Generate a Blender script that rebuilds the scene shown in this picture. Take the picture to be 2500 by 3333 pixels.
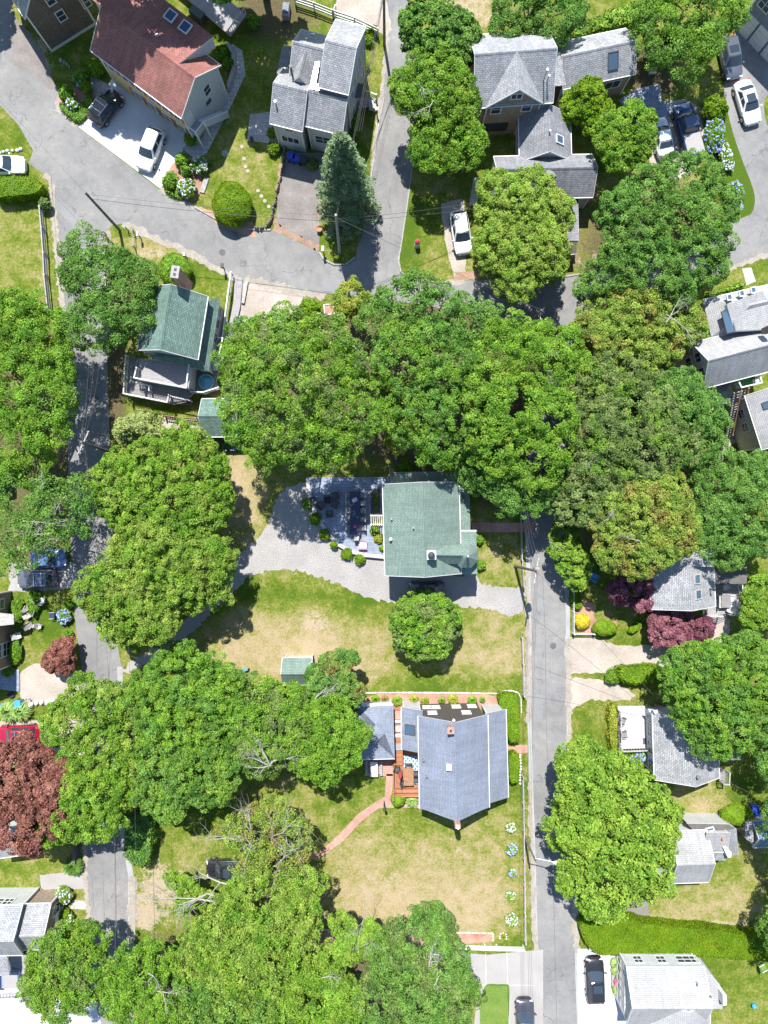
import bpy, bmesh, math, random
import numpy as np
from mathutils import Vector, Matrix
R = math.radians
scene = bpy.context.scene
for o in list(bpy.data.objects): bpy.data.objects.remove(o)
COL = scene.collection

# ------------------------------------------------------------- camera, sky, sun, exposure
H = 72.25                                    # flying height of the drone over the ground
cam_d = bpy.data.cameras.new('camera'); cam = bpy.data.objects.new('camera', cam_d); COL.objects.link(cam)
cam.location = (0, 0, H); cam.rotation_euler = (0, 0, 0)
cam_d.sensor_fit = 'VERTICAL'; cam_d.sensor_height = 34.6; cam_d.sensor_width = 34.6; cam_d.lens = 24.0
cam_d.clip_start = 0.5; cam_d.clip_end = 3000
scene.camera = cam
scene.render.resolution_x = 768; scene.render.resolution_y = 1024

SUN_EL = R(59.0)
SH = Vector((0.185, -0.983))                 # the way shadows fall on the ground
world = bpy.data.worlds.new("World"); scene.world = world; world.use_nodes = True
wn = world.node_tree; wn.nodes.clear()
wo = wn.nodes.new('ShaderNodeOutputWorld'); wb = wn.nodes.new('ShaderNodeBackground'); sky = wn.nodes.new('ShaderNodeTexSky')
sky.sky_type = 'NISHITA'; sky.sun_disc = False; sky.sun_elevation = SUN_EL; sky.ozone_density = 3.5; sky.dust_density = .4; sky.air_density = 1.3
sky.sun_rotation = math.atan2(-SH.x, -SH.y)
wb.inputs['Strength'].default_value = 0.105
wn.links.new(sky.outputs[0], wb.inputs['Color']); wn.links.new(wb.outputs[0], wo.inputs['Surface'])
sun_d = bpy.data.lights.new('sun', 'SUN'); sun = bpy.data.objects.new('sun', sun_d); COL.objects.link(sun)
sun_d.energy = 5.0; sun_d.angle = R(0.5); sun_d.color = (1.0, 0.965, 0.91)
sun.rotation_euler = Vector((SH.x*math.cos(SUN_EL), SH.y*math.cos(SUN_EL), -math.sin(SUN_EL))).to_track_quat('-Z', 'Y').to_euler()
sun.location = (-8, 40, 60)
scene.view_settings.view_transform = 'Standard'; scene.view_settings.look = 'None'
scene.view_settings.exposure = 0.90; scene.view_settings.gamma = 1.0
scene.render.engine = 'CYCLES'

# ------------------------------------------------------------- measuring
def P(t, x, y, z=0.0):
    """ground plan point seen at a spot of the survey tiles, for something z metres up"""
    if t == 'D': px, py = x*1.50693, y*1.50693
    else:
        px = 'ABC'.index(t[0])*833 + x*0.50271; py = (int(t[1])-1)*833 + y*0.50271
    k = (H-z)/H/32.0
    return Vector(((px-1250.0)*k, (1666.5-py)*k))
def P3(t, x, y, z=0.0):
    p = P(t, x, y, z); return Vector((p.x, p.y, z))

# ------------------------------------------------------------- mesh builder
class MB:
    def __init__(s): s.v = []; s.f = []; s.m = []; s.s = []
    def add(s, vs, fs, m=0, smooth=False):
        b = len(s.v); s.v += [tuple(v) for v in vs]
        for i, f in enumerate(fs):
            s.f.append(tuple(b+k for k in f)); s.m.append(m[i] if isinstance(m, (list, tuple)) else m); s.s.append(smooth)
        return s
    def box(s, c, d, rz=0.0, m=0, M=None):
        x, y, z = d[0]/2, d[1]/2, d[2]/2
        vs = [Vector((i*x, j*y, k*z)) for k in (-1, 1) for j in (-1, 1) for i in (-1, 1)]
        T = M if M is not None else Matrix.Rotation(rz, 3, 'Z')
        c = Vector(c); vs = [c + T @ v for v in vs]
        return s.add(vs, [(0,2,3,1),(4,5,7,6),(0,1,5,4),(2,6,7,3),(0,4,6,2),(1,3,7,5)], m)
    def beam(s, p0, p1, w, h, m=0):
        p0, p1 = Vector(p0), Vector(p1); d = p1-p0; L = d.length
        if L < 1e-5: return s
        d /= L; up = Vector((0,0,1)) if abs(d.z) < .95 else Vector((1,0,0))
        y = up.cross(d).normalized(); z = d.cross(y)
        return s.box((p0+p1)/2, (L, w, h), m=m, M=Matrix((d, y, z)).transposed())
    def cyl(s, p0, p1, r0, r1=None, n=10, m=0, smooth=True, caps=True):
        if r1 is None: r1 = r0
        p0, p1 = Vector(p0), Vector(p1); d = (p1-p0)
        if d.length < 1e-6: return s
        d.normalize(); a = d.orthogonal().normalized(); b = d.cross(a)
        vs = []
        for p, r in ((p0, r0), (p1, r1)):
            for i in range(n):
                t = 2*math.pi*i/n; vs.append(p + (a*math.cos(t)+b*math.sin(t))*r)
        s.add(vs, [(i, (i+1) % n, n+(i+1) % n, n+i) for i in range(n)], m, smooth)
        if caps: s.add(vs[n:], [tuple(range(n))], m); s.add(vs[:n], [tuple(reversed(range(n)))], m)
        return s
    def lathe(s, c, prof, n=14, m=0, smooth=True):
        c = Vector(c); vs = []
        for r, z in prof:
            for i in range(n):
                t = 2*math.pi*i/n; vs.append(c+Vector((r*math.cos(t), r*math.sin(t), z)))
        fs = []
        for k in range(len(prof)-1):
            for i in range(n): fs.append((k*n+i, k*n+(i+1) % n, (k+1)*n+(i+1) % n, (k+1)*n+i))
        s.add(vs, fs, m, smooth)
        s.add(vs[-n:], [tuple(range(n))], m); s.add(vs[:n], [tuple(reversed(range(n)))], m)
        return s
    def ball(s, c, r, n=10, m=0, k=6):
        if not hasattr(r, '__len__'): r = (r, r, r)
        c = Vector(c); vs = [c+Vector((0,0,-r[2]))]
        for j in range(1, k):
            a = -math.pi/2+math.pi*j/k
            for i in range(n):
                t = 2*math.pi*i/n; vs.append(c+Vector((r[0]*math.cos(a)*math.cos(t), r[1]*math.cos(a)*math.sin(t), r[2]*math.sin(a))))
        vs.append(c+Vector((0,0,r[2]))); top = len(vs)-1; fs = []
        for i in range(n):
            fs.append((0, 1+(i+1) % n, 1+i)); fs.append((top, 1+(k-2)*n+i, 1+(k-2)*n+(i+1) % n))
            for j in range(k-2): fs.append((1+j*n+i, 1+j*n+(i+1) % n, 1+(j+1)*n+(i+1) % n, 1+(j+1)*n+i))
        return s.add(vs, fs, m, True)
    def prism(s, poly, z0, z1, mt=0, ms=None, bottom=True):
        """poly: plan points (ccw or cw); z1 a number or a list"""
        if ms is None: ms = mt
        n = len(poly); area = sum(poly[i][0]*poly[(i+1) % n][1]-poly[(i+1) % n][0]*poly[i][1] for i in range(n))
        zt = list(z1) if hasattr(z1, '__len__') else [z1]*n
        zb = list(z0) if hasattr(z0, '__len__') else [z0]*n
        pts = [(p[0], p[1]) for p in poly]
        if area < 0: pts.reverse(); zt.reverse(); zb.reverse()
        top = [(pts[i][0], pts[i][1], zt[i]) for i in range(n)]; bot = [(pts[i][0], pts[i][1], zb[i]) for i in range(n)]
        s.add(top, [tuple(range(n))], mt)
        s.add(bot+top, [(i, (i+1) % n, n+(i+1) % n, n+i) for i in range(n)], ms)
        if bottom: s.add(bot, [tuple(reversed(range(n)))], ms)
        return s
    def build(s, name, mats, parent=None, ang=0.0, loc=None):
        if not isinstance(mats, (list, tuple)): mats = [mats]
        off = Vector((0,0,0))
        if parent is not None and parent.get('_w'): off = Vector(parent.location)
        if loc is not None: off = Vector(loc)
        me = bpy.data.meshes.new(name)
        me.from_pydata([(v[0]-off.x, v[1]-off.y, v[2]-off.z) for v in s.v], [], s.f)
        for m in mats: me.materials.append(m)
        me.polygons.foreach_set('material_index', s.m); me.polygons.foreach_set('use_smooth', s.s)
        uv = me.uv_layers.new(name='UVMap'); ca, sa = math.cos(ang), math.sin(ang)
        Z = Vector((0,0,1)); data = np.zeros((len(me.loops), 2), dtype=np.float32)
        for p in me.polygons:
            n = p.normal
            if abs(n.z) > .995: u = Vector((ca, sa, 0)); v = Vector((-sa, ca, 0))
            else: u = Z.cross(n).normalized(); v = n.cross(u)
            for li in p.loop_indices:
                c = me.vertices[me.loops[li].vertex_index].co; data[li] = (c.dot(u), c.dot(v))
        uv.data.foreach_set('uv', data.ravel())
        me.update()
        o = bpy.data.objects.new(name, me); COL.objects.link(o)
        if parent is not None: o.parent = parent
        if loc is not None: o.location = loc
        return o

def tag(o, label, cat, group=None):
    o['label'] = label; o['category'] = cat
    if group: o['group'] = group
    return o
def thing(name, label, cat, loc, rz=0.0, group=None, world=False):
    o = bpy.data.objects.new(name, None); COL.objects.link(o); o.empty_display_size = .3
    o.location = loc; o.rotation_euler = (0, 0, rz); tag(o, label, cat, group)
    if world: o['_w'] = 1
    return o
def struct(o): o['kind'] = 'structure'; return o
def dup(root, loc, rz, label, group=None):
    r = root.copy(); COL.objects.link(r); r.location = loc; r.rotation_euler = (0, 0, rz); r['label'] = label
    if group: r['group'] = group
    for ch in list(root.children):
        c = ch.copy(); COL.objects.link(c); c.parent = r
        for g in list(ch.children):
            d = g.copy(); COL.objects.link(d); d.parent = c
    return r

# ------------------------------------------------------------- materials
def newmat(name):
    m = bpy.data.materials.new(name); m.use_nodes = True; nt = m.node_tree
    return m, nt, nt.nodes['Principled BSDF']
def N(nt, t, **kw):
    n = nt.nodes.new(t)
    for k, v in kw.items():
        if k in n.inputs.keys(): n.inputs[k].default_value = v
        else: setattr(n, k, v)
    return n
def c4(c): return (c[0], c[1], c[2], 1)
def mixc(nt, fac, a, b, bt='MIX'):
    n = nt.nodes.new('ShaderNodeMix'); n.data_type = 'RGBA'; n.blend_type = bt
    for s, v in ((0, fac), (6, a), (7, b)):
        if isinstance(v, bpy.types.NodeSocket): nt.links.new(v, n.inputs[s])
        else: n.inputs[s].default_value = v if s == 0 else c4(v)
    return n.outputs[2]
def noise(nt, scale, detail=3.0, rough=.55, coord=None):
    if coord is None: coord = nt.nodes.new('ShaderNodeNewGeometry').outputs['Position']
    n = N(nt, 'ShaderNodeTexNoise', Scale=scale, Detail=detail, Roughness=rough)
    nt.links.new(coord, n.inputs['Vector']); return n.outputs['Fac']
def ramp(nt, fac, stops):
    r = nt.nodes.new('ShaderNodeValToRGB'); e = r.color_ramp.elements
    while len(e) < len(stops): e.new(.5)
    for i, (p, c) in enumerate(stops): e[i].position = p; e[i].color = c4(c)
    nt.links.new(fac, r.inputs[0]); return r.outputs[0]
def mth(nt, op, a, b=0.0, clamp=False):
    n = nt.nodes.new('ShaderNodeMath'); n.operation = op; n.use_clamp = clamp
    for i, v in enumerate((a, b)):
        if isinstance(v, bpy.types.NodeSocket): nt.links.new(v, n.inputs[i])
        else: n.inputs[i].default_value = v
    return n.outputs[0]
def plain(name, c, rough=.6, metal=0.0, var=.12, scale=3.0):
    m, nt, b = newmat(name)
    f = noise(nt, scale, 4)
    k = [x*(1-var) for x in c]; l = [min(1, x*(1+var)) for x in c]
    nt.links.new(ramp(nt, f, [(.3, k), (.7, l)]), b.inputs['Base Color'])
    b.inputs['Roughness'].default_value = rough; b.inputs['Metallic'].default_value = metal
    return m
def ground_mat(name, c1, c2, c3=None, s1=.35, s2=6.0, fine=.25, rough=.95, bump=.0):
    m, nt, b = newmat(name)
    a = noise(nt, s1, 5, .62); d = noise(nt, s2, 4, .7)
    col = ramp(nt, a, [(.32, c1), (.52, c2)] + ([(.72, c3)] if c3 else []))
    e = ramp(nt, d, [(.3, (1-fine,)*3), (.7, (1+fine,)*3)])
    nt.links.new(mixc(nt, 1.0, col, e, 'MULTIPLY'), b.inputs['Base Color'])
    b.inputs['Roughness'].default_value = rough
    return m
def courses(name, ca, cb, gap, row=.19, wid=.33, mortar=.016, stain=.25, rough=.9, s1=.5, offset=.5, bias=0.0, fine=.18):
    """rows of shingles / bricks / boards laid along the metric UVs of a face"""
    m, nt, b = newmat(name)
    uv = nt.nodes.new('ShaderNodeUVMap').outputs[0]
    br = N(nt, 'ShaderNodeTexBrick', Scale=1.0)
    br.inputs['Color1'].default_value = c4(ca); br.inputs['Color2'].default_value = c4(cb); br.inputs['Mortar'].default_value = c4(gap)
    br.inputs['Mortar Size'].default_value = mortar; br.inputs['Mortar Smooth'].default_value = .3; br.inputs['Bias'].default_value = bias
    br.inputs['Brick Width'].default_value = wid; br.inputs['Row Height'].default_value = row
    br.offset = offset; nt.links.new(uv, br.inputs['Vector'])
    st = ramp(nt, noise(nt, s1, 5, .6), [(.3, (1-stain,)*3), (.7, (1+stain*.5,)*3)])
    mp = nt.nodes.new('ShaderNodeMapping'); mp.inputs['Scale'].default_value = (2.6, .22, 1); nt.links.new(uv, mp.inputs['Vector'])
    x0 = ramp(nt, noise(nt, 1.0, 5, .65, mp.outputs[0]), [(.34, (1-stain*.8,)*3), (.66, (1+stain*.35,)*3)])
    fn = ramp(nt, noise(nt, 9.0, 3, .7), [(.3, (1-fine,)*3), (.7, (1+fine,)*3)])
    x = mixc(nt, 1.0, mixc(nt, 1.0, br.outputs['Color'], st, 'MULTIPLY'), x0, 'MULTIPLY')
    nt.links.new(mixc(nt, 1.0, x, fn, 'MULTIPLY'), b.inputs['Base Color'])
    b.inputs['Roughness'].default_value = rough
    return m
LEAF_GAIN = 1.65
def leafmat(name, dark, mid, light, trans=.2, rough=.5):
    m, nt, b = newmat(name)
    at = N(nt, 'ShaderNodeAttribute', attribute_name='tint')
    dark, mid, light = [[min(.9, x*LEAF_GAIN) for x in c] for c in (dark, mid, light)]
    col = ramp(nt, at.outputs['Fac'], [(.12, dark), (.5, mid), (.9, light)])
    hs = nt.nodes.new('ShaderNodeHueSaturation')
    big = noise(nt, .45, 3)
    nt.links.new(mth(nt, 'ADD', mth(nt, 'MULTIPLY', big, .05), .475), hs.inputs['Hue'])
    nt.links.new(mth(nt, 'ADD', mth(nt, 'MULTIPLY', noise(nt, .8, 3), .7), .65), hs.inputs['Value'])
    nt.links.new(col, hs.inputs['Color'])
    nt.links.new(hs.outputs[0], b.inputs['Base Color']); b.inputs['Roughness'].default_value = rough
    b.inputs['Specular IOR Level'].default_value = .12
    tr = nt.nodes.new('ShaderNodeBsdfTranslucent'); nt.links.new(hs.outputs[0], tr.inputs['Color'])
    mx = nt.nodes.new('ShaderNodeMixShader'); mx.inputs[0].default_value = trans
    nt.links.new(b.outputs[0], mx.inputs[1]); nt.links.new(tr.outputs[0], mx.inputs[2])
    nt.links.new(mx.outputs[0], nt.nodes['Material Output'].inputs['Surface'])
    return m
def gloss(name, c, rough=.25, coat=.6, metal=0.0, var=.03):
    m = plain(name, c, rough, metal, var, 1.5); b = m.node_tree.nodes['Principled BSDF']
    b.inputs['Coat Weight'].default_value = coat; b.inputs['Coat Roughness'].default_value = .06
    return m

M = {}
def asphalt_mat():
    m, nt, b = newmat('asphalt')
    a, d, f, w = noise(nt, .16, 5, .6), noise(nt, 1.3, 5, .7), noise(nt, 9, 3, .8), noise(nt, .7, 4)
    col = ramp(nt, a, [(.34, (.162,.161,.160)), (.5, (.194,.192,.189)), (.66, (.226,.222,.216))])
    col = mixc(nt, 1.0, col, ramp(nt, d, [(.3, (.86,.86,.86)), (.7, (1.13,1.125,1.11))]), 'MULTIPLY')
    col = mixc(nt, 1.0, col, ramp(nt, f, [(.3, (.84,.84,.84)), (.7, (1.16,1.16,1.16))]), 'MULTIPLY')
    # sealed cracks that wander, only here and there
    pos = nt.nodes.new('ShaderNodeNewGeometry').outputs['Position']; wob = N(nt, 'ShaderNodeTexNoise', Scale=.9, Detail=4.0); nt.links.new(pos, wob.inputs['Vector'])
    va = nt.nodes.new('ShaderNodeVectorMath'); va.operation = 'MULTIPLY_ADD'; nt.links.new(wob.outputs['Color'], va.inputs[0]); va.inputs[1].default_value = (2.2, 2.2, 0); nt.links.new(pos, va.inputs[2])
    vo = N(nt, 'ShaderNodeTexVoronoi', Scale=.23); vo.feature = 'DISTANCE_TO_EDGE'; nt.links.new(va.outputs[0], vo.inputs['Vector'])
    line = mth(nt, 'MULTIPLY', ramp(nt, vo.outputs['Distance'], [(.004, (1,1,1)), (.010, (0,0,0))]), ramp(nt, w, [(.46, (0,0,0)), (.54, (.6,.6,.6))]))
    col = mixc(nt, line, col, (.085,.085,.088))
    sandy = mth(nt, 'MULTIPLY', ramp(nt, noise(nt, .45, 6, .7), [(.60, (0,0,0)), (.72, (1,1,1))]), .35)
    nt.links.new(mixc(nt, sandy, col, (.33,.315,.29)), b.inputs['Base Color']); b.inputs['Roughness'].default_value = .95; return m
M['asphalt'] = asphalt_mat()
M['smooth_asphalt'] = ground_mat('asphalt', (.185,.185,.188), (.212,.212,.214), (.24,.239,.238), .22, 6.0, .10)
M['asphalt_seam'] = plain('asphalt_seam', (.10,.10,.105), .9, 0, .3, 8)
M['old_asphalt'] = ground_mat('old_asphalt', (.15,.135,.125), (.19,.172,.16), (.25,.22,.20), .6, 5.0, .2)
M['gravel'] = ground_mat('gravel', (.25,.238,.228), (.29,.277,.265), (.335,.318,.302), .35, 9.0, .38)
M['sand'] = ground_mat('sand', (.29,.25,.205), (.355,.31,.265), (.41,.365,.32), .4, 5.0, .17)
M['dirt'] = ground_mat('dirt', (.33,.24,.17), (.43,.33,.25), (.50,.40,.31), .5, 6.0, .2)
M['mulch'] = ground_mat('mulch', (.25,.13,.09), (.36,.21,.15), (.42,.27,.2), .6, 7.0, .25)
M['concrete'] = ground_mat('concrete', (.275,.262,.25), (.31,.296,.283), (.335,.32,.305), .3, 6.0, .06)
M['white_concrete'] = ground_mat('white_concrete', (.43,.435,.44), (.50,.50,.50), (.55,.55,.545), .6, 7.0, .09)
M['needle_litter'] = ground_mat('needle_litter', (.22,.14,.10), (.28,.18,.125), (.34,.24,.17), .9, 7.0, .25)
M['bluestone'] = courses('bluestone', (.21,.25,.325), (.29,.325,.40), (.13,.155,.205), .28, .5, .012, .2)  # blue-grey stone, made bluer to carry the shade over the patio
M['flagstone'] = courses('flagstone', (.42,.41,.40), (.52,.49,.46), (.3,.28,.26), .45, .6, .03, .2)
M['brick_path'] = courses('brick_path', (.44,.21,.155), (.52,.29,.23), (.36,.25,.21), .11, .22, .012, .25)
M['brick'] = courses('brick', (.36,.16,.11), (.46,.24,.17), (.38,.32,.28), .08, .22, .012, .2)
M['stone'] = plain('stone', (.29,.28,.265), .9, 0, .25, 4)
M['white_stone'] = plain('white_stone', (.68,.67,.64), .9, 0, .2, 4)
def rf(n, a, b, g, st=.18, row=.165): M[n] = courses(n, [x*1.22 for x in a], [x*1.22 for x in b], [x*.95 for x in g], row, .30, .022, st+.06, fine=.2)
rf('roof_grey', (.22,.226,.236), (.33,.334,.345), (.155,.16,.168), .14)
rf('roof_slate', (.17,.175,.19), (.245,.25,.265), (.12,.125,.135))
rf('roof_light', (.255,.255,.258), (.305,.303,.302), (.215,.215,.218), .12)
rf('roof_blue', (.160,.182,.230), (.190,.214,.265), (.145,.167,.21), .1)
rf('roof_green', (.085,.145,.122), (.15,.222,.188), (.06,.105,.09), .12)
rf('roof_sage', (.125,.178,.152), (.165,.225,.195), (.10,.145,.125), .1)
rf('roof_red', (.235,.095,.08), (.29,.128,.108), (.16,.065,.055), .2)
rf('roof_white', (.27,.27,.272), (.31,.308,.306), (.24,.24,.24), .08)
rf('roof_blueshed', (.10,.17,.28), (.15,.23,.36), (.07,.12,.2), .12)
M['roof_dark'] = plain('roof_dark', (.105,.098,.095), .85, 0, .15, 2)
M['roof_metal'] = plain('roof_metal', (.55,.56,.57), .35, .85, .1, 1)
M['clap_white'] = courses('clap_white', (.45,.47,.49), (.50,.515,.53), (.36,.38,.40), .13, 5.0, .012, .08)
M['clap_grey'] = courses('clap_grey', (.45,.455,.46), (.50,.505,.51), (.32,.325,.33), .13, 5.0, .012, .1)
M['clap_cream'] = courses('clap_cream', (.50,.475,.40), (.55,.52,.44), (.38,.36,.31), .13, 5.0, .012, .1)
M['clap_dark'] = courses('clap_dark', (.075,.062,.056), (.095,.08,.072), (.045,.038,.035), .13, 5.0, .012, .1)
M['clap_yellow'] = courses('clap_yellow', (.55,.40,.17), (.60,.44,.20), (.42,.30,.13), .13, 5.0, .012, .1)
M['clap_blue'] = courses('clap_blue', (.20,.225,.27), (.24,.265,.31), (.14,.16,.2), .13, 5.0, .012, .1)
M['shingle_tan'] = courses('shingle_tan', (.26,.20,.145), (.38,.30,.22), (.17,.13,.1), .14, .16, .014, .2)
M['shingle_brown'] = courses('shingle_brown', (.13,.105,.085), (.20,.165,.135), (.08,.065,.055), .14, .16, .014, .25)
M['trim'] = plain('trim', (.58,.58,.58), .5, 0, .05, 2)
M['white_paint'] = plain('white_paint', (.60,.60,.60), .5, 0, .07, 3)
M['deck_white'] = courses('deck_white', (.43,.42,.42), (.48,.47,.465), (.33,.32,.32), .14, 4.0, .01, .07)
M['deck_grey'] = courses('deck_grey', (.21,.20,.205), (.26,.25,.25), (.14,.135,.14), .14, 4.0, .012, .12)
M['deck_pale'] = courses('deck_pale', (.275,.26,.265), (.33,.315,.315), (.19,.18,.185), .14, 4.0, .012, .1)
M['deck_brown'] = courses('deck_brown', (.30,.125,.06), (.40,.18,.09), (.16,.06,.03), .14, 3.0, .012, .15)
M['grey_wood'] = plain('grey_wood', (.36,.345,.33), .9, 0, .25, 5)
M['dark_wood'] = plain('dark_wood', (.10,.085,.075), .85, 0, .25, 5)
M['pole_wood'] = plain('pole_wood', (.17,.15,.135), .9, 0, .3, 3)
M['brown_wood'] = plain('brown_wood', (.30,.16,.085), .6, 0, .2, 6)
M['bark'] = plain('bark', (.16,.135,.11), .95, 0, .35, 5)
M['dead_wood'] = plain('dead_wood', (.31,.295,.27), .9, 0, .2, 4)
M['glass'] = gloss('glass', (.035,.05,.07), .06, .3)
M['skylight_glass'] = gloss('skylight_glass', (.06,.11,.17), .06, .4)
M['black_metal'] = plain('black_metal', (.03,.03,.032), .5, .3, .2, 4)
M['steel'] = plain('steel', (.45,.45,.46), .35, .8, .1, 4)
M['wire'] = plain('wire', (.07,.07,.075), .6, 0, .1, 1)
M['rubber'] = plain('rubber', (.022,.022,.023), .85, 0, .2, 6)
M['charcoal'] = plain('charcoal', (.07,.07,.075), .7, 0, .2, 5)
M['blue_plastic'] = plain('blue_plastic', (.02,.06,.38), .45, 0, .1, 3)
M['teal_plastic'] = plain('teal_plastic', (.03,.35,.36), .45, 0, .1, 3)
M['sky_plastic'] = plain('sky_plastic', (.06,.30,.60), .45, 0, .1, 3)
M['red_cloth'] = plain('red_cloth', (.55,.05,.07), .8, 0, .1, 4)
M['pink_cloth'] = plain('pink_cloth', (.60,.10,.20), .8, 0, .1, 4)
M['white_cloth'] = plain('white_cloth', (.50,.49,.48), .8, 0, .06, 4)
M['terracotta'] = plain('terracotta', (.46,.19,.10), .8, 0, .12, 5)
M['navy'] = plain('navy', (.02,.03,.075), .5, 0, .1, 3)
M['pool_water'] = gloss('pool_water', (.025,.27,.36), .08, .5)
M['pool_rim'] = plain('pool_rim', (.22,.42,.34), .5, 0, .1, 4)
M['headlight'] = gloss('headlight', (.70,.72,.75), .1, .6)
M['taillight'] = gloss('taillight', (.40,.02,.02), .15, .6)
M['dark_plastic'] = plain('dark_plastic', (.035,.035,.037), .6, 0, .1, 5)
# foliage: dark / mid / light leaf colours
M['leaf_green'] = leafmat('leaf_green', (.036,.088,.008), (.082,.165,.014), (.150,.245,.028))
M['leaf_mid'] = leafmat('leaf_mid', (.030,.076,.012), (.066,.140,.021), (.122,.215,.042))
M['leaf_yellow'] = leafmat('leaf_yellow', (.055,.098,.014), (.118,.178,.026), (.20,.26,.045))
M['leaf_lime'] = leafmat('leaf_lime', (.052,.108,.012), (.108,.185,.020), (.18,.262,.038))
M['leaf_gold'] = leafmat('leaf_gold', (.075,.11,.012), (.16,.185,.022), (.27,.26,.04))
M['leaf_olive'] = leafmat('leaf_olive', (.040,.070,.018), (.084,.124,.032), (.148,.19,.062))
M['leaf_fresh'] = leafmat('leaf_fresh', (.034,.085,.016), (.068,.145,.024), (.122,.210,.044))
M['leaf_spruce'] = leafmat('leaf_spruce', (.048,.085,.040), (.100,.150,.072), (.175,.225,.118), .12, .7)
M['leaf_cedar'] = leafmat('leaf_cedar', (.09,.125,.03), (.17,.21,.065), (.26,.29,.11), .15, .7)
M['leaf_red'] = leafmat('leaf_red', (.065,.026,.019), (.14,.058,.043), (.235,.11,.083), .2)
M['leaf_purple'] = leafmat('leaf_purple', (.055,.017,.03), (.13,.045,.062), (.22,.10,.115), .2)
M['leaf_rust'] = leafmat('leaf_rust', (.075,.065,.015), (.15,.115,.03), (.22,.175,.055), .2)
M['leaf_hedge'] = leafmat('leaf_hedge', (.045,.095,.005), (.090,.158,.008), (.135,.205,.014), .2)
M['leaf_privet'] = leafmat('leaf_privet', (.050,.095,.004), (.082,.138,.005), (.105,.165,.008), .2)
M['leaf_golden_shrub'] = leafmat('leaf_golden_shrub', (.20,.165,.01), (.34,.28,.02), (.46,.38,.03), .2)
M['leaf_grass'] = leafmat('leaf_grass', (.09,.16,.04), (.17,.26,.07), (.28,.36,.13), .2)
M['petal_blue'] = leafmat('petal_blue', (.14,.18,.42), (.24,.29,.56), (.40,.46,.70), .2, .8)
M['petal_white'] = leafmat('petal_white', (.28,.32,.38), (.42,.45,.48), (.56,.58,.57), .2, .8)
M['petal_pink'] = leafmat('petal_pink', (.50,.05,.16), (.62,.09,.25), (.72,.25,.38), .2, .8)
M['green_turf'] = plain('green_turf', (.05,.22,.06), .95, 0, .15, 6)
# ------------------------------------------------------------- ground
rng = np.random.default_rng(7)
# straw-dry (+) and lush (-) patches of the turf, then bare sandy spots: x, y, rx, ry, amount
DRY = [(640,1385,175,75,.45),(760,1400,120,60,.2),(560,1400,90,60,.25),(700,1440,120,50,.30),(620,1240,120,25,.15),(560,1275,80,30,-.28),(700,1290,110,30,-.22),(800,1310,70,30,-.22),
 (1070,1400,75,70,.42),(1080,1320,40,20,.15),(950,1480,170,22,-.25),(1080,1200,40,50,.35),(830,1450,70,50,.08),(520,1080,55,100,.48),(500,1020,40,40,.45),
 (900,1900,210,110,.46),(860,1980,170,70,.28),(1000,1960,120,70,.28),(1050,1850,60,70,.12),(740,1730,80,60,-.12),(700,1790,60,60,-.05),(930,1790,60,40,-.15),(800,1820,60,50,-.05),(640,1720,60,50,.15),
 (1110,1700,20,300,-.15),(1115,1400,20,120,.05),(480,1790,90,50,-.2),(400,1740,80,60,-.25),(390,1860,60,40,.1),(690,1930,40,120,.05),
 (45,470,50,60,.15),(40,580,45,80,-.08),(90,640,30,60,.12),(20,280,40,40,-.3),(510,330,60,90,.02),(520,400,40,50,.12),(480,460,60,30,-.05),(330,545,70,40,.42),(280,500,40,15,-.2),(400,590,60,25,-.25),(440,610,30,40,-.1),
 (800,150,25,120,-.02),(785,300,12,100,-.12),(880,510,30,60,-.45),(950,560,40,50,.02),(905,450,50,30,-.3),(1270,420,30,60,.2),(1250,520,30,40,.1),
 (1010,20,60,50,.55),(1190,110,60,40,-.1),(1300,30,40,30,.1),(1590,330,40,150,-.6),(1600,450,30,40,-.6),
 (1545,605,50,18,.12),(1640,580,30,20,-.1),(1560,960,30,40,-.1),(1350,1390,40,20,-.1),(1300,1560,50,60,-.25),(1290,1600,30,30,-.2),(1420,1490,60,15,.15),
 (1560,1740,90,30,.05),(1500,1730,50,40,.3),(1450,1790,50,30,.3),(1600,1700,40,30,-.25),(1500,1960,110,50,.45),(1560,1910,50,40,.05),(1440,2000,50,30,.2),
 (1580,2120,60,70,-.12),(1620,2170,40,40,.12),(1560,2060,60,30,-.2),(50,1840,70,20,.28),(60,1880,60,16,-.1),(90,1380,30,25,-.25),(110,1340,40,25,-.4),(275,1430,14,60,.12),(170,1980,20,40,.25),(175,1900,10,20,-.2),
 (1600,1220,40,40,-.2),(1630,1260,30,60,-.1),(1340,1270,40,30,-.3),(1080,2070,60,14,-.3),(220,160,40,30,-.3)]
SOIL = [(683,1345,26,18,.7),(345,1960,65,50,.36),(370,1890,55,35,.36),(320,1920,35,50,.28),(310,1990,30,25,.4),(810,1660,14,14,.4),(945,1735,12,10,.4),(830,1900,60,22,.3),(990,1830,30,25,.3),(880,1990,90,40,.28),(740,1990,30,30,.25),(960,1990,60,30,.3),
 (70,190,30,50,.45),(88,120,25,50,.5),(1010,18,60,50,.5),(1165,1870,6,400,.3),(1133,1600,6,400,.3),(70,455,50,14,.3),(88,640,10,60,.35),(540,1195,40,14,.3),(600,1235,50,12,.3),(690,1245,60,12,.25),
 (525,1090,40,60,.3),(1270,560,40,20,.4),(985,545,26,60,.5),(1500,690,40,20,.3),(1420,790,60,40,.5),(300,540,50,20,.25),(350,560,40,20,.35),(650,1480,60,20,.35),(560,1450,40,30,.2),(1590,2000,60,10,.3),(1500,1995,160,8,.45),(1290,1450,60,20,.35),(1450,1500,60,20,.3),(480,1210,40,30,.3)]
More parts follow.
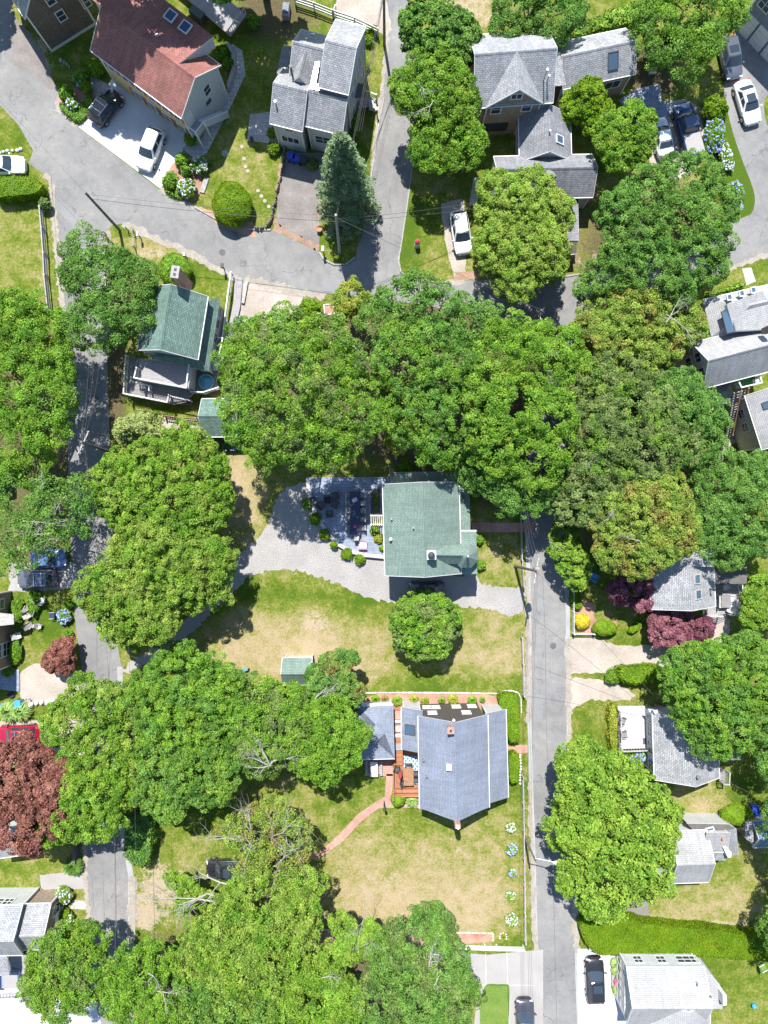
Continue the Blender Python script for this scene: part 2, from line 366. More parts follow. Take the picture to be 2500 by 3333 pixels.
WOOD = [(620,90,90,100,.42),(700,30,60,60,.2),(1250,900,260,170,.9),(1000,820,240,190,.9),(640,840,160,170,.8),(60,900,120,230,.9),(250,650,90,100,.8),(1400,520,170,140,.8),(250,860,30,90,.7),(1150,1040,90,60,.6),(1500,1120,130,110,.5),(1330,1180,90,60,.5),(60,1180,90,60,.4),
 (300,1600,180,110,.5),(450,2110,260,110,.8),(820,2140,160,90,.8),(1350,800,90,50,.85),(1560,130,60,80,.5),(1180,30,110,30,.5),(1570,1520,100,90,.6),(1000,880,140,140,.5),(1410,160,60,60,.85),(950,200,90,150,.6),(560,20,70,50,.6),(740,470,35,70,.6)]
def make_ground():
    def axis(a, b, st):
        c = np.arange(a, b+st/2, st)
        lo = a-np.array([420, 260, 160, 90, 45, 20, 8, 3.0]); hi = b+np.array([3, 8, 20, 45, 90, 160, 260, 420.0])
        return np.concatenate([lo, c, hi])
    xs = axis(-44, 44, .4); ys = axis(-57, 57, .4)
    X, Y = np.meshgrid(xs, ys); nx, ny = len(xs), len(ys)
    px = (X*32+1250)/1.50693; py = (1666.5-Y*32)/1.50693
    def field(L, base):
        f = np.full(X.shape, float(base))
        for x, y, rx, ry, a in L:
            q = ((px-x)/rx)**2+((py-y)/ry)**2
            f += a*np.exp(-(q**1.5)*.6)
        return f
    me = bpy.data.meshes.new('ground')
    V = np.stack([X.ravel(), Y.ravel(), np.zeros(nx*ny)], 1).astype(np.float32)
    i = np.arange(nx*ny).reshape(ny, nx)
    F = np.stack([i[:-1,:-1], i[:-1,1:], i[1:,1:], i[1:,:-1]], -1).reshape(-1, 4)
    me.vertices.add(len(V)); me.vertices.foreach_set('co', V.ravel())
    me.loops.add(F.size); me.loops.foreach_set('vertex_index', F.ravel().astype(np.int32))
    me.polygons.add(len(F)); me.polygons.foreach_set('loop_start', np.arange(0, F.size, 4, dtype=np.int32)); me.polygons.foreach_set('loop_total', np.full(len(F), 4, dtype=np.int32))
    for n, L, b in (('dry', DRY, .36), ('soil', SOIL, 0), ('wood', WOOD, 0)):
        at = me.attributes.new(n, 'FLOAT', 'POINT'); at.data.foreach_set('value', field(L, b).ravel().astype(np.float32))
    me.update(); me.validate()
    m, nt, b = newmat('turf')
    A = lambda n: N(nt, 'ShaderNodeAttribute', attribute_name=n).outputs['Fac']
    n1, n2, n3, n4 = noise(nt, .17, 5, .6), noise(nt, .85, 6, .72), noise(nt, 4.2, 5, .78), noise(nt, 11, 3, .75)
    cen = lambda n, a: mth(nt, 'MULTIPLY', mth(nt, 'SUBTRACT', n, .5), a)
    d = mth(nt, 'ADD', mth(nt, 'ADD', mth(nt, 'ADD', mth(nt, 'MULTIPLY', A('dry'), .70), .08), cen(n1, 1.1)), mth(nt, 'ADD', cen(n2, 1.6), cen(n3, 1.5)), True)
    turf = ramp(nt, d, [(.0, (.058,.105,.010)), (.24, (.098,.138,.016)), (.44, (.165,.178,.040)), (.66, (.25,.215,.098)), (1.0, (.335,.265,.168))])
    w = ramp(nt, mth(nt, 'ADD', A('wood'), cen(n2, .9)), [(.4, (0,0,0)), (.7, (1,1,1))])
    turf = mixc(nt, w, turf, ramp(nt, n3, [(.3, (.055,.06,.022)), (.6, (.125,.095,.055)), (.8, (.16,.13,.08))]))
    s = ramp(nt, mth(nt, 'ADD', A('soil'), mth(nt, 'ADD', cen(n2, 1.5), cen(n3, 1.0))), [(.36, (0,0,0)), (.62, (.85,.85,.85))])
    turf = mixc(nt, s, turf, ramp(nt, n3, [(.3, (.30,.235,.17)), (.7, (.40,.325,.25))]))
    e = ramp(nt, n4, [(.3, (.60,.62,.60)), (.70, (1.38,1.36,1.34))])
    nt.links.new(mixc(nt, 1.0, turf, e, 'MULTIPLY'), b.inputs['Base Color']); b.inputs['Roughness'].default_value = 1.0
    b.inputs['Specular IOR Level'].default_value = .1
    me.materials.append(m)
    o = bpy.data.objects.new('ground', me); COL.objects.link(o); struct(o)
make_ground()

def pts(t, flat): return [P(t, flat[i], flat[i+1]) for i in range(0, len(flat), 2)]
def rough(poly, amp=.12, step=.5, seed=0):
    """resample a closed outline and ruffle it, for edges of loose stuff"""
    r = random.Random(seed); out = []; n = len(poly)
    for i in range(n):
        a, b = Vector(poly[i]), Vector(poly[(i+1) % n]); L = (b-a).length; k = max(1, int(L/step))
        for j in range(k): out.append(a+(b-a)*j/k+Vector((r.uniform(-amp, amp), r.uniform(-amp, amp))))
    return out
def smooth(poly, it=2):
    for _ in range(it):
        q = []; n = len(poly)
        for i in range(n):
            a, b = poly[i], poly[(i+1) % n]; q += [a*.75+b*.25, a*.25+b*.75]
        poly = q
    return poly
def sheet(name, poly, z, mat, ang=0.0, kind=True):
    bm = bmesh.new(); vs = [bm.verts.new((p[0], p[1], z)) for p in poly]; f = bm.faces.new(vs)
    if f.normal.z < 0: f.normal_flip()
    bmesh.ops.triangulate(bm, faces=[f]); 
    mb = MB(); bm.verts.ensure_lookup_table(); bm.normal_update()
    mb.add([v.co.copy() for v in bm.verts], [tuple(v.index for v in (ff.verts if ff.normal.z > 0 else reversed(ff.verts))) for ff in bm.faces]); bm.free()
    o = mb.build(name, mat, ang=ang)
    if kind: struct(o)
    return o
# roads
sheet('road', pts('D', [-30,-20, 22,-20, 30,40, 70,115, 128,203, 125,235, 167,273, 255,340, 345,410, 420,447, 500,492, 590,498, 690,543, 700,560, 722,571, 745,571, 768,556, 776,520, 787,490, 800,373, 812,300, 820,233, 832,110, 850,-500, 874,-500, 884,60, 905,150, 900,250, 893,333, 880,440, 868,520, 861,560, 866,590, 900,604, 960,611, 1000,606,
  1080,604, 1189,602, 1266,588, 1400,548, 1500,510, 1580,480, 2300,190, 2300,290, 1659,546, 1580,575, 1515,604, 1440,625, 1330,650, 1275,665, 1262,690, 1255,730, 1248,780, 1240,850, 1228,960, 1222,1060, 1222,1180, 1226,1300, 1228,1400, 1231,1540, 1230,1650, 1236,1800, 1242,1890, 1246,1960, 1249,2100, 1262,2800, 1168,2800, 1157,2140, 1152,1980, 1148,1830, 1143,1690, 1140,1560, 1140,1380, 1137,1230, 1133,1105, 1140,1000, 1155,880, 1172,780, 1176,730, 1140,705, 1095,700, 1040,672, 960,668, 900,655, 820,650, 735,634, 690,636, 640,628, 560,606, 510,600, 465,580, 420,552, 330,512, 290,492, 262,483, 240,488, 232,500, 231,520, 228,640, 232,786, 238,990, 245,1200, 255,1400, 262,1440, 263,1500, 266,1780, 280,1860, 287,1892, 286,1990, 284,2050, 312,2800, 224,2800, 194,1995, 184,1890, 178,1650, 176,1440, 162,1340, 153,1180, 147,990, 147,786, 139,690, 124,553, 108,388, 97,377, 62,353, 72,325, 40,270, -30,195]), .004, M['asphalt'])
sheet('driveway', smooth(pts('C1', [1460,150, 1420,330, 1365,560, 1400,740, 1440,890, 1500,1060, 1560,1210, 1578,1290, 1560,1380, 1500,1420, 1440,1446, 1500,1480, 1760,1400, 1760,900, 1660,840, 1630,720, 1640,610, 1900,400, 1700,100]), 1), .008, M['asphalt'])
# seams and tar lines along the lanes
def ribbon(name, t, flat, w, z, mat, kind=True):
    p = pts(t, flat); a = []; b = []
    for i, q in enumerate(p):
        d = (p[min(i+1, len(p)-1)]-p[max(i-1, 0)]).normalized(); nn = Vector((-d.y, d.x))*w/2
        a.append(q+nn); b.append(q-nn)
    mb = MB(); n = len(p); mb.add([(v.x, v.y, z) for v in a+b], [(i, n+i, n+i+1, i+1) for i in range(n-1)])
    for f in range(len(mb.f)):                    # face up
        q = [mb.v[k] for k in mb.f[f]]
        if (q[1][0]-q[0][0])*(q[2][1]-q[0][1])-(q[1][1]-q[0][1])*(q[2][0]-q[0][0]) < 0: mb.f[f] = tuple(reversed(mb.f[f]))
    o = mb.build(name, mat)
    if kind: struct(o)
    return o
M['worn_asphalt'] = ground_mat('worn_asphalt', (.27,.272,.275), (.31,.31,.312), (.35,.345,.34), .5, 7.0, .14)
ribbon('road_edge', 'D', [1222,1180,1226,1300,1227,1400,1229,1540,1228,1650,1234,1800,1240,1890,1244,1960,1247,2100,1252,2240], .42, .006, M['worn_asphalt'])
ribbon('road_edge', 'D', [1137,1105,1141,1230,1144,1380,1144,1560,1147,1690,1152,1830,1156,1980,1161,2140,1164,2240], .42, .006, M['worn_asphalt'])
ribbon('road_edge', 'D', [259,1440,260,1500,262,1780,277,1860,283,1892,282,1990], .55, .006, M['worn_asphalt'])
for fl in ([1172,1230,1178,1380,1180,1560,1184,1690,1192,1850,1197,1980,1203,2220],[210,1330,209,1440],[240,1390,237,1440,236,1600],[248,1790,250,1870,252,1990],[222,1880,226,1990],[198,1890,203,1960],[192,800,191,840]):
    ribbon('road_seam', 'D', fl, .035, .012, M['asphalt_seam'])
# drives, lots and paths
sheet('gravel_drive', rough(smooth(pts('D', [262,1442, 330,1400, 400,1345, 470,1265, 512,1200, 545,1172, 578,1140, 592,1085, 606,1060, 640,1044, 668,1040, 690,1120, 760,1190, 835,1190, 840,1240, 1030,1240, 1034,1262, 1085,1268, 1132,1268, 1133,1330, 1090,1326, 1040,1314, 960,1306, 850,1302, 800,1294, 730,1260, 655,1234, 590,1230, 545,1242, 510,1270, 445,1335, 400,1380, 265,1462]), 1), .24, .28, 3), .008, M['gravel'])
M['sandy_drive'] = M['sand']
sheet('sand_lot', rough(pts('D', [527,606, 560,608, 645,630, 655,640, 648,660, 632,700, 630,720, 500,720, 505,680]), .1, .4, 4), .008, M['sand'])
sheet('white_driveway', pts('D', [167,272, 190,248, 243,168, 300,205, 408,292, 404,310, 347,408, 300,372]), .008, M['white_concrete'])
sheet('patched_driveway', rough(pts('D', [612,330, 706,330, 700,400, 692,470, 690,541, 640,520, 591,497, 600,440]), .05, .4, 5), .008, M['old_asphalt'])
for fl in ([595,470,590,498,640,520,690,542,690,530,640,508,604,488],[600,430,606,400,612,350,604,350,594,440],[688,430,694,430,692,480,686,480]):
    sheet('needle_litter', rough(pts('D', fl), .14, .25, 9), .012, M['needle_litter'])
sheet('sand_drive', rough(pts('D', [952,440, 1000,430, 1010,500, 1005,560, 1008,600, 985,606, 970,560, 955,480]), .1, .4, 6), .008, M['sand'])
sheet('brick_apron', pts('D', [985,588, 1030,585, 1034,603, 980,606]), .012, M['needle_litter'])
sheet('brick_walk', pts('B1', [1408,1150, 1442,1150, 1435,1320, 1380,1335]), .008, M['flagstone'])
sheet('parking_court', rough(pts('C1', [730,640, 960,545, 970,660, 1110,640, 1230,700, 1260,960, 1240,1010, 1130,1150, 900,1180, 880,960]), .08, .4, 7), .008, M['sand'])
sheet('bluestone_terrace', pts('C1', [690,650, 820,570, 945,545, 968,662, 1040,650, 1030,760, 800,760]), .012, M['bluestone'])
sheet('sand_driveway', rough(pts('C3', [345,815, 400,808, 520,810, 690,868, 900,864, 1090,850, 1210,800, 1300,715, 1420,690, 1400,830, 1225,955, 1060,1000, 900,1005, 600,1046, 375,1050, 360,960]), .12, .4, 8), .008, M['sand'])
sheet('gravel_pullout', rough(smooth(pts('C3', [372,1075, 470,1075, 590,1085, 720,1130, 820,1190, 770,1215, 640,1220, 480,1215, 400,1280, 374,1300]), 1), .14, .35, 9), .008, M['sand'])
sheet('concrete_driveway', pts('B4', [1262,1200, 1300,1196, 1500,1210, 1860,1176, 1860,1800, 1400,1800, 1440,1400, 1330,1300]), .008, M['concrete'])
for fl in ([1330,1198,1332,1300],[1488,1200,1490,1400],[1625,1190,1640,1700],[1400,1406,1800,1408]):
    ribbon('joint', 'B4', fl, .04, .012, M['white_concrete'])
sheet('lawn_island', smooth(pts('B4', [1452,1800, 1448,1520, 1470,1430, 1500,1395, 1560,1402, 1630,1398, 1645,1420, 1640,1520, 1632,1800]), 2), .012, ground_mat('trimmed_turf', (.075,.15,.018), (.11,.18,.025), (.15,.20,.04), .7, 5, .2))
sheet('white_pad', pts('C4', [428,1172, 520,1172, 1000,1190, 1000,1250, 725,1250, 640,1232, 640,1420, 660,1470, 720,1510, 1000,1560, 1000,1800, 450,1800]), .008, M['white_concrete'])
sheet('cobble_edge', pts('C4', [426,1172, 456,1172, 458,1450, 462,1800, 432,1800]), .012, courses('cobble', (.55,.55,.55), (.65,.65,.64), (.42,.42,.42), .4, .5, .03, .1))
sheet('planting_bed', smooth(pts('C4', [642,1240, 720,1240, 720,1500, 680,1490, 650,1440]), 1), .012, M['gravel'])
sheet('asphalt_pad', pts('C4', [640,880, 880,840, 888,962, 700,968]), .008, M['old_asphalt'])
sheet('sand_driveway', rough(smooth(pts('A3', [125,1040, 200,985, 300,980, 420,1040, 540,1060, 560,1180, 400,1230, 260,1250, 130,1220, 120,1120]), 1), .1, .4, 10), .008, M['sand'])
sheet('car_park', rough(pts('A3', [60,330, 480,330, 480,490, 400,500, 60,520]), .15, .4, 11), .008, M['gravel'])
sheet('driveway', pts('A3', [-120,1360, 560,1340, 590,1640, -120,1640]), .008, M['sand'])
sheet('driveway', rough(pts('A4', [258,695, 545,668, 552,782, 270,790]), .05, .4, 12), .008, M['concrete'])
sheet('yard_path', pts('A4', [-60,782, 270,780, 340,840, 330,900, -60,880]), .008, M['old_asphalt'])
sheet('flagstone_path', pts('A4', [470,858, 560,862, 566,918, 455,912]), .008, M['flagstone'])
sheet('white_pad', pts('A4', [-200,1480, 600,1480, 700,1800, -200,1800]), .008, M['white_concrete'])
sheet('concrete_drive', pts('A2', [1030,1040, 1300,1050, 1310,1190, 1180,1190, 1050,1130]), .008, M['sand'])
sheet('brick_path', pts('B4', [845,40, 888,40, 880,180, 890,200, 1055,220, 1055,258, 800,258, 690,340, 560,480, 425,575, 300,610, 290,585, 410,545, 540,430, 660,300, 770,225, 835,185]), .008, M['brick_path'], .9)
sheet('brick_terrace', pts('B3', [700,1600, 890,1600, 890,1710, 710,1710]), .008, M['brick_path'])
sheet('brick_front_walk', pts('B3', [1395,70, 1400,130, 1800,132, 1800,70]), .008, M['brick_path'])
sheet('brick_front_walk', pts('B3', [1625,1510, 1760,1510, 1760,1560, 1630,1565]), .008, M['brick_path'])
sheet('mulch_bed', rough(smooth(pts('B3', [685,1180, 1100,1174, 1600,1176, 1600,1290, 680,1290]), 1), .05, .4, 13), .008, M['mulch'])
sheet('mulch_bed', pts('B4', [230,1054, 1534,1074, 1536,1125, 900,1175, 340,1175]), .008, M['mulch'])
sheet('mulch_bed', rough(smooth(pts('C3', [395,560, 560,600, 520,690, 600,700, 680,690, 690,800, 520,790, 395,770]), 1), .08, .4, 14), .008, M['mulch'])
sheet('mulch_bed', rough(smooth(pts('A1', [380,600, 470,560, 600,560, 640,640, 520,800, 470,790, 380,690]), 1), .06, .4, 15), .012, M['mulch'])
sheet('mulch_bed', rough(smooth(pts('A1', [1110,1040, 1250,1010, 1310,1080, 1300,1250, 1250,1320, 1060,1230]), 1), .06, .4, 16), .012, M['mulch'])
sheet('mulch_bed', rough(pts('A1', [1250,1330, 1400,1370, 1640,1440, 1659,1540, 1440,1470]), .06, .4, 17), .012, M['mulch'])
sheet('flagstone_walk', pts('A1', [1180,960, 1260,1030, 1340,990, 1500,680, 1590,480, 1570,330, 1500,280, 1490,420, 1530,450, 1440,640, 1300,900]), .008, M['flagstone'])
sheet('yard_terrace', pts('A1', [1620,740, 1790,720, 1790,930, 1600,910]), .008, M['flagstone'])
sheet('garden_path', pts('A1', [590,480, 720,560, 640,640, 560,600]), .016, M['stone'])
sheet('stone_path', pts('C2', [1490,80, 1550,75, 1580,165, 1520,190]), .008, M['flagstone'])
sheet('stone_path', pts('C2', [960,640, 1000,625, 1040,830, 1000,850]), .008, M['concrete'])
sheet('pale_path', rough(pts('C2', [1350,1160, 1470,1150, 1475,1200, 1420,1220, 1385,1330, 1340,1330, 1360,1220]), .06, .4, 18), .008, M['sand'])
sheet('car_court', rough(pts('C2', [770,640, 960,620, 1000,850, 880,890, 780,800]), .15, .4, 19), .008, M['old_asphalt'])
sheet('sand_lot', rough(pts('B1', [520,-60, 810,-60, 850,0, 880,190, 850,240, 700,150, 520,95]), .1, .4, 20), .008, M['sand'])
sheet('patio_strip', rough(pts('B1', [-20,750, 80,760, 130,830, 80,930, -20,900]), .05, .4, 21), .016, M['flagstone'])
sheet('driveway_strip', rough(pts('A1', [70,120, 110,110, 240,300, 385,590, 375,620, 300,560, 210,470, 90,420]), .2, .4, 22), .008, M['old_asphalt'])
# kerbs
def kerb(t, flat, w=.16, h=.13, mat='stone'):
    p = pts(t, flat); mb = MB()
    for a, b in zip(p[:-1], p[1:]): mb.beam((a.x, a.y, h/2), (b.x, b.y, h/2), w, h)
    return struct(mb.build('kerb', M[mat]))
kerb('D', [863,545,861,565,866,588,880,598,900,604,940,610,970,610])
kerb('D', [690,545,699,560,722,572,746,572,768,556])
kerb('D', [420,447,500,492,560,497,585,497])
kerb('D', [830,210,818,270,803,373,796,430],.12,.10)
kerb('D', [893,345,880,440,868,520,864,545],.12,.06)
kerb('D', [1189,603,1270,589,1310,575],.14,.1)

M['sandy_edge'] = ground_mat('sandy_edge', (.24,.215,.18), (.29,.26,.22), (.33,.30,.25), .8, 6, .25)
def verge(t, flat, w, seed):
    p = pts(t, flat); a = []; b = []
    for i, q in enumerate(p):
        d = (p[min(i+1, len(p)-1)]-p[max(i-1, 0)]).normalized(); nn = Vector((-d.y, d.x))*w/2; a.append(q+nn); b.append(q-nn)
    sheet('road_verge', rough(a+b[::-1], w*.33, .3, seed), .010, M['sandy_edge'])
verge('D', [232,500,228,640,230,720], .7, 1); verge('D', [262,484,292,492,330,512,420,552,465,580,510,600], .6, 2); verge('D', [97,377,108,388,124,553,139,690], .6, 3); verge('D', [128,203,125,235,167,273], .5, 4)
verge('D', [345,410,420,447,500,492], .45, 5); verge('D', [1227,1380,1229,1540,1229,1600], .55, 6); verge('D', [1139,1230,1141,1380,1141,1560], .5, 7); verge('D', [1144,1690,1149,1830,1153,1980,1156,2050], .5, 8); verge('D', [1243,1960,1247,2060], .6, 9)
verge('D', [286,1895,286,1990,284,2050], .8, 10); verge('D', [880,598,900,606,960,612,1000,608], .5, 11); verge('D', [178,1700,184,1890,194,1995], .5, 12); verge('D', [838,80,820,233,805,360], .35, 13); verge('D', [1515,606,1580,578,1659,548], .5, 14); verge('D', [510,603,560,608,640,630,700,640], .7, 15)

for fl in ([146,830,166,830,168,880,147,880],[166,820,190,820,192,990,168,990],[1150,1500,1172,1500,1173,1560,1151,1560],[700,600,740,606,736,632,694,628],[120,420,170,470,160,490,118,450]):
    sheet('road_patch', pts('D', fl), .014, M['smooth_asphalt'])
for x, y in ((1195,1395),(205,860),(480,545)):
    p = P('D', x, y, 0); struct(MB().cyl((p.x,p.y,0), (p.x,p.y,.02), .33, n=20, smooth=False).build('manhole_cover', M['asphalt_seam']))
# ------------------------------------------------------------- buildings
class Block: pass
U3 = lambda z: Vector((0, 0, z))
def block(h, t, A, B, C, ze, zr, kind='gable', axis=0, ov=.28, roof='roof_grey', wall='clap_white', trim='trim', zref=None, zb=0.0, th=.16, hipin=None, shape=True, wallless=False, rf=.5, rakes=True):
    """one wing: eave corners A, B and the next one C, eave height ze, ridge (or high side) zr"""
    z = ze if zref is None else zref
    a, b, c = P(t, A[0], A[1], z), P(t, B[0], B[1], z), P(t, C[0], C[1], z)
    u = (b-a).normalized(); n = Vector((-u.y, u.x)); L = (b-a).length; w = (c-b).dot(n)
    if w < 0: n = -n; w = -w
    if axis == 1: a, u, n, L, w = a+u*L, n, -u, w, L
    k = Block(); k.h = h; k.a, k.u, k.n, k.L, k.w, k.ze, k.zr, k.kind, k.ov, k.zb = a, u, n, L, w, ze, zr, kind, ov, zb
    k.hip = (w/2 if hipin is None else hipin)
    q = lambda s, tt, zz: (a.x+u.x*s+n.x*tt, a.y+u.y*s+n.y*tt, zz)
    flip = u.x*n.y-u.y*n.x < 0
    def face(mb, vs, m): mb.add(vs if not flip else list(reversed(vs)), [tuple(range(len(vs)))], m)
    def hz(s, tt):
        if kind == 'gable': r = rf*w; return ze+(zr-ze)*(tt/r if tt <= r else (w-tt)/(w-r))
        if kind == 'shed': return ze+(zr-ze)*tt/w
        if kind == 'hip': return ze+(zr-ze)*max(0, min(tt/(w/2), (w-tt)/(w/2), s/k.hip, (L-s)/k.hip))
        return ze
    k.height = lambda p: hz((p-a).dot(u), (p-a).dot(n))
    mb = MB()
    if kind == 'gable':
        r = rf*w
        face(mb, [q(0,0,ze), q(L,0,ze), q(L,r,zr), q(0,r,zr)], 0); face(mb, [q(0,r,zr), q(L,r,zr), q(L,w,ze), q(0,w,ze)], 0)
        e = ze-th; f = zr-th
        face(mb, [q(0,0,e), q(0,r,f), q(L,r,f), q(L,0,e)], 1); face(mb, [q(0,r,f), q(0,w,e), q(L,w,e), q(L,r,f)], 1)
        face(mb, [q(0,0,e), q(L,0,e), q(L,0,ze), q(0,0,ze)], 1); face(mb, [q(L,w,e), q(0,w,e), q(0,w,ze), q(L,w,ze)], 1)
        for s, fl in ((0, 0), (L, 1)):
            for vs in ([q(s,0,e), q(s,0,ze), q(s,r,zr), q(s,r,f)], [q(s,r,f), q(s,r,zr), q(s,w,ze), q(s,w,e)]):
                face(mb, vs if not fl else vs[::-1], 1)
        # ridge capping
        cap = .14; d = cap*(zr-ze)/r
        face(mb, [q(0,r-cap,zr-d+.03), q(L,r-cap,zr-d+.03), q(L,r,zr+.035), q(0,r,zr+.035)], 0)
        face(mb, [q(0,r,zr+.035), q(L,r,zr+.035), q(L,r+cap,zr-d+.03), q(0,r+cap,zr-d+.03)], 0)
        # white rake boards, narrow, proud of the roof edge
        if trim and rakes:
            for s0, s1 in ((-.035, .012), (L-.012, L+.035)):
                for t0, z0, t1, z1 in ((-.03, ze, r, zr), (w+.03, ze, r, zr)):
                    vs = [q(s0,t0,z0-th-.03), q(s1,t0,z0-th-.03), q(s1,t0,z0+.025), q(s0,t0,z0+.025), q(s0,t1,z1-th-.03), q(s1,t1,z1-th-.03), q(s1,t1,z1+.025), q(s0,t1,z1+.025)]
                    mb.add(vs, [(0,1,2,3),(7,6,5,4),(0,4,5,1),(3,2,6,7),(0,3,7,4),(1,5,6,2)], 1)
    elif kind == 'hip':
        hi = k.hip
        r0, r1 = q(hi,w/2,zr), q(L-hi,w/2,zr); c0, c1, c2, c3 = q(0,0,ze), q(L,0,ze), q(L,w,ze), q(0,w,ze)
        face(mb, [c0,c1,r1,r0], 0); face(mb, [c2,c3,r0,r1], 0); face(mb, [c1,c2,r1], 0); face(mb, [c3,c0,r0], 0)
        d = [q(0,0,ze-th), q(L,0,ze-th), q(L,w,ze-th), q(0,w,ze-th)]
        for i, j in ((0,1),(1,2),(2,3),(3,0)): face(mb, [d[i], d[j], [c0,c1,c2,c3][j], [c0,c1,c2,c3][i]], 1)
        face(mb, d[::-1], 1)
    else:
        z0, z1 = ze, (zr if kind == 'shed' else ze)
        c = [q(0,0,z0), q(L,0,z0), q(L,w,z1), q(0,w,z1)]; d = [(x,y,zz-th) for x,y,zz in c]
        face(mb, c, 0); face(mb, d[::-1], 1)
        for i, j in ((0,1),(1,2),(2,3),(3,0)): face(mb, [d[i], d[j], c[j], c[i]], 1)
    # gutters along the eaves
    if trim and kind != 'flat':
        for tt in ((0, w) if kind in ('gable', 'hip') else (0,)):
            sg = -.05 if tt == 0 else .05
            p0, p1 = Vector(q(0,tt+sg,ze-.05)), Vector(q(L,tt+sg,ze-.05)); mb.beam(p0, p1, .075, .09, 1)
    mb.build('roof', [M[roof], M[trim or roof]], h)
    if not wallless:
        o = ov; wm = MB(); cs = [(o,o),(L-o,o),(L-o,w-o),(o,w-o)]
        for i in range(4):
            s0, t0 = cs[i]; s1, t1 = cs[(i+1) % 4]
            z0, z1 = hz(s0,t0)-th*.6, hz(s1,t1)-th*.6
            if kind == 'hip': z0 = z1 = ze-th*.6
            vs = [q(s0,t0,zb), q(s1,t1,zb), q(s1,t1,z1)]
            if kind == 'gable' and i in (1, 3): vs.append(q(s0, rf*w, zr-th*.6))
            vs.append(q(s0,t0,z0)); face(wm, vs, 0)
            # corner boards
            if trim: wm.beam(q(s0,t0,zb), q(s0,t0,z0-.05), .14, .14, 1)
        wm.build('wall', [M[wall], M[trim or wall]], h)
    o = ov
    k.sides = [(q(o,o,0), q(L-o,o,0), -n), (q(L-o,o,0), q(L-o,w-o,0), u), (q(L-o,w-o,0), q(o,w-o,0), n), (q(o,w-o,0), q(o,o,0), -u)]
    return k
def side_of(k, direction):
    """the wall of a wing that faces a plan direction"""
    return max(range(4), key=lambda i: k.sides[i][2].dot(Vector(direction)))
def window(k, side, fr, z, w=.9, h=1.25, frame='trim', pane='glass', cols=1, rows=2, name='window', shutters=None):
    p0, p1, out = k.sides[side]; p0, p1 = Vector(p0), Vector(p1); d = (p1-p0).normalized(); c = p0+(p1-p0)*fr+Vector((0,0,z)); o3 = Vector((out.x, out.y, 0)); up = Vector((0,0,1))
    T = Matrix((d, o3, up)).transposed(); fb = MB()
    f = .1
    for sx in (-1, 1): fb.box(c+o3*.03+d*sx*(w/2+f/2-.01), (f, .08, h+2*f), M=T)
    for sz in (-1, 1): fb.box(c+o3*.03+up*sz*(h/2+f/2-.01), (w, .075, f), M=T)
    for i in range(1, cols): fb.box(c+o3*.035+d*(w*i/cols-w/2), (.06, .05, h-.02), M=T)
    for i in range(1, rows): fb.box(c+o3*.036+up*(h*i/rows-h/2), (w-.02, .045, .05), M=T)
    if shutters:
        for sx in (-1, 1): fb.box(c+o3*.025+d*sx*(w/2+f+.2), (.34, .05, h), M=T, m=1)
    fo = fb.build(name, [M[frame], M[shutters or frame]], k.h)
    pb = MB(); pb.box(c+o3*.012, (w, .03, h), M=T); po = pb.build('pane', M[pane], None, loc=Vector(k.h.location)); po.parent = fo; po.location = (0,0,0)
    return fo
def on_wall(k, side, t, x, y):
    p0, p1, out = k.sides[side]; p0, p1 = Vector(p0), Vector(p1); g = P3(t, x, y, 0); c = Vector((0, 0, H)); d = g-c; n = Vector((out.x, out.y, 0))
    q = c+d*((p0-c).dot(n)/d.dot(n)); L = p1-p0; return (q-p0).dot(L)/L.length_squared, q.z
def window_at(k, side, t, x, y, w=.9, h=1.25, **kw):
    f, z = on_wall(k, side, t, x, y); return window(k, side, f, max(z, h/2+.2), w, h, **kw)
def door(k, side, fr, w=.95, h=2.05, mat='trim', z0=0.0):
    p0, p1, out = k.sides[side]; p0, p1 = Vector(p0), Vector(p1); d = (p1-p0).normalized(); o3 = Vector((out.x, out.y, 0)); T = Matrix((d, o3, Vector((0,0,1)))).transposed()
    c = p0+(p1-p0)*fr+Vector((0,0,z0+h/2)); mb = MB(); mb.box(c+o3*.03, (w, .06, h), M=T)
    for zz in (-.5, .5): mb.box(c+o3*.065+Vector((0,0,zz)), (w*.7, .015, .75), M=T)
    return mb.build('door', M[mat], k.h)
def on_roof(k, t, x, y):
    z = k.ze
    for _ in range(10): z = k.height(P(t, x, y, z))
    p = P(t, x, y, z); return Vector((p.x, p.y, z))
def slope_frame(k, p):
    e = .02; q = Vector((p.x, p.y)); zx = (k.height(q+Vector((e,0)))-k.height(q-Vector((e,0))))/(2*e); zy = (k.height(q+Vector((0,e)))-k.height(q-Vector((0,e))))/(2*e)
    n = Vector((-zx, -zy, 1)).normalized(); d = k.u.to_3d() if abs(Vector((zx, zy)).dot(k.u)) < .01 else k.n.to_3d(); d = d.normalized(); f = n.cross(d)
    return Matrix((d, f, n)).transposed(), n
def skylight(k, t, x, y, w=.8, l=1.2, frame='charcoal'):
    p = on_roof(k, t, x, y); T, n = slope_frame(k, p); mb = MB(); d = T.col[0]; f = T.col[1]
    for s in (-1, 1):
        mb.box(p+n*.05+d*s*(w/2), (.09, l+.09, .14), M=T); mb.box(p+n*.05+f*s*(l/2), (w-.09, .09, .135), M=T)
    o = mb.build('skylight', M[frame], k.h)
    g = MB().box(p+n*.04, (w-.05, l-.05, .08), M=T).build('pane', M['skylight_glass'], None, loc=Vector(k.h.location)); g.parent = o; g.location = (0,0,0)
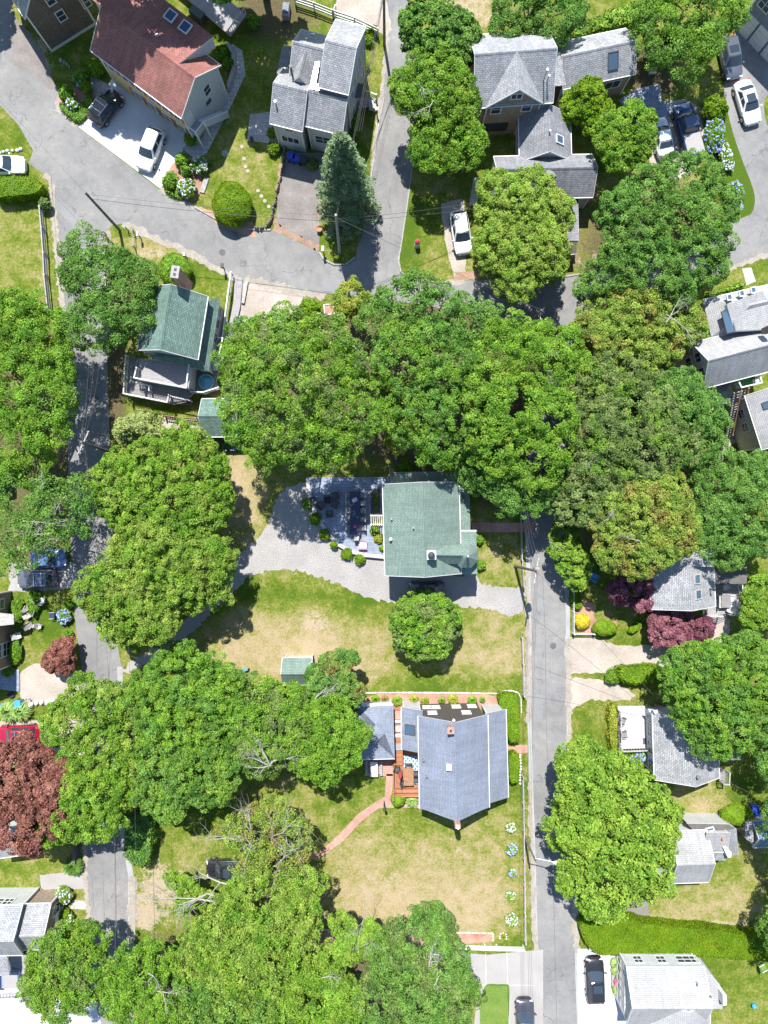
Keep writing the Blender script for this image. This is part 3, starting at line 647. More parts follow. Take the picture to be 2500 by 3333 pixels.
def vent(k, t, x, y, r=.06, hh=.5, mat='steel', name='vent_pipe'):
    p = on_roof(k, t, x, y); mb = MB().cyl(p-Vector((0,0,.1)), p+Vector((0,0,hh)), r); mb.cyl(p+Vector((0,0,hh)), p+Vector((0,0,hh+.06)), r*1.7, n=10); mb.build(name, M[mat], k.h)
def chimney(k, t, x, y, sx, sy, top, mat='brick', rz=None, base=None, pots=2, cap='stone'):
    """x, y: where its base enters the roof (or the ground when base is given)"""
    p = on_roof(k, t, x, y) if base is None else P3(t, x, y, base); zb = p.z-.7 if base is None else base
    rz = math.atan2(k.u.y, k.u.x) if rz is None else rz
    mb = MB(); mb.box((p.x, p.y, (zb+top)/2), (sx, sy, top-zb), rz); o = mb.build('chimney', M[mat], k.h)
    c = MB(); c.box((p.x, p.y, top+.05), (sx+.12, sy+.12, .10), rz)
    for i in range(pots):
        d = Matrix.Rotation(rz, 3, 'Z') @ Vector(((i-(pots-1)/2)*sx*.45, 0, 0)); c.box((p.x+d.x, p.y+d.y, top+.13), (.2, .2, .08), rz, m=1)
    co = c.build('cap', [M[cap], M['dark_plastic']], None, loc=Vector(k.h.location)); co.parent = o; co.location = (0,0,0)
def slab(h, name, t, flat3, mat, th=.14, edge=None, ang=0.0, skirt=None, wall='clap_white'):
    """free roof or deck plane from survey points x, y, z"""
    p = [P3(t, flat3[i], flat3[i+1], flat3[i+2]) for i in range(0, len(flat3), 3)]
    mb = MB(); mb.prism(p, [v.z-th for v in p], [v.z for v in p], 0, 1); o = mb.build(name, [M[mat], M[edge or mat]], h, ang=ang)
    if skirt is not None:
        w = MB(); c = sum((v for v in p), Vector())/len(p); q = [c+(v-c)*.97 for v in p]
        w.prism(q, [skirt]*len(q), [v.z-th*.8 for v in p], 0, 0); w.build('wall', M[wall], h)
    return o
def railing(h, t, flat, z0, hh=.95, mat='white_paint', gap=.16, zs=None, parent_name='railing'):
    """posts, rails and balusters along a line of survey points at floor height z0"""
    p = [P3(t, flat[i], flat[i+1], z0 if zs is None else zs[i//2]) for i in range(0, len(flat), 2)]; mb = MB()
    for a, b in zip(p[:-1], p[1:]):
        L = (b-a).length; mb.beam(a+Vector((0,0,hh)), b+Vector((0,0,hh)), .11, .06); mb.beam(a+Vector((0,0,.12)), b+Vector((0,0,.12)), .05, .05)
        for i in range(1, max(1, int(L/gap))):
            q = a+(b-a)*i/int(L/gap); mb.box(q+Vector((0,0,.52)), (.04, .04, .8))
    for a in p: mb.box(a+Vector((0,0,hh*.52)), (.12, .12, hh*1.08))
    return mb.build(parent_name, M[mat], h)
def stairs(h, t, x0, y0, z0, x1, y1, z1, w, mat='white_paint', n=None, name='stairs'):
    a, b = P3(t, x0, y0, z0), P3(t, x1, y1, z1); n = n or max(2, int(abs(z1-z0)/.19)); d = (b-a); f = Vector((d.x, d.y, 0)); rz = math.atan2(f.y, f.x); mb = MB()
    run = f.length/n
    for i in range(n):
        c = a+d*(i+.5)/n; mb.box((c.x, c.y, c.z), (run*.92, w, .06), rz)
    sd = Vector((-f.y, f.x, 0)).normalized()*w/2
    for s in (-1, 1): mb.beam(a+sd*s-Vector((0,0,.12)), b+sd*s-Vector((0,0,.12)), .06, .22)
    return mb.build(name, M[mat], h)
def house(name, label, cat, t, x, y):
    p = P(t, x, y, 0); return thing(name, label, cat, (p.x, p.y, 0), world=True)

# --- dark shingle house, top left corner
h = house('house', 'dark brown shingled gable wall with white corner boards in the top left corner', 'house', 'A1', 370, 340)
k = block(h, 'A1', (160,120), (-105,-304), (234,-516), 5.4, 8.6, roof='roof_light', wall='shingle_brown')
s = side_of(k, Vector((.6,-.8)))
for x, y in ((322,-5),(395,100),(553,12)): window_at(k, s, 'A1', x, y, .75, 1.2)
MB().beam(Vector(k.sides[s][0])+U3(.16), Vector(k.sides[s][1])+U3(.16), .1, .3).build('base_board', M['trim'], h)

# --- yellow house under the red roof
h = house('house', 'yellow house with a red shingle roof, partly in tree shade, beside the white driveway', 'house', 'A1', 1000, 640)
k = block(h, 'A1', (585,325), (1175,765), (1425,420), 5.3, 7.5, roof='roof_red', wall='clap_yellow', ov=.3)
# white clapboards on the gable end
sd = side_of(k, Vector((.8,-.6))); p0, p1, out = k.sides[sd]; o3 = Vector((out.x, out.y, 0))*.012
mid = (Vector(p0)+Vector(p1))/2
g = MB(); g.add([Vector(p0)+o3, Vector(p1)+o3, Vector((p1[0],p1[1],5.25))+o3, Vector((mid.x,mid.y,7.3))+o3, Vector((p0[0],p0[1],5.25))+o3], [(0,1,2,3,4)]); g.build('gable_wall', M['clap_white'], h)
window_at(k, sd, 'A1', 1340, 582, .8, 1.2); window_at(k, sd, 'A1', 1350, 657, .5, .3, frame='charcoal', rows=1); door(k, sd, on_wall(k, sd, 'A1', 1215, 745)[0], .95, 2.05, z0=2.6)
sf = side_of(k, Vector((-.6,-.8)))
for i, fr in enumerate((.12,.28,.44,.60,.76,.9)):
    window(k, sf, fr, 3.9, .8, 1.3, shutters='roof_red'); 
for fr in (.34,.52,.70,.88): window(k, sf, fr, 1.35, .85, 1.3, shutters='roof_red')
d = slab(h, 'dormer', 'A1', [1155,415,7.42, 1383,235,6.75, 823,-185,6.75, 595,-5,7.42], 'roof_red', .14, 'trim', skirt=5.2, wall='clap_white')
kk = Block(); kk.h = h; kk.u, kk.n, kk.ze = k.u, k.n, 7.0; kk.height = lambda p: 7.1
skylight(kk, 'A1', 1105, 103, .9, .95, 'trim'); skylight(kk, 'A1', 1200, 176, .9, .95, 'trim'); vent(kk, 'A1', 1022, 242, .1, .25)
f0 = on_wall(k, sd, 'A1', 1215, 745)[0]; q0, q1, out = k.sides[sd]; q0, q1 = Vector(q0), Vector(q1); d = (q1-q0).normalized(); Ld = (q1-q0).length; o3 = Vector((out.x, out.y, 0)); rz = math.atan2(d.y, d.x); sg = 1 if f0 < .5 else -1
c = q0+d*f0*Ld+o3*.62; MB().box(c+U3(2.5), (1.3, 1.15, .14), rz).build('porch_landing', [M['deck_pale']], h)
st = MB(); n = 12
for i in range(n): st.box(c+d*sg*(.65+(i+.5)*.24)+U3(2.42-(i+.5)*.2), (.25, 1.1, .06), rz)
st.build('stairs', M['white_paint'], h); rl = MB()
a0, b0 = c+d*sg*.65+o3*.55, c+d*sg*(.65+n*.24)+o3*.55
rl.beam(a0+U3(3.45), b0+U3(1.0), .1, .07).beam(a0-d*sg*1.3+U3(3.45), a0+U3(3.45), .1, .07).beam(c-d*sg*.65-o3*.5+U3(3.45), a0-d*sg*1.3+U3(3.45), .1, .07)
for i in range(19): p = a0.lerp(b0, i/18); z = 2.5-2.4*i/18; rl.box(p+U3(z+.48), (.04, .04, .95))
for i in range(9): rl.box(a0-d*sg*1.3*i/8+U3(2.98), (.04, .04, .95))
for p, z in ((a0, 3.5), (a0-d*sg*1.3, 3.5), (b0, 1.1)): rl.box(p+U3(z/2), (.13, .13, z))
rl.build('railing', M['white_paint'], h)

# --- grey house of many gables beside the spruce
h = house('house', 'pale grey house of several steep grey gables between the spruce and the narrow lane', 'house', 'B1', 380, 600)
kt = block(h, 'B1', (405,562), (600,612), (690,170), 7.0, 8.8, roof='roof_grey', wall='clap_grey', ov=.15)
kb = block(h, 'B1', (215,500), (425,553), (485,240), 5.4, 7.1, roof='roof_grey', wall='clap_grey', ov=.15)
kl = block(h, 'B1', (90,797), (302,850), (395,495), 4.7, 6.7, roof='roof_grey', wall='clap_grey', ov=.25)
kr = block(h, 'B1', (312,812), (560,872), (640,560), 4.75, 6.55, roof='roof_grey', wall='clap_grey', ov=.25)
kc = block(h, 'B1', (372,590), (420,395), (255,365), 5.3, 6.9, roof='roof_grey', wall='clap_grey', ov=.05, trim=None)
slab(h, 'valley_flashing', 'B1', [385,400,6.6, 412,400,6.6, 388,540,6.55, 350,560,6.55], 'roof_metal', .1)
slab(h, 'valley_flashing', 'B1', [350,555,6.62, 388,540,6.62, 600,602,6.62, 592,632,6.62, 350,572,6.62], 'roof_metal', .1)
slab(h, 'flat_roof', 'B1', [172,292,4.0, 250,303,4.0, 220,440,4.0, 120,540,4.0], 'deck_grey', .15, 'trim', skirt=0, wall='clap_grey')
vent(kb, 'B1', 240, 503, .09, 1.7, 'black_metal', 'flue_pipe'); vent(kl, 'B1', 130, 672, .06, .4)
s = side_of(kl, (.2,-1)); window_at(kl, s, 'B1', 225, 903, 1.7, .95, cols=3, rows=1); window_at(kl, s, 'B1', 212, 838, .8, .5, rows=1)
s = side_of(kr, (.2,-1)); window_at(kr, s, 'B1', 410, 900, .75, 1.2); window_at(kr, s, 'B1', 462, 910, .75, 1.2)
s = side_of(kr, (1,-.2)); window(kr, s, .3, 3.2, .8, 1.2); window(kr, s, .65, 3.2, .8, 1.2)
s = side_of(kt, (1,-.2))
for fr in (.2,.5,.8): window(kt, s, fr, 4.6, .8, 1.2); window(kt, s, fr, 1.8, .8, 1.2)
slab(h, 'door_canopy', 'B1', [648,532,3.0, 700,545,3.0, 682,640,3.0, 625,628,3.0], 'roof_dark', .12, 'trim')
slab(h, 'side_porch', 'B1', [640,640,1.0, 725,625,1.0, 735,690,1.0, 635,700,1.0], 'deck_grey', .15)
stairs(h, 'B1', 725, 660, .95, 778, 680, .1, 1.3, 'grey_wood'); railing(h, 'B1', [718,625,780,650], .0, 1.0, 'white_paint')
MB().cyl(P3('B1',360,925,0), P3('B1',360,925,2.4), .05).build('downpipe', M['charcoal'], h)

# --- large tan house, upper right
h = house('house', 'large tan shingled house of grey gables behind the yellow-green maple', 'house', 'C1', 30, 700)
km = block(h, 'C1', (-245,700), (268,662), (240,192), 5.4, 8.0, roof='roof_grey', wall='shingle_tan', ov=.25)
kx = block(h, 'C1', (-172,700), (206,672), (190,430), 5.38, 8.02, axis=1, roof='roof_grey', wall='shingle_tan', ov=.22, trim='trim')
s = side_of(kx, (0,-1)); window(kx, s, .5, 6.6, .95, .75, rows=1, cols=2); window_at(kx, s, 'B1', 1555, 707, .85, 1.35); window_at(kx, s, 'C1', 97, 690, .85, 1.35)
mb = MB(); p0, p1, o = kx.sides[s]; d = Vector(p1)-Vector(p0); c = Vector(p0)+d*.25
mb.box((c.x+o.x*.03, c.y+o.y*.03, 1.5), (2.6, .10, 1.4), math.atan2(d.y, d.x)); mb.build('porch_shade_panel', M['dark_plastic'], h)  # dark panel laid on the wall as the shade inside the porch
vent(km, 'C1', 205, 520, .07, 1.6); vent(km, 'C1', 228, 528, .06, .9)
kw = block(h, 'C1', (330,577), (802,477), (748,182), 3.7, 5.25, roof='roof_grey', wall='shingle_tan', ov=.25)
skylight(kw, 'C1', 655, 392, .95, 1.4); s = side_of(kw, (.1,-1)); window(kw, s, .66, 2.2, 3.0, 1.1, cols=4, rows=1)
slab(h, 'entry_roof', 'C1', [318,575,3.72, 455,548,3.72, 450,600,3.35, 295,648,3.35], 'roof_grey', .12, 'trim', skirt=0, wall='shingle_tan')
slab(h, 'link_roof', 'C1', [300,330,5.2, 318,370,5.2, 352,552,4.7, 275,556,4.7], 'roof_grey', .12, 'trim')
kf = block(h, 'C1', (385,1040), (378,742), (45,748), 3.0, 4.9, roof='roof_slate', wall='clap_grey', ov=.2)
skylight(kf, 'C1', 308, 905, .75, .95, 'trim'); vent(kf, 'C1', 242, 860, .05, .4)
kg = block(h, 'C1', (-112,1290), (526,1275), (502,1000), 3.0, 4.75, roof='roof_slate', wall='clap_grey', ov=.2)
slab(h, 'valley_roof', 'C1', [240,1062,4.85, 182,1143,4.35, 240,1150,4.45, 288,1140,4.35], 'roof_light', .12)
slab(h, 'side_porch_roof', 'C1', [300,1292,2.5, 430,1285,2.5, 436,1560,2.4, 300,1560,2.4], 'roof_slate', .14, skirt=0, wall='clap_grey')
MB().box(P3('C1',485,1300,0)+Vector((0,0,1.0)), (.7, .5, 2.0)).build('chimney', M['brick'], h)

# --- blue-grey house over white garage doors, top right corner
h = house('house', 'blue-grey clapboard house over white garage doors in the top right corner', 'house', 'C1', 1560, 290)
k = block(h, 'C1', (1445,178), (1685,425), (2060,60), 6.2, 9.0, roof='roof_light', wall='clap_blue', zref=0, ov=.02)
s = side_of(k, (-1,-1)); p0, p1, o = k.sides[s]; d = Vector(p1)-Vector(p0); L = d.length; d.normalize(); rz = math.atan2(d.y, d.x)
for i in range(3):
    c = Vector(p0)+d*(L*(i+.5)/3)+Vector((o.x*.05, o.y*.05, 1.25)); mb = MB().box(c, (L/3-.25, .1, 2.5), rz)
    for j in range(1, 4): mb.box(c+Vector((o.x*.06, o.y*.06, -1.25+j*.62)), (L/3-.3, .02, .03), rz, 1)
    mb.build('garage_door', [M['white_paint'], M['clap_grey']], h)
window(k, s, .62, 4.4, 1.9, 1.3, cols=2); window(k, s, .2, 4.4, 1.2, 1.3, cols=2)

# --- big pale house at the right edge
h = house('house', 'large cream house with pale grey roofs and an outside stair at the right edge', 'house', 'C2', 1450, 650)
km = block(h, 'C2', (1240,858), (1760,722), (1675,432), 5.5, 7.8, roof='roof_light', wall='clap_cream', ov=.22)
s = side_of(km, (-1,0))
for x, y in ((1208,658),(1148,690),(1160,738),(1232,757),(1172,790)): window_at(km, s, 'C2', x, y, .85, 1.1, cols=2, rows=1)
ku = block(h, 'C2', (1292,526), (1237,285), (1800,150), 5.6, 7.4, roof='roof_light', wall='clap_cream', ov=.22, kind='hip', hipin=3.3, axis=1)
slab(h, 'upper_roof', 'C2', [1392,315,7.3, 1622,226,7.3, 1760,470,6.9, 1440,485,6.9], 'roof_light', .5, 'trim')
kk = Block(); kk.h = h; kk.u, kk.n, kk.ze = km.u, km.n, 6.2; kk.height = lambda p: 6.75
for x, y in ((1407,268),(1487,244),(1562,222)): skylight(kk, 'C2', x, y, .45, .5, 'trim')
kk.height = lambda p: 6.9
skylight(kk, 'C2', 1400, 425, .75, 2.0, 'charcoal')
p = P3('C2', 1655, 478, 8.0); MB().box(p, (.5,.5,1.2)).build('chimney', M['dark_wood'], h)
kp = block(h, 'C2', (1290,965), (1440,940), (1400,815), 3.0, 3.7, roof='roof_light', wall='clap_cream', ov=.15, kind='hip', hipin=1.0)
kq = block(h, 'C2', (1622,1256), (1510,905), (1800,810), 4.6, 6.2, roof='roof_light', wall='clap_cream', ov=.2)
s = side_of(kq, (-1,.2)); window(kq, s, .72, 2.6, .8, 1.1); window(kq, s, .45, 2.6, .8, 1.1); skylight(kq, 'C2', 1650, 965, .6, .6)
slab(h, 'balcony', 'C2', [1440,855,4.2, 1585,825,4.2, 1570,765,4.2, 1430,800,4.2], 'green_turf', .16, 'trim')
railing(h, 'C2', [1440,830,1455,862,1585,832,1575,790], 4.2, .95)
stairs(h, 'C2', 1478, 870, 4.1, 1425, 1170, .1, 1.15, 'grey_wood', 20)
railing(h, 'C2', [1500,868,1455,1170], 4.1, 1.0, 'brown_wood', zs=[4.1,.1]); railing(h, 'C2', [1455,865,1400,1165], 4.1, 1.0, 'brown_wood', zs=[4.1,.1])
slab(h, 'air_conditioner', 'C2', [1575,795,4.9, 1600,788,4.9, 1606,815,4.9, 1582,822,4.9], 'white_paint', .6)

# --- green roofed house with decks, left of centre
h = house('house', 'house with a green shingle roof, brick chimney, white railed decks and a small round pool', 'house', 'A2', 1150, 480)
k = block(h, 'A2', (1280,672), (1345,262), (965,150), 5.0, 7.2, roof='roof_green', wall='clap_white', ov=.2)
slab(h, 'porch_roof', 'A2', [1290,668,4.05, 1352,290,4.05, 1425,265,3.3, 1352,748,3.3], 'roof_green', .14, 'trim')
slab(h, 'lower_roof', 'A2', [975,650,4.3, 1060,615,4.3, 1290,668,4.3, 1350,748,3.5, 1225,722,3.5, 985,668,3.5], 'roof_green', .14, 'trim')
k2 = block(h, 'A2', (1345,735), (1412,290), (1340,280), 3.2, 3.3, kind='flat', roof='roof_green', wall='clap_white', ov=.12)
s = side_of(k2, (1,0)); [window(k2, s, fr, 1.9, .9, 1.3) for fr in (.25,.5,.72,.9)]
s = side_of(k, (1,0)); [window(k, s, fr, 4.4, 1.0, .6, rows=1, cols=2) for fr in (.2,.4,.62,.84)]
chimney(k, 'A2', 1222, 205, 1.0, .62, 8.4, 'brick', base=4.0)
MB().prism([P('A2',895,790,3.0), P('A2',1225,850,3.0), P('A2',1240,700,3.0), P('A2',915,665,3.0)], 0, 2.85, 0).build('wall', M['clap_white'], h)
slab(h, 'upper_deck', 'A2', [905,662,3.0, 1238,716,3.0, 1222,862,3.0, 890,800,3.0], 'deck_pale', .16, 'white_paint', ang=-.1)
railing(h, 'A2', [905,735,890,800,1222,862,1240,718], 3.0)
slab(h, 'lower_deck', 'A2', [835,655,1.3, 915,665,1.3, 890,800,1.3, 1225,866,1.3, 1250,890,1.3, 1200,948,1.3, 1130,962,1.3, 822,900,1.3], 'deck_grey', .16, 'white_paint', ang=-.1)
railing(h, 'A2', [835,655,828,760,822,900,950,925,1100,955,1110,910], 1.3)
railing(h, 'A2', [905,830,985,850,985,880], 1.3); railing(h, 'A2', [1110,915,1245,945], 1.3, zs=[1.3,.4])
stairs(h, 'A2', 1130, 915, 1.25, 1245, 930, .2, 1.1, 'deck_grey')
slab(h, 'side_deck', 'A2', [1355,748,.8, 1420,540,.8, 1455,548,.8, 1400,820,.8, 1420,850,.8, 1330,895,.8, 1250,890,.8, 1240,850,.8, 1262,735,.8], 'deck_grey', .2, 'white_paint')
railing(h, 'A2', [1400,730,1440,620,1455,548], .8); railing(h, 'A2', [1250,888,1330,892,1425,862], .8)
slab(h, 'boardwalk', 'A2', [1460,548,.35, 1512,300,.3, 1520,130,.15, 1572,140,.15, 1555,330,.3, 1500,560,.35], 'deck_pale', .15)
railing(h, 'A2', [1452,545,1490,250,1508,125], .3, .95); railing(h, 'A2', [1395,535,1452,545], .8, .9)
p = P3('A2', 1405, 715, .8); MB().box(p+Vector((0,0,.4)), (.55,.9,.8)).build('air_conditioner', M['white_paint'], h)

# --- little green roofed garage
h = house('garage', 'small garage with a green shingle roof half under the big maple', 'garage', 'A2', 1400, 1040)
k = block(h, 'A2', (1308,1170), (1548,1168), (1535,925), 2.6, 3.95, roof='roof_green', wall='clap_white', ov=.25)
s = side_of(k, (0,-1)); window(k, s, .3, 1.4, .8, .9)

# --- central sage green roofed house with the turret
h = house('house', 'central house with a sage green shingle roof, corner turret and round chimney cap', 'house', 'B3', 1080, 120)
k = block(h, 'B3', (838,413), (822,-178), (1313,-182), 4.8, 7.5, roof='roof_sage', wall='clap_white', ov=.35)
ks = block(h, 'B3', (866,-180), (865,-258), (1378,-266), 3.3, 3.3, kind='flat', roof='roof_sage', wall='clap_white', ov=.1)
slab(h, 'side_porch_roof', 'B3', [1312,-255,3.5, 1378,-268,3.3, 1390,122,3.3, 1316,122,3.7], 'roof_sage', .15, 'trim', skirt=0)
kb = block(h, 'B3', (1318,405), (1434,402), (1427,122), 4.55, 4.55, kind='flat', roof='roof_sage', wall='clap_white', ov=.25)
slab(h, 'porch_edge', 'B3', [1316,118,4.56, 1428,118,4.56, 1428,126,4.56, 1316,126,4.56], 'trim', .2)
kx = block(h, 'B3', (1330,338), (1130,336), (1130,214), 5.9, 7.05, roof='roof_sage', wall='roof_sage', ov=.1, trim=None)
c = P3('B3', 1361, 284, 5.9); c.z = 0; c.x += .12; tw = MB(); tr = MB(); z0, z1, r = 5.75, 7.2, 1.24
oc = [(c.x-.12+r*math.cos(R(22.5+45*i)), c.y+r*math.sin(R(22.5+45*i))) for i in range(8)]
tw.prism([(c.x-.12+(p[0]-c.x+.12)*.88, c.y+(p[1]-c.y)*.88) for p in oc], 3.0, z0, 0); tw.build('turret_wall', M['clap_white'], h)
for i in range(8):
    a, b = oc[i], oc[(i+1) % 8]; tr.add([(a[0],a[1],z0), (b[0],b[1],z0), (c.x-.12, c.y, z1)], [(0,1,2)], 0); tr.add([(a[0],a[1],z0-.12), (b[0],b[1],z0-.12), (b[0],b[1],z0), (a[0],a[1],z0)], [(0,1,2,3)], 1)
tr.add([(p[0],p[1],z0-.12) for p in reversed(oc)], [tuple(range(8))], 1); tr.build('turret_roof', [M['roof_sage'], M['trim']], h)
MB().lathe((c.x-.12, c.y, z1-.1), [(.10,0),(.13,.12),(.06,.3),(.11,.42),(.03,.62)], 10).build('finial', M['trim'], h)
chimney(k, 'B3', 1132, 275, .72, .72, 8.0, 'white_paint', pots=0, cap='white_paint')
p = P3('B3', 1135, 280, 8.1); MB().lathe(p, [(.22,0),(.22,.25),(.32,.28),(.32,.40),(.2,.5),(.05,.52)], 16).build('chimney_cap', M['dark_plastic'], h)
vent(k, 'B3', 872, 175, .09, .5, 'white_paint'); vent(k, 'B3', 1018, 102, .05, .4); vent(k, 'B3', 877, 45, .05, .4)
s = side_of(k, (-1,0)); [window(k, s, fr, 3.2, .9, 1.3) for fr in (.2,.4,.75)]
pg = MB()
for i in range(7):
    p0, p1 = P3('B3', 745+i*13, 15, 2.4), P3('B3', 748+i*13, 90, 2.4); pg.beam(p0, p1, .05, .12)
for y in (25, 80): pg.beam(P3('B3',740,y,2.28), P3('B3',832,y,2.28), .06, .14)
for y in (22, 84): q = P3('B3',748,y,0); pg.beam(q, q+Vector((0,0,2.3)), .1, .1)
pg.build('pergola', M['white_paint'], h)

# --- small green roofed shed on the lawn
h = house('shed', 'small garden shed with a sage green roof on the dry lawn', 'shed', 'B3', 270, 1040)
k = block(h, 'B3', (173,1120), (366,1119), (370,946), 2.3, 3.5, roof='roof_sage', wall='clap_cream', ov=.16)
door(k, side_of(k, (1,0)), .5, 1.1, 1.9, 'dark_wood'); window(k, side_of(k, (0,-1)), .5, 1.4, .6, .7)

# --- blue-grey roofed house
h = house('house', 'house with a blue-grey shingle roof, brick chimneys and a reddish wooden deck', 'house', 'B3', 1290, 1600)
k = block(h, 'B3', (1062,1922), (1052,1322), (1500,1318), 4.6, 6.9, roof='roof_blue', wall='clap_grey', ov=.4, rakes=False)
kr = block(h, 'B3', (1633,1850), (1617,1278), (1470,1284), 2.9, 4.3, kind='shed', roof='roof_blue', wall='clap_grey', ov=.3)
kl = block(h, 'B3', (946,1540), (944,1266), (1075,1262), 2.9, 4.1, kind='shed', roof='roof_blue', wall='clap_grey', ov=.2)
skylight(kl, 'B3', 1000, 1410, .9, 1.05, 'charcoal')
kf = block(h, 'B3', (1040,1390), (1075,1250), (1452,1246), 3.1, 3.1, kind='flat', roof='roof_dark', wall='clap_grey', ov=.12, zref=3.1) if False else None
sd = side_of(k, (0,1)); q0, q1, out = k.sides[sd]; q0, q1 = Vector(q0), Vector(q1); o3 = Vector((out.x, out.y, 0))*.3; md = (q0+q1)/2
g = MB(); pl = [q0+o3, q1+o3, q1+o3+U3(4.5), md+o3+U3(6.7), q0+o3+U3(4.5)]; g.add(pl+[v-o3 for v in pl], [(0,1,2,3,4)]+[((i+1) % 5, i, 5+i, 5+(i+1) % 5) for i in range(5)]); g.build('gable_wall', M['clap_dark'], h)
k.sides[sd] = (tuple(q0+o3), tuple(q1+o3), out)
for x, y, w, c in ((1107,1266,.75,1),(1163,1266,.75,1),(1296,1262,.75,1),(1398,1259,.75,1),(1142,1302,.75,1),(1362,1300,.75,1)): window_at(k, sd, 'B3', x, y, w, .95, rows=2, pane='deck_white')
pw = MB()
for tt in (.1, .9):
    e = k.a+k.n*(k.w*tt); ze = k.ze+(k.zr-k.ze)*.2; r0 = k.a+k.n*(k.w/2); r1 = r0-k.u*.3
    v = [Vector((e.x,e.y,ze+.01)), Vector((r1.x,r1.y,k.zr+.01)), Vector((r0.x,r0.y,k.zr+.01))]; v = v if tt < .5 else v[::-1]
    nz = (v[1]-v[0]).cross(v[2]-v[0]).z
    if nz < 0: v = v[::-1]
    pw.add(v+[p-U3(.16) for p in v], [(0,1,2),(5,4,3),(0,3,4,1),(1,4,5,2),(2,5,3,0)])
pw.build('prow_roof', M['roof_blue'], h)
chimney(k, 'B3', 1255, 1395, .5, .5, 7.5, 'brick', pots=1, cap='brick')
vent(k, 'B3', 1083, 1598, .06, .45); vent(k, 'B4', 1103, 45, .06, .45); vent(k, 'B3', 1280, 1345, .08, .2, 'trim')
p = on_roof(k, 'B3', 1248, 1648); MB().box(p+Vector((0,0,.2)), (.5,.5,.4)).build('roof_vent', M['trim'], h)
p = P('B4', 1293, 318, 0); q = Vector((p.x, -12.05)); 
q = Vector((k.a+k.u*(-.42)+k.n*(k.w/2))); MB().box((q.x, q.y, 3.8), (.5,.4,7.6)).build('chimney', M['brick'], h)
MB().cyl((q.x, q.y, 7.6), (q.x, q.y, 7.9), .15, n=10).build('chimney_pot', M['white_stone'], h)
slab(h, 'deck', 'B3', [955,1545,.7, 1060,1545,.7, 1060,1845,.7, 893,1845,.7, 893,1640,.7, 955,1640,.7], 'deck_brown', .16, ang=math.pi/2)
slab(h, 'upper_walk', 'B3', [893,1270,.9, 948,1270,.9, 952,1640,.9, 893,1640,.9], 'deck_brown', .16)
slab(h, 'bench', 'B3', [893,1797,1.15, 1058,1797,1.15, 1058,1822,1.15, 893,1822,1.15], 'deck_brown', .35)
slab(h, 'bench', 'B3', [893,1826,1.0, 1058,1826,1.0, 1058,1848,1.0, 893,1848,1.0], 'deck_brown', .3)
railing(h, 'B3', [889,1640,889,1850], .7, .75, 'brown_wood', .3)
for y0, y1, m in ((1290,1345,'brick_path'),(1350,1366,'white_paint'),(1385,1425,'grey_wood'),(1440,1460,'white_paint'),(1500,1545,'deck_pale')):
    slab(h, 'walkway_step', 'B3', [897,y0,1.1, 943,y0,1.1, 943,y1,1.1, 897,y1,1.1], m, .18)

h = house('garage', 'detached garage with a blue-grey hipped roof beside the reddish deck', 'garage', 'B3', 785, 1430)
k = block(h, 'B3', (666,1602), (899,1596), (886,1252), 2.7, 3.2, kind='hip', roof='roof_blue', wall='clap_grey', ov=.25)
slab(h, 'eave_board', 'B3', [690,1245,2.75, 882,1236,2.75, 884,1254,2.75, 690,1262,2.75], 'trim', .15)

# --- house in the shade with the grey deck, right side
h = house('house', 'grey roofed house with a furnished grey deck between the purple-leaved trees', 'house', 'C3', 1130, 500)
k = block(h, 'C3', (905,632), (1318,612), (1290,262), 3.5, 5.5, axis=1, roof='roof_grey', wall='clap_white', ov=.2)
skylight(k, 'C3', 1205, 535, .85, .85, 'grey_wood'); skylight(k, 'C3', 1197, 435, .85, .85, 'grey_wood'); vent(k, 'C3', 1282, 500, .07, .9, 'black_metal')
slab(h, 'upper_roof', 'C3', [1185,250,5.6, 1330,246,5.6, 1300,356,5.4, 1130,350,5.4], 'roof_grey', .2, 'trim')
k2 = block(h, 'C3', (1240,468), (1522,466), (1512,268), 3.1, 3.1, kind='flat', roof='roof_dark', wall='clap_white', ov=.2)
slab(h, 'deck', 'C3', [1310,468,1.0, 1470,468,1.0, 1465,650,1.0, 1310,672,1.0, 1265,672,1.0, 1270,615,1.0, 1312,612,1.0], 'deck_pale', .16, 'white_paint')
railing(h, 'C3', [1462,470,1472,600], 1.0); railing(h, 'C3', [1472,600,1450,655,1400,662], 1.0); railing(h, 'C3', [1232,632,1240,668,1335,668], 1.0)
stairs(h, 'C3', 1345, 665, .95, 1345, 715, .05, 1.7, 'deck_pale'); stairs(h, 'C3', 1270, 668, .95, 1268, 705, .05, 1.2, 'deck_pale')

# --- ranch house with the white deck
h = house('house', 'low house with a grey roof and a broad white front deck', 'house', 'C3', 1120, 1550)
k = block(h, 'C3', (925,1736), (912,1306), (1330,1296), 3.4, 5.35, roof='roof_grey', wall='clap_grey', ov=.3)
s = side_of(k, (-1,0)); [window(k, s, fr, 1.9, w, 1.2, cols=c) for fr, w, c in ((.12,1.4,2),(.4,1.2,2),(.72,1.6,3),(.9,.8,1))]
k2 = block(h, 'C3', (1340,1612), (1484,1606), (1470,1350), 2.8, 3.3, kind='flat', roof='roof_slate', wall='clap_grey', ov=.2)
slab(h, 'white_deck', 'C3', [686,1260,.6, 876,1258,.6, 886,1530,.6, 694,1536,.6], 'deck_white', .18, 'white_paint')
railing(h, 'C3', [688,1285,694,1532,886,1526], .6, .9, 'grey_wood', .25)
slab(h, 'entry_canopy', 'C3', [880,1276,2.9, 960,1284,2.9, 968,1306,2.9, 900,1306,2.9], 'white_paint', .12)
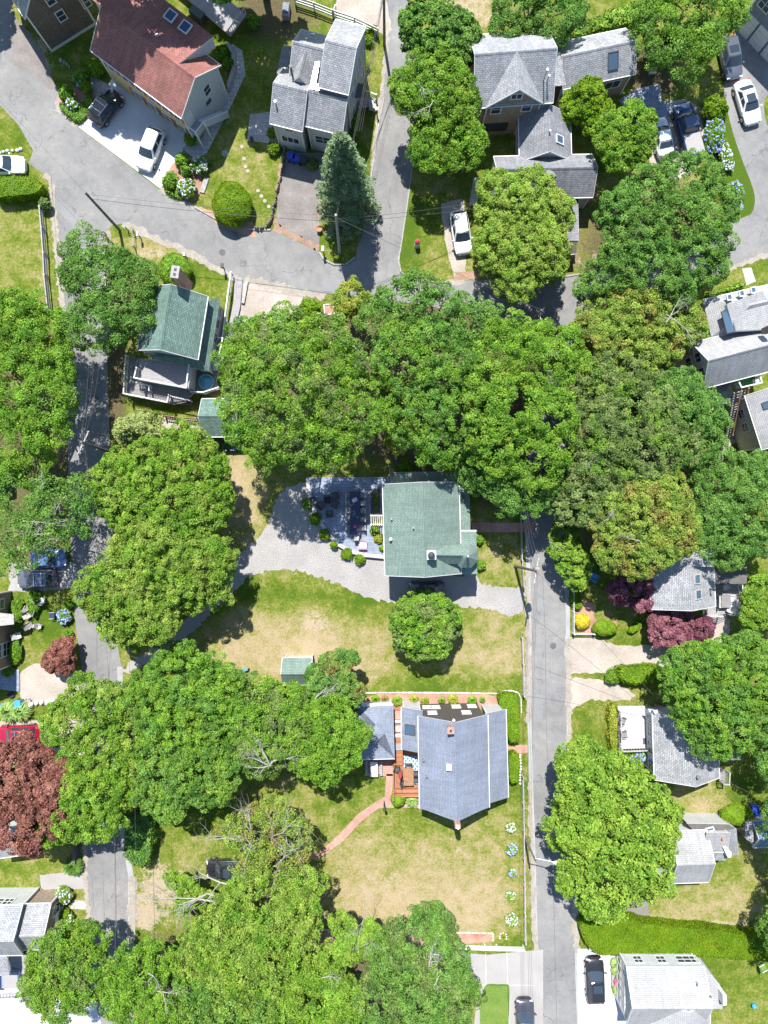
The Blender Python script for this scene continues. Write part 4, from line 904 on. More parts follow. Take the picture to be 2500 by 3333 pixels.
slab(h, 'brick_step', 'C3', [925,1245,.4, 1075,1290,.4, 1082,1335,.4, 930,1290,.4], 'brick_path', .35)
slab(h, 'brick_step', 'C3', [1040,1265,.8, 1075,1285,.8, 1085,1340,.8, 1050,1320,.8], 'brick', .7)
vent(k, 'C4', 1195, 50, .1, .45, 'steel'); slab(h, 'door_mat', 'C3', [848,1466,.63, 872,1466,.63, 873,1505,.63, 850,1505,.63], 'charcoal', .03)
slab(h, 'back_porch', 'C4', [1345,-10,.9, 1385,20,.9, 1380,85,.9, 1345,80,.9], 'deck_grey', .15); railing(h, 'C4', [1385,15,1380,88,1345,84], .9, .9, 'grey_wood')

# --- small grey cottage
h = house('cottage', 'small cottage with pale grey roofs beside the lime green tree', 'cottage', 'C4', 1180, 600)
k = block(h, 'C4', (1035,748), (1275,740), (1268,405), 2.8, 4.35, roof='roof_light', wall='clap_grey', ov=.2)
k2 = block(h, 'C4', (1245,545), (1400,545), (1375,405), 2.9, 3.5, roof='roof_light', wall='clap_grey', ov=.15, kind='shed')
slab(h, 'flat_roof', 'C4', [1135,362,2.6, 1400,366,2.6, 1450,392,2.6, 1360,410,2.6, 1195,430,2.6], 'roof_dark', .2, 'trim', skirt=0, wall='clap_grey')
slab(h, 'side_roof', 'C4', [1360,410,2.5, 1455,394,2.4, 1470,565,2.2, 1398,570,2.3], 'roof_slate', .15, 'trim', skirt=0, wall='clap_white')
slab(h, 'bay_roof', 'C4', [985,745,2.4, 1040,690,2.4, 1055,765,2.4, 1030,782,2.4, 1000,782,2.4], 'roof_light', .15, skirt=0, wall='clap_grey')
slab(h, 'back_roof', 'C4', [1290,545,2.7, 1385,540,2.7, 1390,600,2.2, 1300,600,2.2], 'roof_grey', .14, skirt=0, wall='clap_white')
slab(h, 'chimney', 'C4', [1370,518,3.3, 1392,514,3.3, 1424,550,3.3, 1420,582,3.3, 1400,582,3.3], 'white_paint', 3.2)
kk.h = h; kk.height = lambda p: 2.62
skylight(kk, 'C4', 1280, 397, .75, .3, 'trim'); vent(k, 'C4', 1355, 450, .07, .4, 'terracotta')

h = house('shed', 'shingled shed with a blue-grey roof at the right edge', 'shed', 'C4', 1600, 450)
k = block(h, 'C4', (1563,515), (1740,512), (1735,345), 2.4, 3.6, roof='roof_blueshed', wall='shingle_tan', ov=.15)
slab(h, 'lean_to_roof', 'C4', [1515,350,2.2, 1562,345,2.5, 1568,500,2.5, 1510,455,2.1], 'roof_light', .12, skirt=0, wall='shingle_tan')

# --- white house, bottom right
h = house('house', 'white clapboard house with a pale grey roof at the bottom right beside the black car', 'house', 'C4', 1000, 1450)
k = block(h, 'C4', (742,1292), (1247,1292), (1262,1668), 4.0, 5.7, roof='roof_white', wall='clap_white', ov=.2)
s = side_of(k, (0,1)); n0 = 1 if True else 0
for fr, w, c in ((.88,2.0,3),(.52,.8,2),(.2,.75,2)): window(k, s, fr, 2.5, w, 1.0, cols=c, rows=2)
s = side_of(k, (-1,0)); [window(k, s, fr, 1.9, 1.0, 2.2, cols=1, rows=2) for fr in (.14,.32,.5,.68,.86)]
k2 = block(h, 'C4', (915,1760), (905,1492), (760,1580), 3.6, 3.6, kind='flat', roof='roof_white', wall='clap_white', ov=.2) if False else None
slab(h, 'lower_roof', 'C4', [765,1480,4.6, 912,1480,4.6, 905,1565,3.9, 758,1580,3.9], 'roof_white', .15, 'trim', skirt=0)
k3 = block(h, 'C4', (905,1840), (915,1500), (1285,1540), 4.2, 5.9, roof='roof_white', wall='clap_white', ov=.2)
slab(h, 'bay_roof', 'C4', [1258,1345,3.2, 1300,1348,3.2, 1345,1400,3.2, 1365,1490,3.2, 1365,1562,3.2, 1285,1562,3.2], 'roof_white', .15, 'trim', skirt=0)
slab(h, 'chimney', 'C4', [1366,1470,4.2, 1390,1470,4.2, 1392,1538,4.2, 1368,1540,4.2], 'white_paint', 4.1)
vent(k, 'C4', 1195, 1385, .08, .5, 'grey_wood'); vent(k, 'C4', 1280, 1470, .05, .3)

# --- grey roofed house, lower left
h = house('house', 'grey roofed house with a gabled porch wing at the lower left edge', 'house', 'A4', 150, 1050)
k = block(h, 'A4', (-200,1215), (148,1213), (157,892), 3.7, 5.5, roof='roof_grey', wall='clap_grey', ov=.2)
s = side_of(k, (1,0)); window(k, s, .5, 4.0, .7, .9); s = side_of(k, (0,1)); window_at(k, s, 'A4', 18, 868, 1.1, 1.0, cols=2); window_at(k, s, 'A4', 55, 868, .8, 1.0, cols=2)
k2 = block(h, 'A4', (120,1180), (338,1175), (342,880), 3.0, 4.6, roof='roof_grey', wall='shingle_tan', ov=.2)
s = side_of(k2, (1,0)); window(k2, s, .24, 1.7, .9, 1.3); window(k2, s, .74, 1.7, .9, 1.3); door(k2, s, .5, .9, 2.0)
slab(h, 'porch_roof', 'A4', [-60,1215,2.9, 45,1215,2.9, 68,1300,2.5, 60,1348,2.5, -60,1348,2.5], 'roof_grey', .14, 'trim', skirt=None)
slab(h, 'deck', 'A4', [-60,1425,.5, 180,1425,.5, 90,1495,.5, -60,1500,.5], 'deck_white', .2); railing(h, 'A4', [-40,1460,120,1450], .5, .9, 'grey_wood', .3)
slab(h, 'back_porch', 'A4', [65,1215,.6, 240,1200,.6, 150,1340,.6, 65,1300,.6], 'deck_pale', .2)

h = house('house', 'corner of a pale grey roof under the red beech at the left edge', 'house', 'A4', 60, 540)
k = block(h, 'A4', (-40,590), (175,560), (120,380), 2.8, 3.6, roof='roof_light', wall='clap_grey', ov=.2)

h = house('house', 'tan shingled house wall with white windows at the left edge by the garden chairs', 'house', 'A3', 20, 750)
k = block(h, 'A3', (72,992), (76,512), (-420,512), 5.0, 7.6, roof='roof_grey', wall='shingle_tan', zref=0, ov=.02)
s = side_of(k, (1,0)); [window(k, s, fr, z, w, 1.35, cols=c) for fr, z, w, c in ((.24,2.6,1.3,2),(.86,2.2,.9,1),(.24,.9,1.3,2))]
slab(h, 'porch_roof', 'A3', [-60,648,3.0, 88,665,2.6, 90,728,2.6, -60,745,3.0], 'grey_wood', .14)
slab(h, 'terrace', 'A3', [-60,1030,.15, 124,1020,.15, 126,1165,.15, -60,1140,.15], 'bluestone', .12)

h = house('house', 'dark shaded house wall under the big tree at the left edge', 'house', 'A2', 30, 1380)
k = block(h, 'A2', (80,1440), (78,1310), (-300,1310), 3.5, 5.0, roof='roof_slate', wall='shingle_brown', zref=0, ov=.02)
window(k, side_of(k, (1,0)), .35, 2.2, .9, 1.2)

h = house('shed', 'grey roofed garden shed peeking from under the trees at the bottom', 'shed', 'B4', 580, 1170)
k = block(h, 'B4', (512,1195), (640,1190), (636,1130), 2.3, 2.9, roof='roof_grey', wall='clap_white', ov=.15)
h = house('shed', 'low brown woodshed beside the yellow-green maple', 'shed', 'C1', 350, 1610)
k = block(h, 'C1', (296,1655), (420,1640), (400,1575), 1.9, 2.3, kind='shed', roof='dark_wood', wall='brown_wood', ov=.12, trim='grey_wood')

# --- timber deck behind the red roof
h = house('timber_deck', 'grey timber deck dappled with shade behind the red roof', 'deck', 'A1', 1380, 80)
slab(h, 'platform', 'A1', [1080,-120,.9, 1300,-160,.9, 1592,95,.9, 1490,232,.9], 'deck_pale', .18, ang=.8)
railing(h, 'A1', [1592,95,1490,232], .9, .9, 'grey_wood', .25)
MB().box(P3('A1', 1290, 120, 0)+Vector((0,0,.5)), (1.5,.8,1.0), -.6).build('storage_box', M['charcoal'], h)
# ------------------------------------------------------------- trees, shrubs and hedges
def leaf_mesh(name, V, T, mats, mi=None):
    """quads from an (n,4,3) array with one tint each"""
    n = len(V); me = bpy.data.meshes.new(name)
    me.vertices.add(n*4); me.vertices.foreach_set('co', V.astype(np.float32).ravel())
    me.loops.add(n*4); me.loops.foreach_set('vertex_index', np.arange(n*4, dtype=np.int32))
    me.polygons.add(n); me.polygons.foreach_set('loop_start', np.arange(0, n*4, 4, dtype=np.int32)); me.polygons.foreach_set('loop_total', np.full(n, 4, dtype=np.int32))
    at = me.attributes.new('tint', 'FLOAT', 'FACE'); at.data.foreach_set('value', T.astype(np.float32))
    for m in (mats if isinstance(mats, (list, tuple)) else [mats]): me.materials.append(m)
    if mi is not None: me.polygons.foreach_set('material_index', mi.astype(np.int32))
    me.update(); return me
def unit(a): return a/np.maximum(np.linalg.norm(a, axis=-1, keepdims=True), 1e-9)
def quads(pos, nrm, size, g, aspect=.62):
    n = len(pos); r = unit(g.normal(size=(n, 3))); u = unit(np.cross(nrm, r)); v = np.cross(nrm, u)
    s = size[:, None]; a = u*s*.5; b = v*s*.5*aspect
    bend = nrm*(s*.10)
    return np.stack([pos-a-bend*.6, pos-b*1.0+bend*.4, pos+a-bend*.6, pos+b*1.0+bend*.4], 1)
def puffs_of(lobes, g, pr, dens=1.0, keep=.88, low=-.3):
    """clump centres spread over the outer shell of a set of ellipsoids"""
    L = np.array(lobes); out = []
    for i, (cx, cy, cz, r, rz) in enumerate(L):
        n = max(6, int(dens*4*math.pi*r*r*.62/(pr*pr*2.2)))
        d = unit(g.normal(size=(n*2, 3))); d = d[d[:, 2] > low][:n]
        k = 1+g.uniform(-.22, .07, size=(len(d), 1))
        p = np.array([cx, cy, cz])+d*k*np.array([r, r, rz])
        ok = np.ones(len(p), bool)
        for j, (x, y, z, rr, rrz) in enumerate(L):
            if j == i: continue
            q = (p-np.array([x, y, z]))/np.array([rr, rr, rrz]); ok &= (q**2).sum(1) > keep**2*.9
        ok &= g.uniform(size=len(p)) < .93
        ok &= p[:, 2] > .25
        out.append(np.concatenate([p[ok], d[ok]], 1))
    return np.concatenate(out)
def leaves_on(puffs, g, pr, leaf, n_per, tint_c=.5, flat=.75, up=.55, var=.5, spread=.55):
    m = len(puffs); rad = pr*g.uniform(.6, 1.3, size=m); cnt = np.maximum(4, (n_per*(rad/pr)**2).astype(int))
    idx = np.repeat(np.arange(m), cnt); c = puffs[idx, :3]; o = unit(puffs[idx, 3:]+np.array([0, 0, .45])); r = rad[idx]
    d = unit(g.normal(size=(len(idx), 3))*.62+o*.85); k = 1-.38*g.uniform(size=(len(idx), 1))**2
    pos = c+d*k*r[:, None]*np.array([1, 1, flat])
    nrm = unit(d*.55+np.array([0, 0, up])+g.normal(size=(len(idx), 3))*spread)
    pt = g.normal(size=m)*.16; tint = np.clip(tint_c+pt[idx]+g.normal(size=len(idx))*.17*var*2, 0, 1)
    return quads(pos, nrm, leaf*g.uniform(.65, 1.35, size=len(idx)), g), tint
def lobes_from(spec, ht, g, squash=.8, sub=5, t='D', low=0.0):
    """survey circles x, y, r (picture of the crown) -> ellipsoids at their own height, with knobs at the rim"""
    A = []; mx = sum(s[0]*s[2] for s in spec)/sum(s[2] for s in spec); my = sum(s[1]*s[2] for s in spec)/sum(s[2] for s in spec)
    ext = max(math.hypot(s[0]-mx, s[1]-my)+s[2] for s in spec)
    for s in spec:
        f = 1.50693 if t == 'D' else .50271
        top = ht*(1-.30*(math.hypot(s[0]-mx, s[1]-my)/ext)**1.5)*(s[3] if len(s) > 3 else 1)
        r = s[2]*f/32*(H-top*.7)/H; rz = min(r*squash, top*.5); cz = top-rz
        p = P(t, s[0], s[1], cz+rz*.25); A.append((p.x, p.y, cz, r*.94, rz))
        for i_ in range(sub):
            a = g.uniform(0, 2*math.pi)
            if i_ % 2 == 0: q = r*g.uniform(.30, .48); e = r*g.uniform(.50, .72)
            else: q = r*g.uniform(.16, .30); e = r*g.uniform(.80, .98)
            A.append((p.x+e*math.cos(a), p.y+e*math.sin(a), max(q*.6, cz+rz*g.uniform(-.35, .5)), q, q*.75))
    return A
def limb(mb, p0, p1, r0, r1, g, segs=4, wob=.25, m=0, n=6):
    p0, p1 = Vector(p0), Vector(p1); L = (p1-p0).length; last = p0
    for i in range(1, segs+1):
        t = i/segs; q = p0.lerp(p1, t)
        if i < segs: q += Vector(g.normal(size=3)*wob*L/segs*.6)
        mb.cyl(last, q, r0+(r1-r0)*(i-1)/segs, r0+(r1-r0)*t, n=n, m=m, caps=(i in (1, segs))); last = q
    return last
def bare_branch(mb, p0, d, L, r, g, depth=2, n=5):
    p0 = Vector(p0); d = Vector(d).normalized(); q = p0; k = 3
    for i in range(k):
        d2 = (d+Vector(g.normal(size=3))*.22).normalized(); e = q+d2*L/k; ra, rb = r*(1-i/k*.6), r*(1-(i+1)/k*.6); mb.cyl(q, e, ra, rb, n=n, caps=False); q = e; d = d2
        if depth > 0:
            for _ in range(1 if i < 1 else 2):
                s = (d+Vector(g.normal(size=3))*.75).normalized(); s.z = abs(s.z)*.4; bare_branch(mb, q, s, L*g.uniform(.42, .66), rb*.65, g, depth-1, 4)
SEED = [100]
TREES = None
def tree(name, label, spec, ht, leaf, group=None, pr=.40, ls=.145, n_per=86, dens=1.0, squash=.8, sub=8, low=-.3, mixleaf=None, mixp=0.0, bare=(), cat='tree', tint=.5, trunk=.2, keep=.66, gaps=.93, t='D', up=.55, spread=.55):
    SEED[0] += 1; g = np.random.default_rng(SEED[0])
    A = lobes_from(spec, ht, g, squash, sub, t)
    w = np.array([a[3] for a in A[::sub+1]]); cx = sum(a[0]*a[3] for a in A[::sub+1])/w.sum(); cy = sum(a[1]*a[3] for a in A[::sub+1])/w.sum()
    root = thing(name, label, cat, (cx, cy, 0), group=group); root['_w'] = 1
    pf = puffs_of(A, g, pr, dens, keep, low)
    if gaps < .93: pf = pf[g.uniform(size=len(pf)) < gaps/.93]
    V, T = leaves_on(pf, g, pr, ls, n_per, tint, up=up, spread=spread)
    # sparser foliage inside, added to block sun; its darker tint paints inner shade
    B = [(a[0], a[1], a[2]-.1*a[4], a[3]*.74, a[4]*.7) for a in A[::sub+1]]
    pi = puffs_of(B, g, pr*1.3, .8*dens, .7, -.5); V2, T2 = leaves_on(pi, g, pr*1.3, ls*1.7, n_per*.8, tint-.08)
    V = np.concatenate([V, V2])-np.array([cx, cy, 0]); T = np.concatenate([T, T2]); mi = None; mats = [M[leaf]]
    V[:, :, 2] = np.maximum(V[:, :, 2], .04)
    if mixleaf:
        mats.append(M[mixleaf]); c = V.mean(1); f = np.sin(c[:, 0]*2.3+SEED[0])+np.sin(c[:, 1]*2.7+SEED[0]*2)+np.sin((c[:, 0]+c[:, 1])*.9)+.5*np.sin((c[:, 0]-c[:, 1])*4.1)+g.normal(size=len(c))*1.3
        mi = (f > np.quantile(f, 1-mixp)).astype(int)
    o = bpy.data.objects.new('crown', leaf_mesh('crown', V, T, mats, mi)); COL.objects.link(o); o.parent = root
    mb = MB(); th = ht*.42; tr = trunk*(ht/9)
    limb(mb, (cx, cy, -.05), (cx, cy, th), tr*1.35, tr*.85, g, 4, .1, n=8)
    sel = pf[g.choice(len(pf), size=min(len(pf), 12), replace=False)]
    for q in sel:
        e = Vector(q[:3]); c = Vector((cx, cy, th*g.uniform(.6, 1.0))); limb(mb, c, c.lerp(e, .93), tr*.5, .025, g, 4, .3)
    mb.build('trunk', M['bark'], root)
    if bare:
        for (tt, x0, y0, z0, x1, y1, z1, r) in bare:
            bb = MB(); p0, p1 = P3(tt, x0, y0, z0), P3(tt, x1, y1, z1); bare_branch(bb, p0, p1-p0, (p1-p0).length, r, g); bb.build('bare_branch', M['dead_wood'], root)
    return root
def conifer(name, label, t, x, y, ht, r, leaf, group=None, feathery=False, base=.5):
    SEED[0] += 1; g = np.random.default_rng(SEED[0]); p = P(t, x, y, 0); root = thing(name, label, 'tree', (p.x, p.y, 0), group=group); root['_w'] = 1
    Vs, Ts = [], []; mb = MB(); limb(mb, (p.x, p.y, 0), (p.x, p.y, ht*.96), .24, .03, g, 6, .03, n=8)
    nb = int(ht*17)
    for i in range(nb):
        f = (i+g.uniform())/nb; z = base+(ht-base)*f; a = i*2.399+g.uniform(-.3, .3); L = r*(1-f)**.62*g.uniform(.70, 1.08)+.22
        d = np.array([math.cos(a), math.sin(a), .05-.15*(1-f)]); q0 = np.array([p.x, p.y, z]); n = int(26+L*(70 if not feathery else 95)); s = g.uniform(size=n)**.6
        wd = (.16+.30*L*.35)*(1-s*.55); sd = np.array([-d[1], d[0], 0])
        pos = q0+d*(s*L)[:, None]+sd*(g.normal(size=n)*wd)[:, None]*.75+np.array([0, 0, 1])*(g.normal(size=n)*.10-.18*s*s*L*.5)[:, None]
        nr = unit(np.array([0, 0, 1])*.8+g.normal(size=(n, 3))*.5); Vs.append(quads(pos, nr, g.uniform(.12, .30, size=n), g, .38)); Ts.append(np.clip(.5+g.normal()*.13+g.normal(size=n)*.18+.12*s-.05, 0, 1))
        if i % 3 == 0: mb.cyl(tuple(q0), tuple(q0+d*L*.85), .045, .012, n=5, caps=False)
    V = np.concatenate(Vs)-np.array([p.x, p.y, 0]); V[:, :, 2] = np.maximum(V[:, :, 2], .03)
    o = bpy.data.objects.new('crown', leaf_mesh('crown', V, np.concatenate(Ts), M[leaf])); COL.objects.link(o); o.parent = root
    mb.build('trunk', M['bark'], root); return root
def shrub(name, label, t, x, y, r, ht, leaf, cat='shrub', group=None, ls=.12, dens=420, ry=None, rz=0.0, clipped=False, flowers=None, fl_n=26, fr=.105, tint=.5, upn=.35):
    """leafy dome; r in survey pixels of the tile; flowers = material of its flower heads"""
    SEED[0] += 1; g = np.random.default_rng(SEED[0]); f = 1.50693 if t == 'D' else .50271
    c = P(t, x, y, ht*.5); R0 = r*f/32; R1 = (ry or r)*f/32
    n = int(dens*2*math.pi*R0*R1*1.25); d = unit(g.normal(size=(n, 3))); d[:, 2] = np.where(d[:, 2] < -.2, -d[:, 2], d[:, 2])
    amp = .11 if clipped else .26
    ph = g.uniform(0, 6.28, size=6)
    wob = 1+amp*.55*(np.sin(3*np.arctan2(d[:, 1], d[:, 0])+ph[0])*.5+np.sin(7*np.arctan2(d[:, 1], d[:, 0])+ph[1]+4*d[:, 2])*.5+np.sin(9*d[:, 2]+ph[2]+5*d[:, 0])*.5)
    k = wob*(1-amp*g.uniform(size=n)**1.5*1.1); hz = ht*.55
    loc = d*k[:, None]*np.array([R0, R1, hz])*np.array([.95, .95, 1]); loc[:, 2] += ht-hz; loc[:, 2] = np.maximum(loc[:, 2], .03)
    ca, sa = math.cos(rz), math.sin(rz); loc = np.stack([loc[:, 0]*ca-loc[:, 1]*sa, loc[:, 0]*sa+loc[:, 1]*ca, loc[:, 2]], 1)
    nr = unit(d*(.9 if clipped else .6)+np.array([0, 0, upn])+g.normal(size=(n, 3))*(.3 if clipped else .55))
    V = quads(loc, nr, ls*g.uniform(.7, 1.35, size=n), g, .7); T = np.clip(tint+g.normal(size=n)*.2+.16*np.sin(loc[:, 0]*4+ph[3])*np.sin(loc[:, 1]*4.4+ph[4])+.1*np.sin(loc[:, 0]*9+loc[:, 1]*7), 0, 1)
    me = leaf_mesh(name, V, T, M[leaf])
    # solid core added so that no light leaks through, dark tint as inner shade
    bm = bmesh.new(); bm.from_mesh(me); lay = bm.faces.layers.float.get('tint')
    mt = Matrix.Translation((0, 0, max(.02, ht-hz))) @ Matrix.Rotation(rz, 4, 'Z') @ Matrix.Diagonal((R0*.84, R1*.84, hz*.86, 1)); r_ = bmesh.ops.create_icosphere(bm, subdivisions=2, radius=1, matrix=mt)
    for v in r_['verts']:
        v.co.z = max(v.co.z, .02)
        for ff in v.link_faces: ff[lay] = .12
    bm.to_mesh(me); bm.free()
    if flowers:
        root = thing(name, label, cat, (c.x, c.y, 0), group=group); o = bpy.data.objects.new('foliage', me); COL.objects.link(o); o.parent = root
        fv, ft = [], []
        for i in range(int(fl_n*1.5)):
            d0 = unit(g.normal(size=3)); d0[2] = abs(d0[2])*.9+.1; q = d0*np.array([R0, R1, hz])*g.uniform(.85, 1.02); q = np.array([q[0]*ca-q[1]*sa, q[0]*sa+q[1]*ca, q[2]+ht-hz]); m = 26
            dd = unit(g.normal(size=(m, 3))); dd[:, 2] = abs(dd[:, 2]); fv.append(quads(q+dd*fr*g.uniform(.8, 1.1), unit(dd+g.normal(size=(m, 3))*.2), np.full(m, fr*.75), g, .9)); ft.append(np.clip(.5+g.normal()*.2+g.normal(size=m)*.12, 0, 1))
        fo = bpy.data.objects.new('flower_heads', leaf_mesh('flower_heads', np.concatenate(fv), np.concatenate(ft), M[flowers])); COL.objects.link(fo); fo.parent = root
        return root
    o = bpy.data.objects.new(name, me); COL.objects.link(o); o.location = (c.x, c.y, 0); return tag(o, label, cat, group)
def hedge(name, label, t, outline, ht, leaf, ls=.11, dens=300, shag=.04, cat='hedge', rnd=.12, group=None, tint=.5):
    """trimmed hedge over a traced top outline"""
    SEED[0] += 1; g = np.random.default_rng(SEED[0]); poly = [P(t, outline[i], outline[i+1], ht) for i in range(0, len(outline), 2)]
    poly = smooth(poly, 2); c = sum(poly, Vector((0, 0)))/len(poly); n = len(poly)
    if sum(poly[i].x*poly[(i+1) % n].y-poly[(i+1) % n].x*poly[i].y for i in range(n)) < 0: poly.reverse()
    bm = bmesh.new(); top = [bm.verts.new((p.x-c.x, p.y-c.y, ht-rnd)) for p in poly]
    ins = [bm.verts.new(((p.x-c.x)*.96-0, (p.y-c.y)*.96, ht)) for p in poly]; bot = [bm.verts.new((p.x-c.x, p.y-c.y, 0)) for p in poly]
    cv = bm.faces.new(ins)
    for i in range(n):
        j = (i+1) % n; bm.faces.new((bot[i], bot[j], top[j], top[i])); bm.faces.new((top[i], top[j], ins[j], ins[i]))
    bmesh.ops.triangulate(bm, faces=bm.faces[:]); bm.normal_update()
    tri = np.array([[list(v.co) for v in f.verts] for f in bm.faces]); nn = np.array([list(f.normal) for f in bm.faces]); ar = np.array([f.calc_area() for f in bm.faces]); bm.free()
    k = int(ar.sum()*dens); fi = g.choice(len(tri), size=k, p=ar/ar.sum()); a, b = g.uniform(size=k), g.uniform(size=k); sw = a+b > 1; a[sw] = 1-a[sw]; b[sw] = 1-b[sw]
    pos = tri[fi, 0]+(tri[fi, 1]-tri[fi, 0])*a[:, None]+(tri[fi, 2]-tri[fi, 0])*b[:, None]; nr = nn[fi]
    lum = shag*(1.5*np.sin(pos[:, 0]*1.7)*np.sin(pos[:, 1]*2.1+.5)+1.2*np.sin(pos[:, 0]*5.1+1)*np.sin(pos[:, 1]*4.3))
    pos = pos+nr*(g.normal(size=k)*shag+lum)[:, None]; pos[:, 2] = np.maximum(pos[:, 2], .03); nm = unit(nr+g.normal(size=(k, 3))*.42)
    V = quads(pos, nm, ls*g.uniform(.7, 1.4, size=k), g, .7); T = np.clip(tint+g.normal(size=k)*.19+.13*np.sin(pos[:, 0]*2.2)*np.sin(pos[:, 1]*2.7)+.12*np.sin(pos[:, 0]*.7+1.3*np.sin(pos[:, 1]*1.1))+.08*np.sin(pos[:, 0]*3.7+pos[:, 1]*4.9), 0, 1)
    core = np.repeat(tri[:, 2:3], 4, 1); core[:, :3] = tri*np.array([.97, .97, .97]); core[:, 3] = core[:, 2]
    me = leaf_mesh(name, V, T, M[leaf]); bm = bmesh.new(); bm.from_mesh(me); lay = bm.faces.layers.float.get('tint')
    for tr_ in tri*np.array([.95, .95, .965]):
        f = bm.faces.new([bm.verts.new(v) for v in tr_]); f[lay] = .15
    bm.to_mesh(me); bm.free(); o = bpy.data.objects.new(name, me); COL.objects.link(o); o.location = (c.x, c.y, 0); return tag(o, label, cat, group)
def tuft(name, label, t, x, y, r, ht, leaf, cat='plant', group=None, n=260, wide=.05):
    """arching blades of a clumping grass or lily"""
    SEED[0] += 1; g = np.random.default_rng(SEED[0]); f = 1.50693 if t == 'D' else .50271; p = P(t, x, y, ht*.4); Rr = r*f/32
    a = g.uniform(0, 6.28, size=n); L = Rr*g.uniform(.35, 1.0, size=n); u = np.stack([np.cos(a), np.sin(a), np.zeros(n)], 1); sd = np.stack([-np.sin(a), np.cos(a), np.zeros(n)], 1)*wide
    z = lambda h: np.stack([np.zeros(n), np.zeros(n), h], 1); b = u*(Rr*.12*g.uniform(size=n))[:, None]
    h1 = ht*g.uniform(.6, 1.0, size=n); h2 = h1*g.uniform(.35, .9, size=n)
    q1 = np.stack([b-sd*.5, b+sd*.5, b+u*(L*.5)[:, None]+sd+z(h1), b+u*(L*.5)[:, None]-sd+z(h1)], 1); q2 = np.stack([q1[:, 3], q1[:, 2], b+u*L[:, None]+sd*.15+z(h2), b+u*L[:, None]-sd*.15+z(h2)], 1)
    T = np.clip(.5+g.normal(size=n)*.22, 0, 1); o = bpy.data.objects.new(name, leaf_mesh(name, np.concatenate([q1, q2]), np.concatenate([T, T]), M[leaf])); COL.objects.link(o); o.location = (p.x, p.y, 0)
    return tag(o, label, cat, group)

# --- crowns: traced circles in the whole-picture survey (x, y, r), overall height, leaves
G = 'broadleaf trees around the houses'
tree('maple_tree', 'dark green maple overhanging the left lane beside the green roofed house', [(190,545,50),(220,605,78),(262,650,70),(215,690,66),(285,610,50),(165,715,36),(160,590,25)], 9, 'leaf_mid', G, pr=.55)
tree('maple_tree', 'big deep green maple at the left edge above the shaded lane', [(70,760,80),(50,850,105),(90,870,55),(30,960,75),(110,800,40),(100,930,45),(60,1000,50)], 11, 'leaf_green', G, pr=.55)
tree('maple_tree', 'maple crown at the left edge with its top just below the fenced lawn', [(5,690,60),(50,700,60),(30,740,50),(110,710,40),(35,660,30)], 9, 'leaf_green', G, pr=.5)
tree('oak_tree', 'thin loose oak with pale bare limbs over the parked blue cars', [(45,1070,68),(120,1095,66),(95,1140,52),(20,1150,55),(175,1060,38),(165,1120,36),(60,1190,35),(10,1210,30)], 10, 'leaf_mid', G, pr=.5, gaps=.62, n_per=46,
     bare=[('A3',330,140,9,170,125,9.6,.09),('A3',150,60,8.5,330,30,9.6,.07),('A3',430,175,8,260,185,9,.09),('A2',420,1560,8.5,360,1640,9,.07),('A2',280,1500,9,270,1420,9.4,.06)])
conifer('cedar_tree', 'pale yellow-green feathery cedar beside the left lane', 'D', 318, 945, 7.5, 2.7, 'leaf_cedar', feathery=True)
tree('maple_tree', 'round bright green maple just below the pale cedar', [(345,1050,112),(405,1020,85),(265,1050,76),(400,960,40),(440,1085,62),(300,1100,70),(390,1100,70)], 9.5, 'leaf_green', G, pr=.41, mixleaf='leaf_yellow', mixp=.3)
tree('maple_tree', 'large yellow-green maple spreading over the left end of the gravel drive', [(340,1225,115),(290,1285,108),(410,1235,88),(265,1340,58),(350,1185,85),(450,1210,50),(225,1270,45),(330,1330,60)], 10, 'leaf_yellow', G, pr=.41, mixleaf='leaf_green', mixp=.35)
tree('maple_tree', 'huge domed maple above the stone patio, widest crown in the middle', [(640,850,140),(560,800,88),(700,800,92),(745,880,85),(600,930,82),(690,945,68),(538,745,52),(548,890,72),(600,740,70),(690,740,60),(790,900,40)], 15, 'leaf_green', G, pr=.5, mixleaf='leaf_olive', mixp=.25)
tree('oak_tree', 'open grey-green oak reaching out over the junction from the middle grove', [(880,650,66),(950,675,66),(830,690,58),(1010,690,52),(1055,700,38),(905,620,30),(960,720,50)], 11, 'leaf_mid', G, pr=.42, gaps=.72, n_per=54, bare=[('B2',1060,530,8,1075,480,9,.05),('B2',1400,540,8,1420,390,9,.06)])
tree('oak_tree', 'mid green oak in the grove between the domed maple and the sage roof', [(880,790,72),(960,790,80),(980,880,78),(890,900,60),(940,960,45),(920,730,45),(860,740,40)], 12.5, 'leaf_mid', G, pr=.45, gaps=.75, mixleaf='leaf_green', mixp=.4, bare=[('B2',690,640,8,560,500,9.5,.06)])
tree('birch_tree', 'slender tree with yellowing leaves squeezed beside the domed maple', [(855,850,32),(868,900,34),(860,950,26)], 8, 'leaf_gold', G, pr=.38, ls=.16, gaps=.8)
tree('oak_tree', 'tall bright oak above the road end, right of the sage roofed house', [(1090,760,72),(1165,795,72),(1125,880,80),(1080,955,72),(1150,990,72),(1185,900,62),(1040,820,50),(1200,960,40),(1060,880,50)], 12.5, 'leaf_green', G, pr=.47, gaps=.78, mixleaf='leaf_lime', mixp=.2)
tree('oak_tree', 'lower oak hanging over the porch and the shaded road', [(1040,1015,52),(1105,1060,48),(1180,1050,48),(1085,1030,40),(1150,1075,30),(1200,1010,30)], 9, 'leaf_mid', G, pr=.45, gaps=.8)
tree('oak_tree', 'small oak crown at the bend of the road by the street lamp', [(1205,760,52),(1240,790,38),(1170,720,28),(1225,740,30)], 9, 'leaf_green', G, pr=.45)
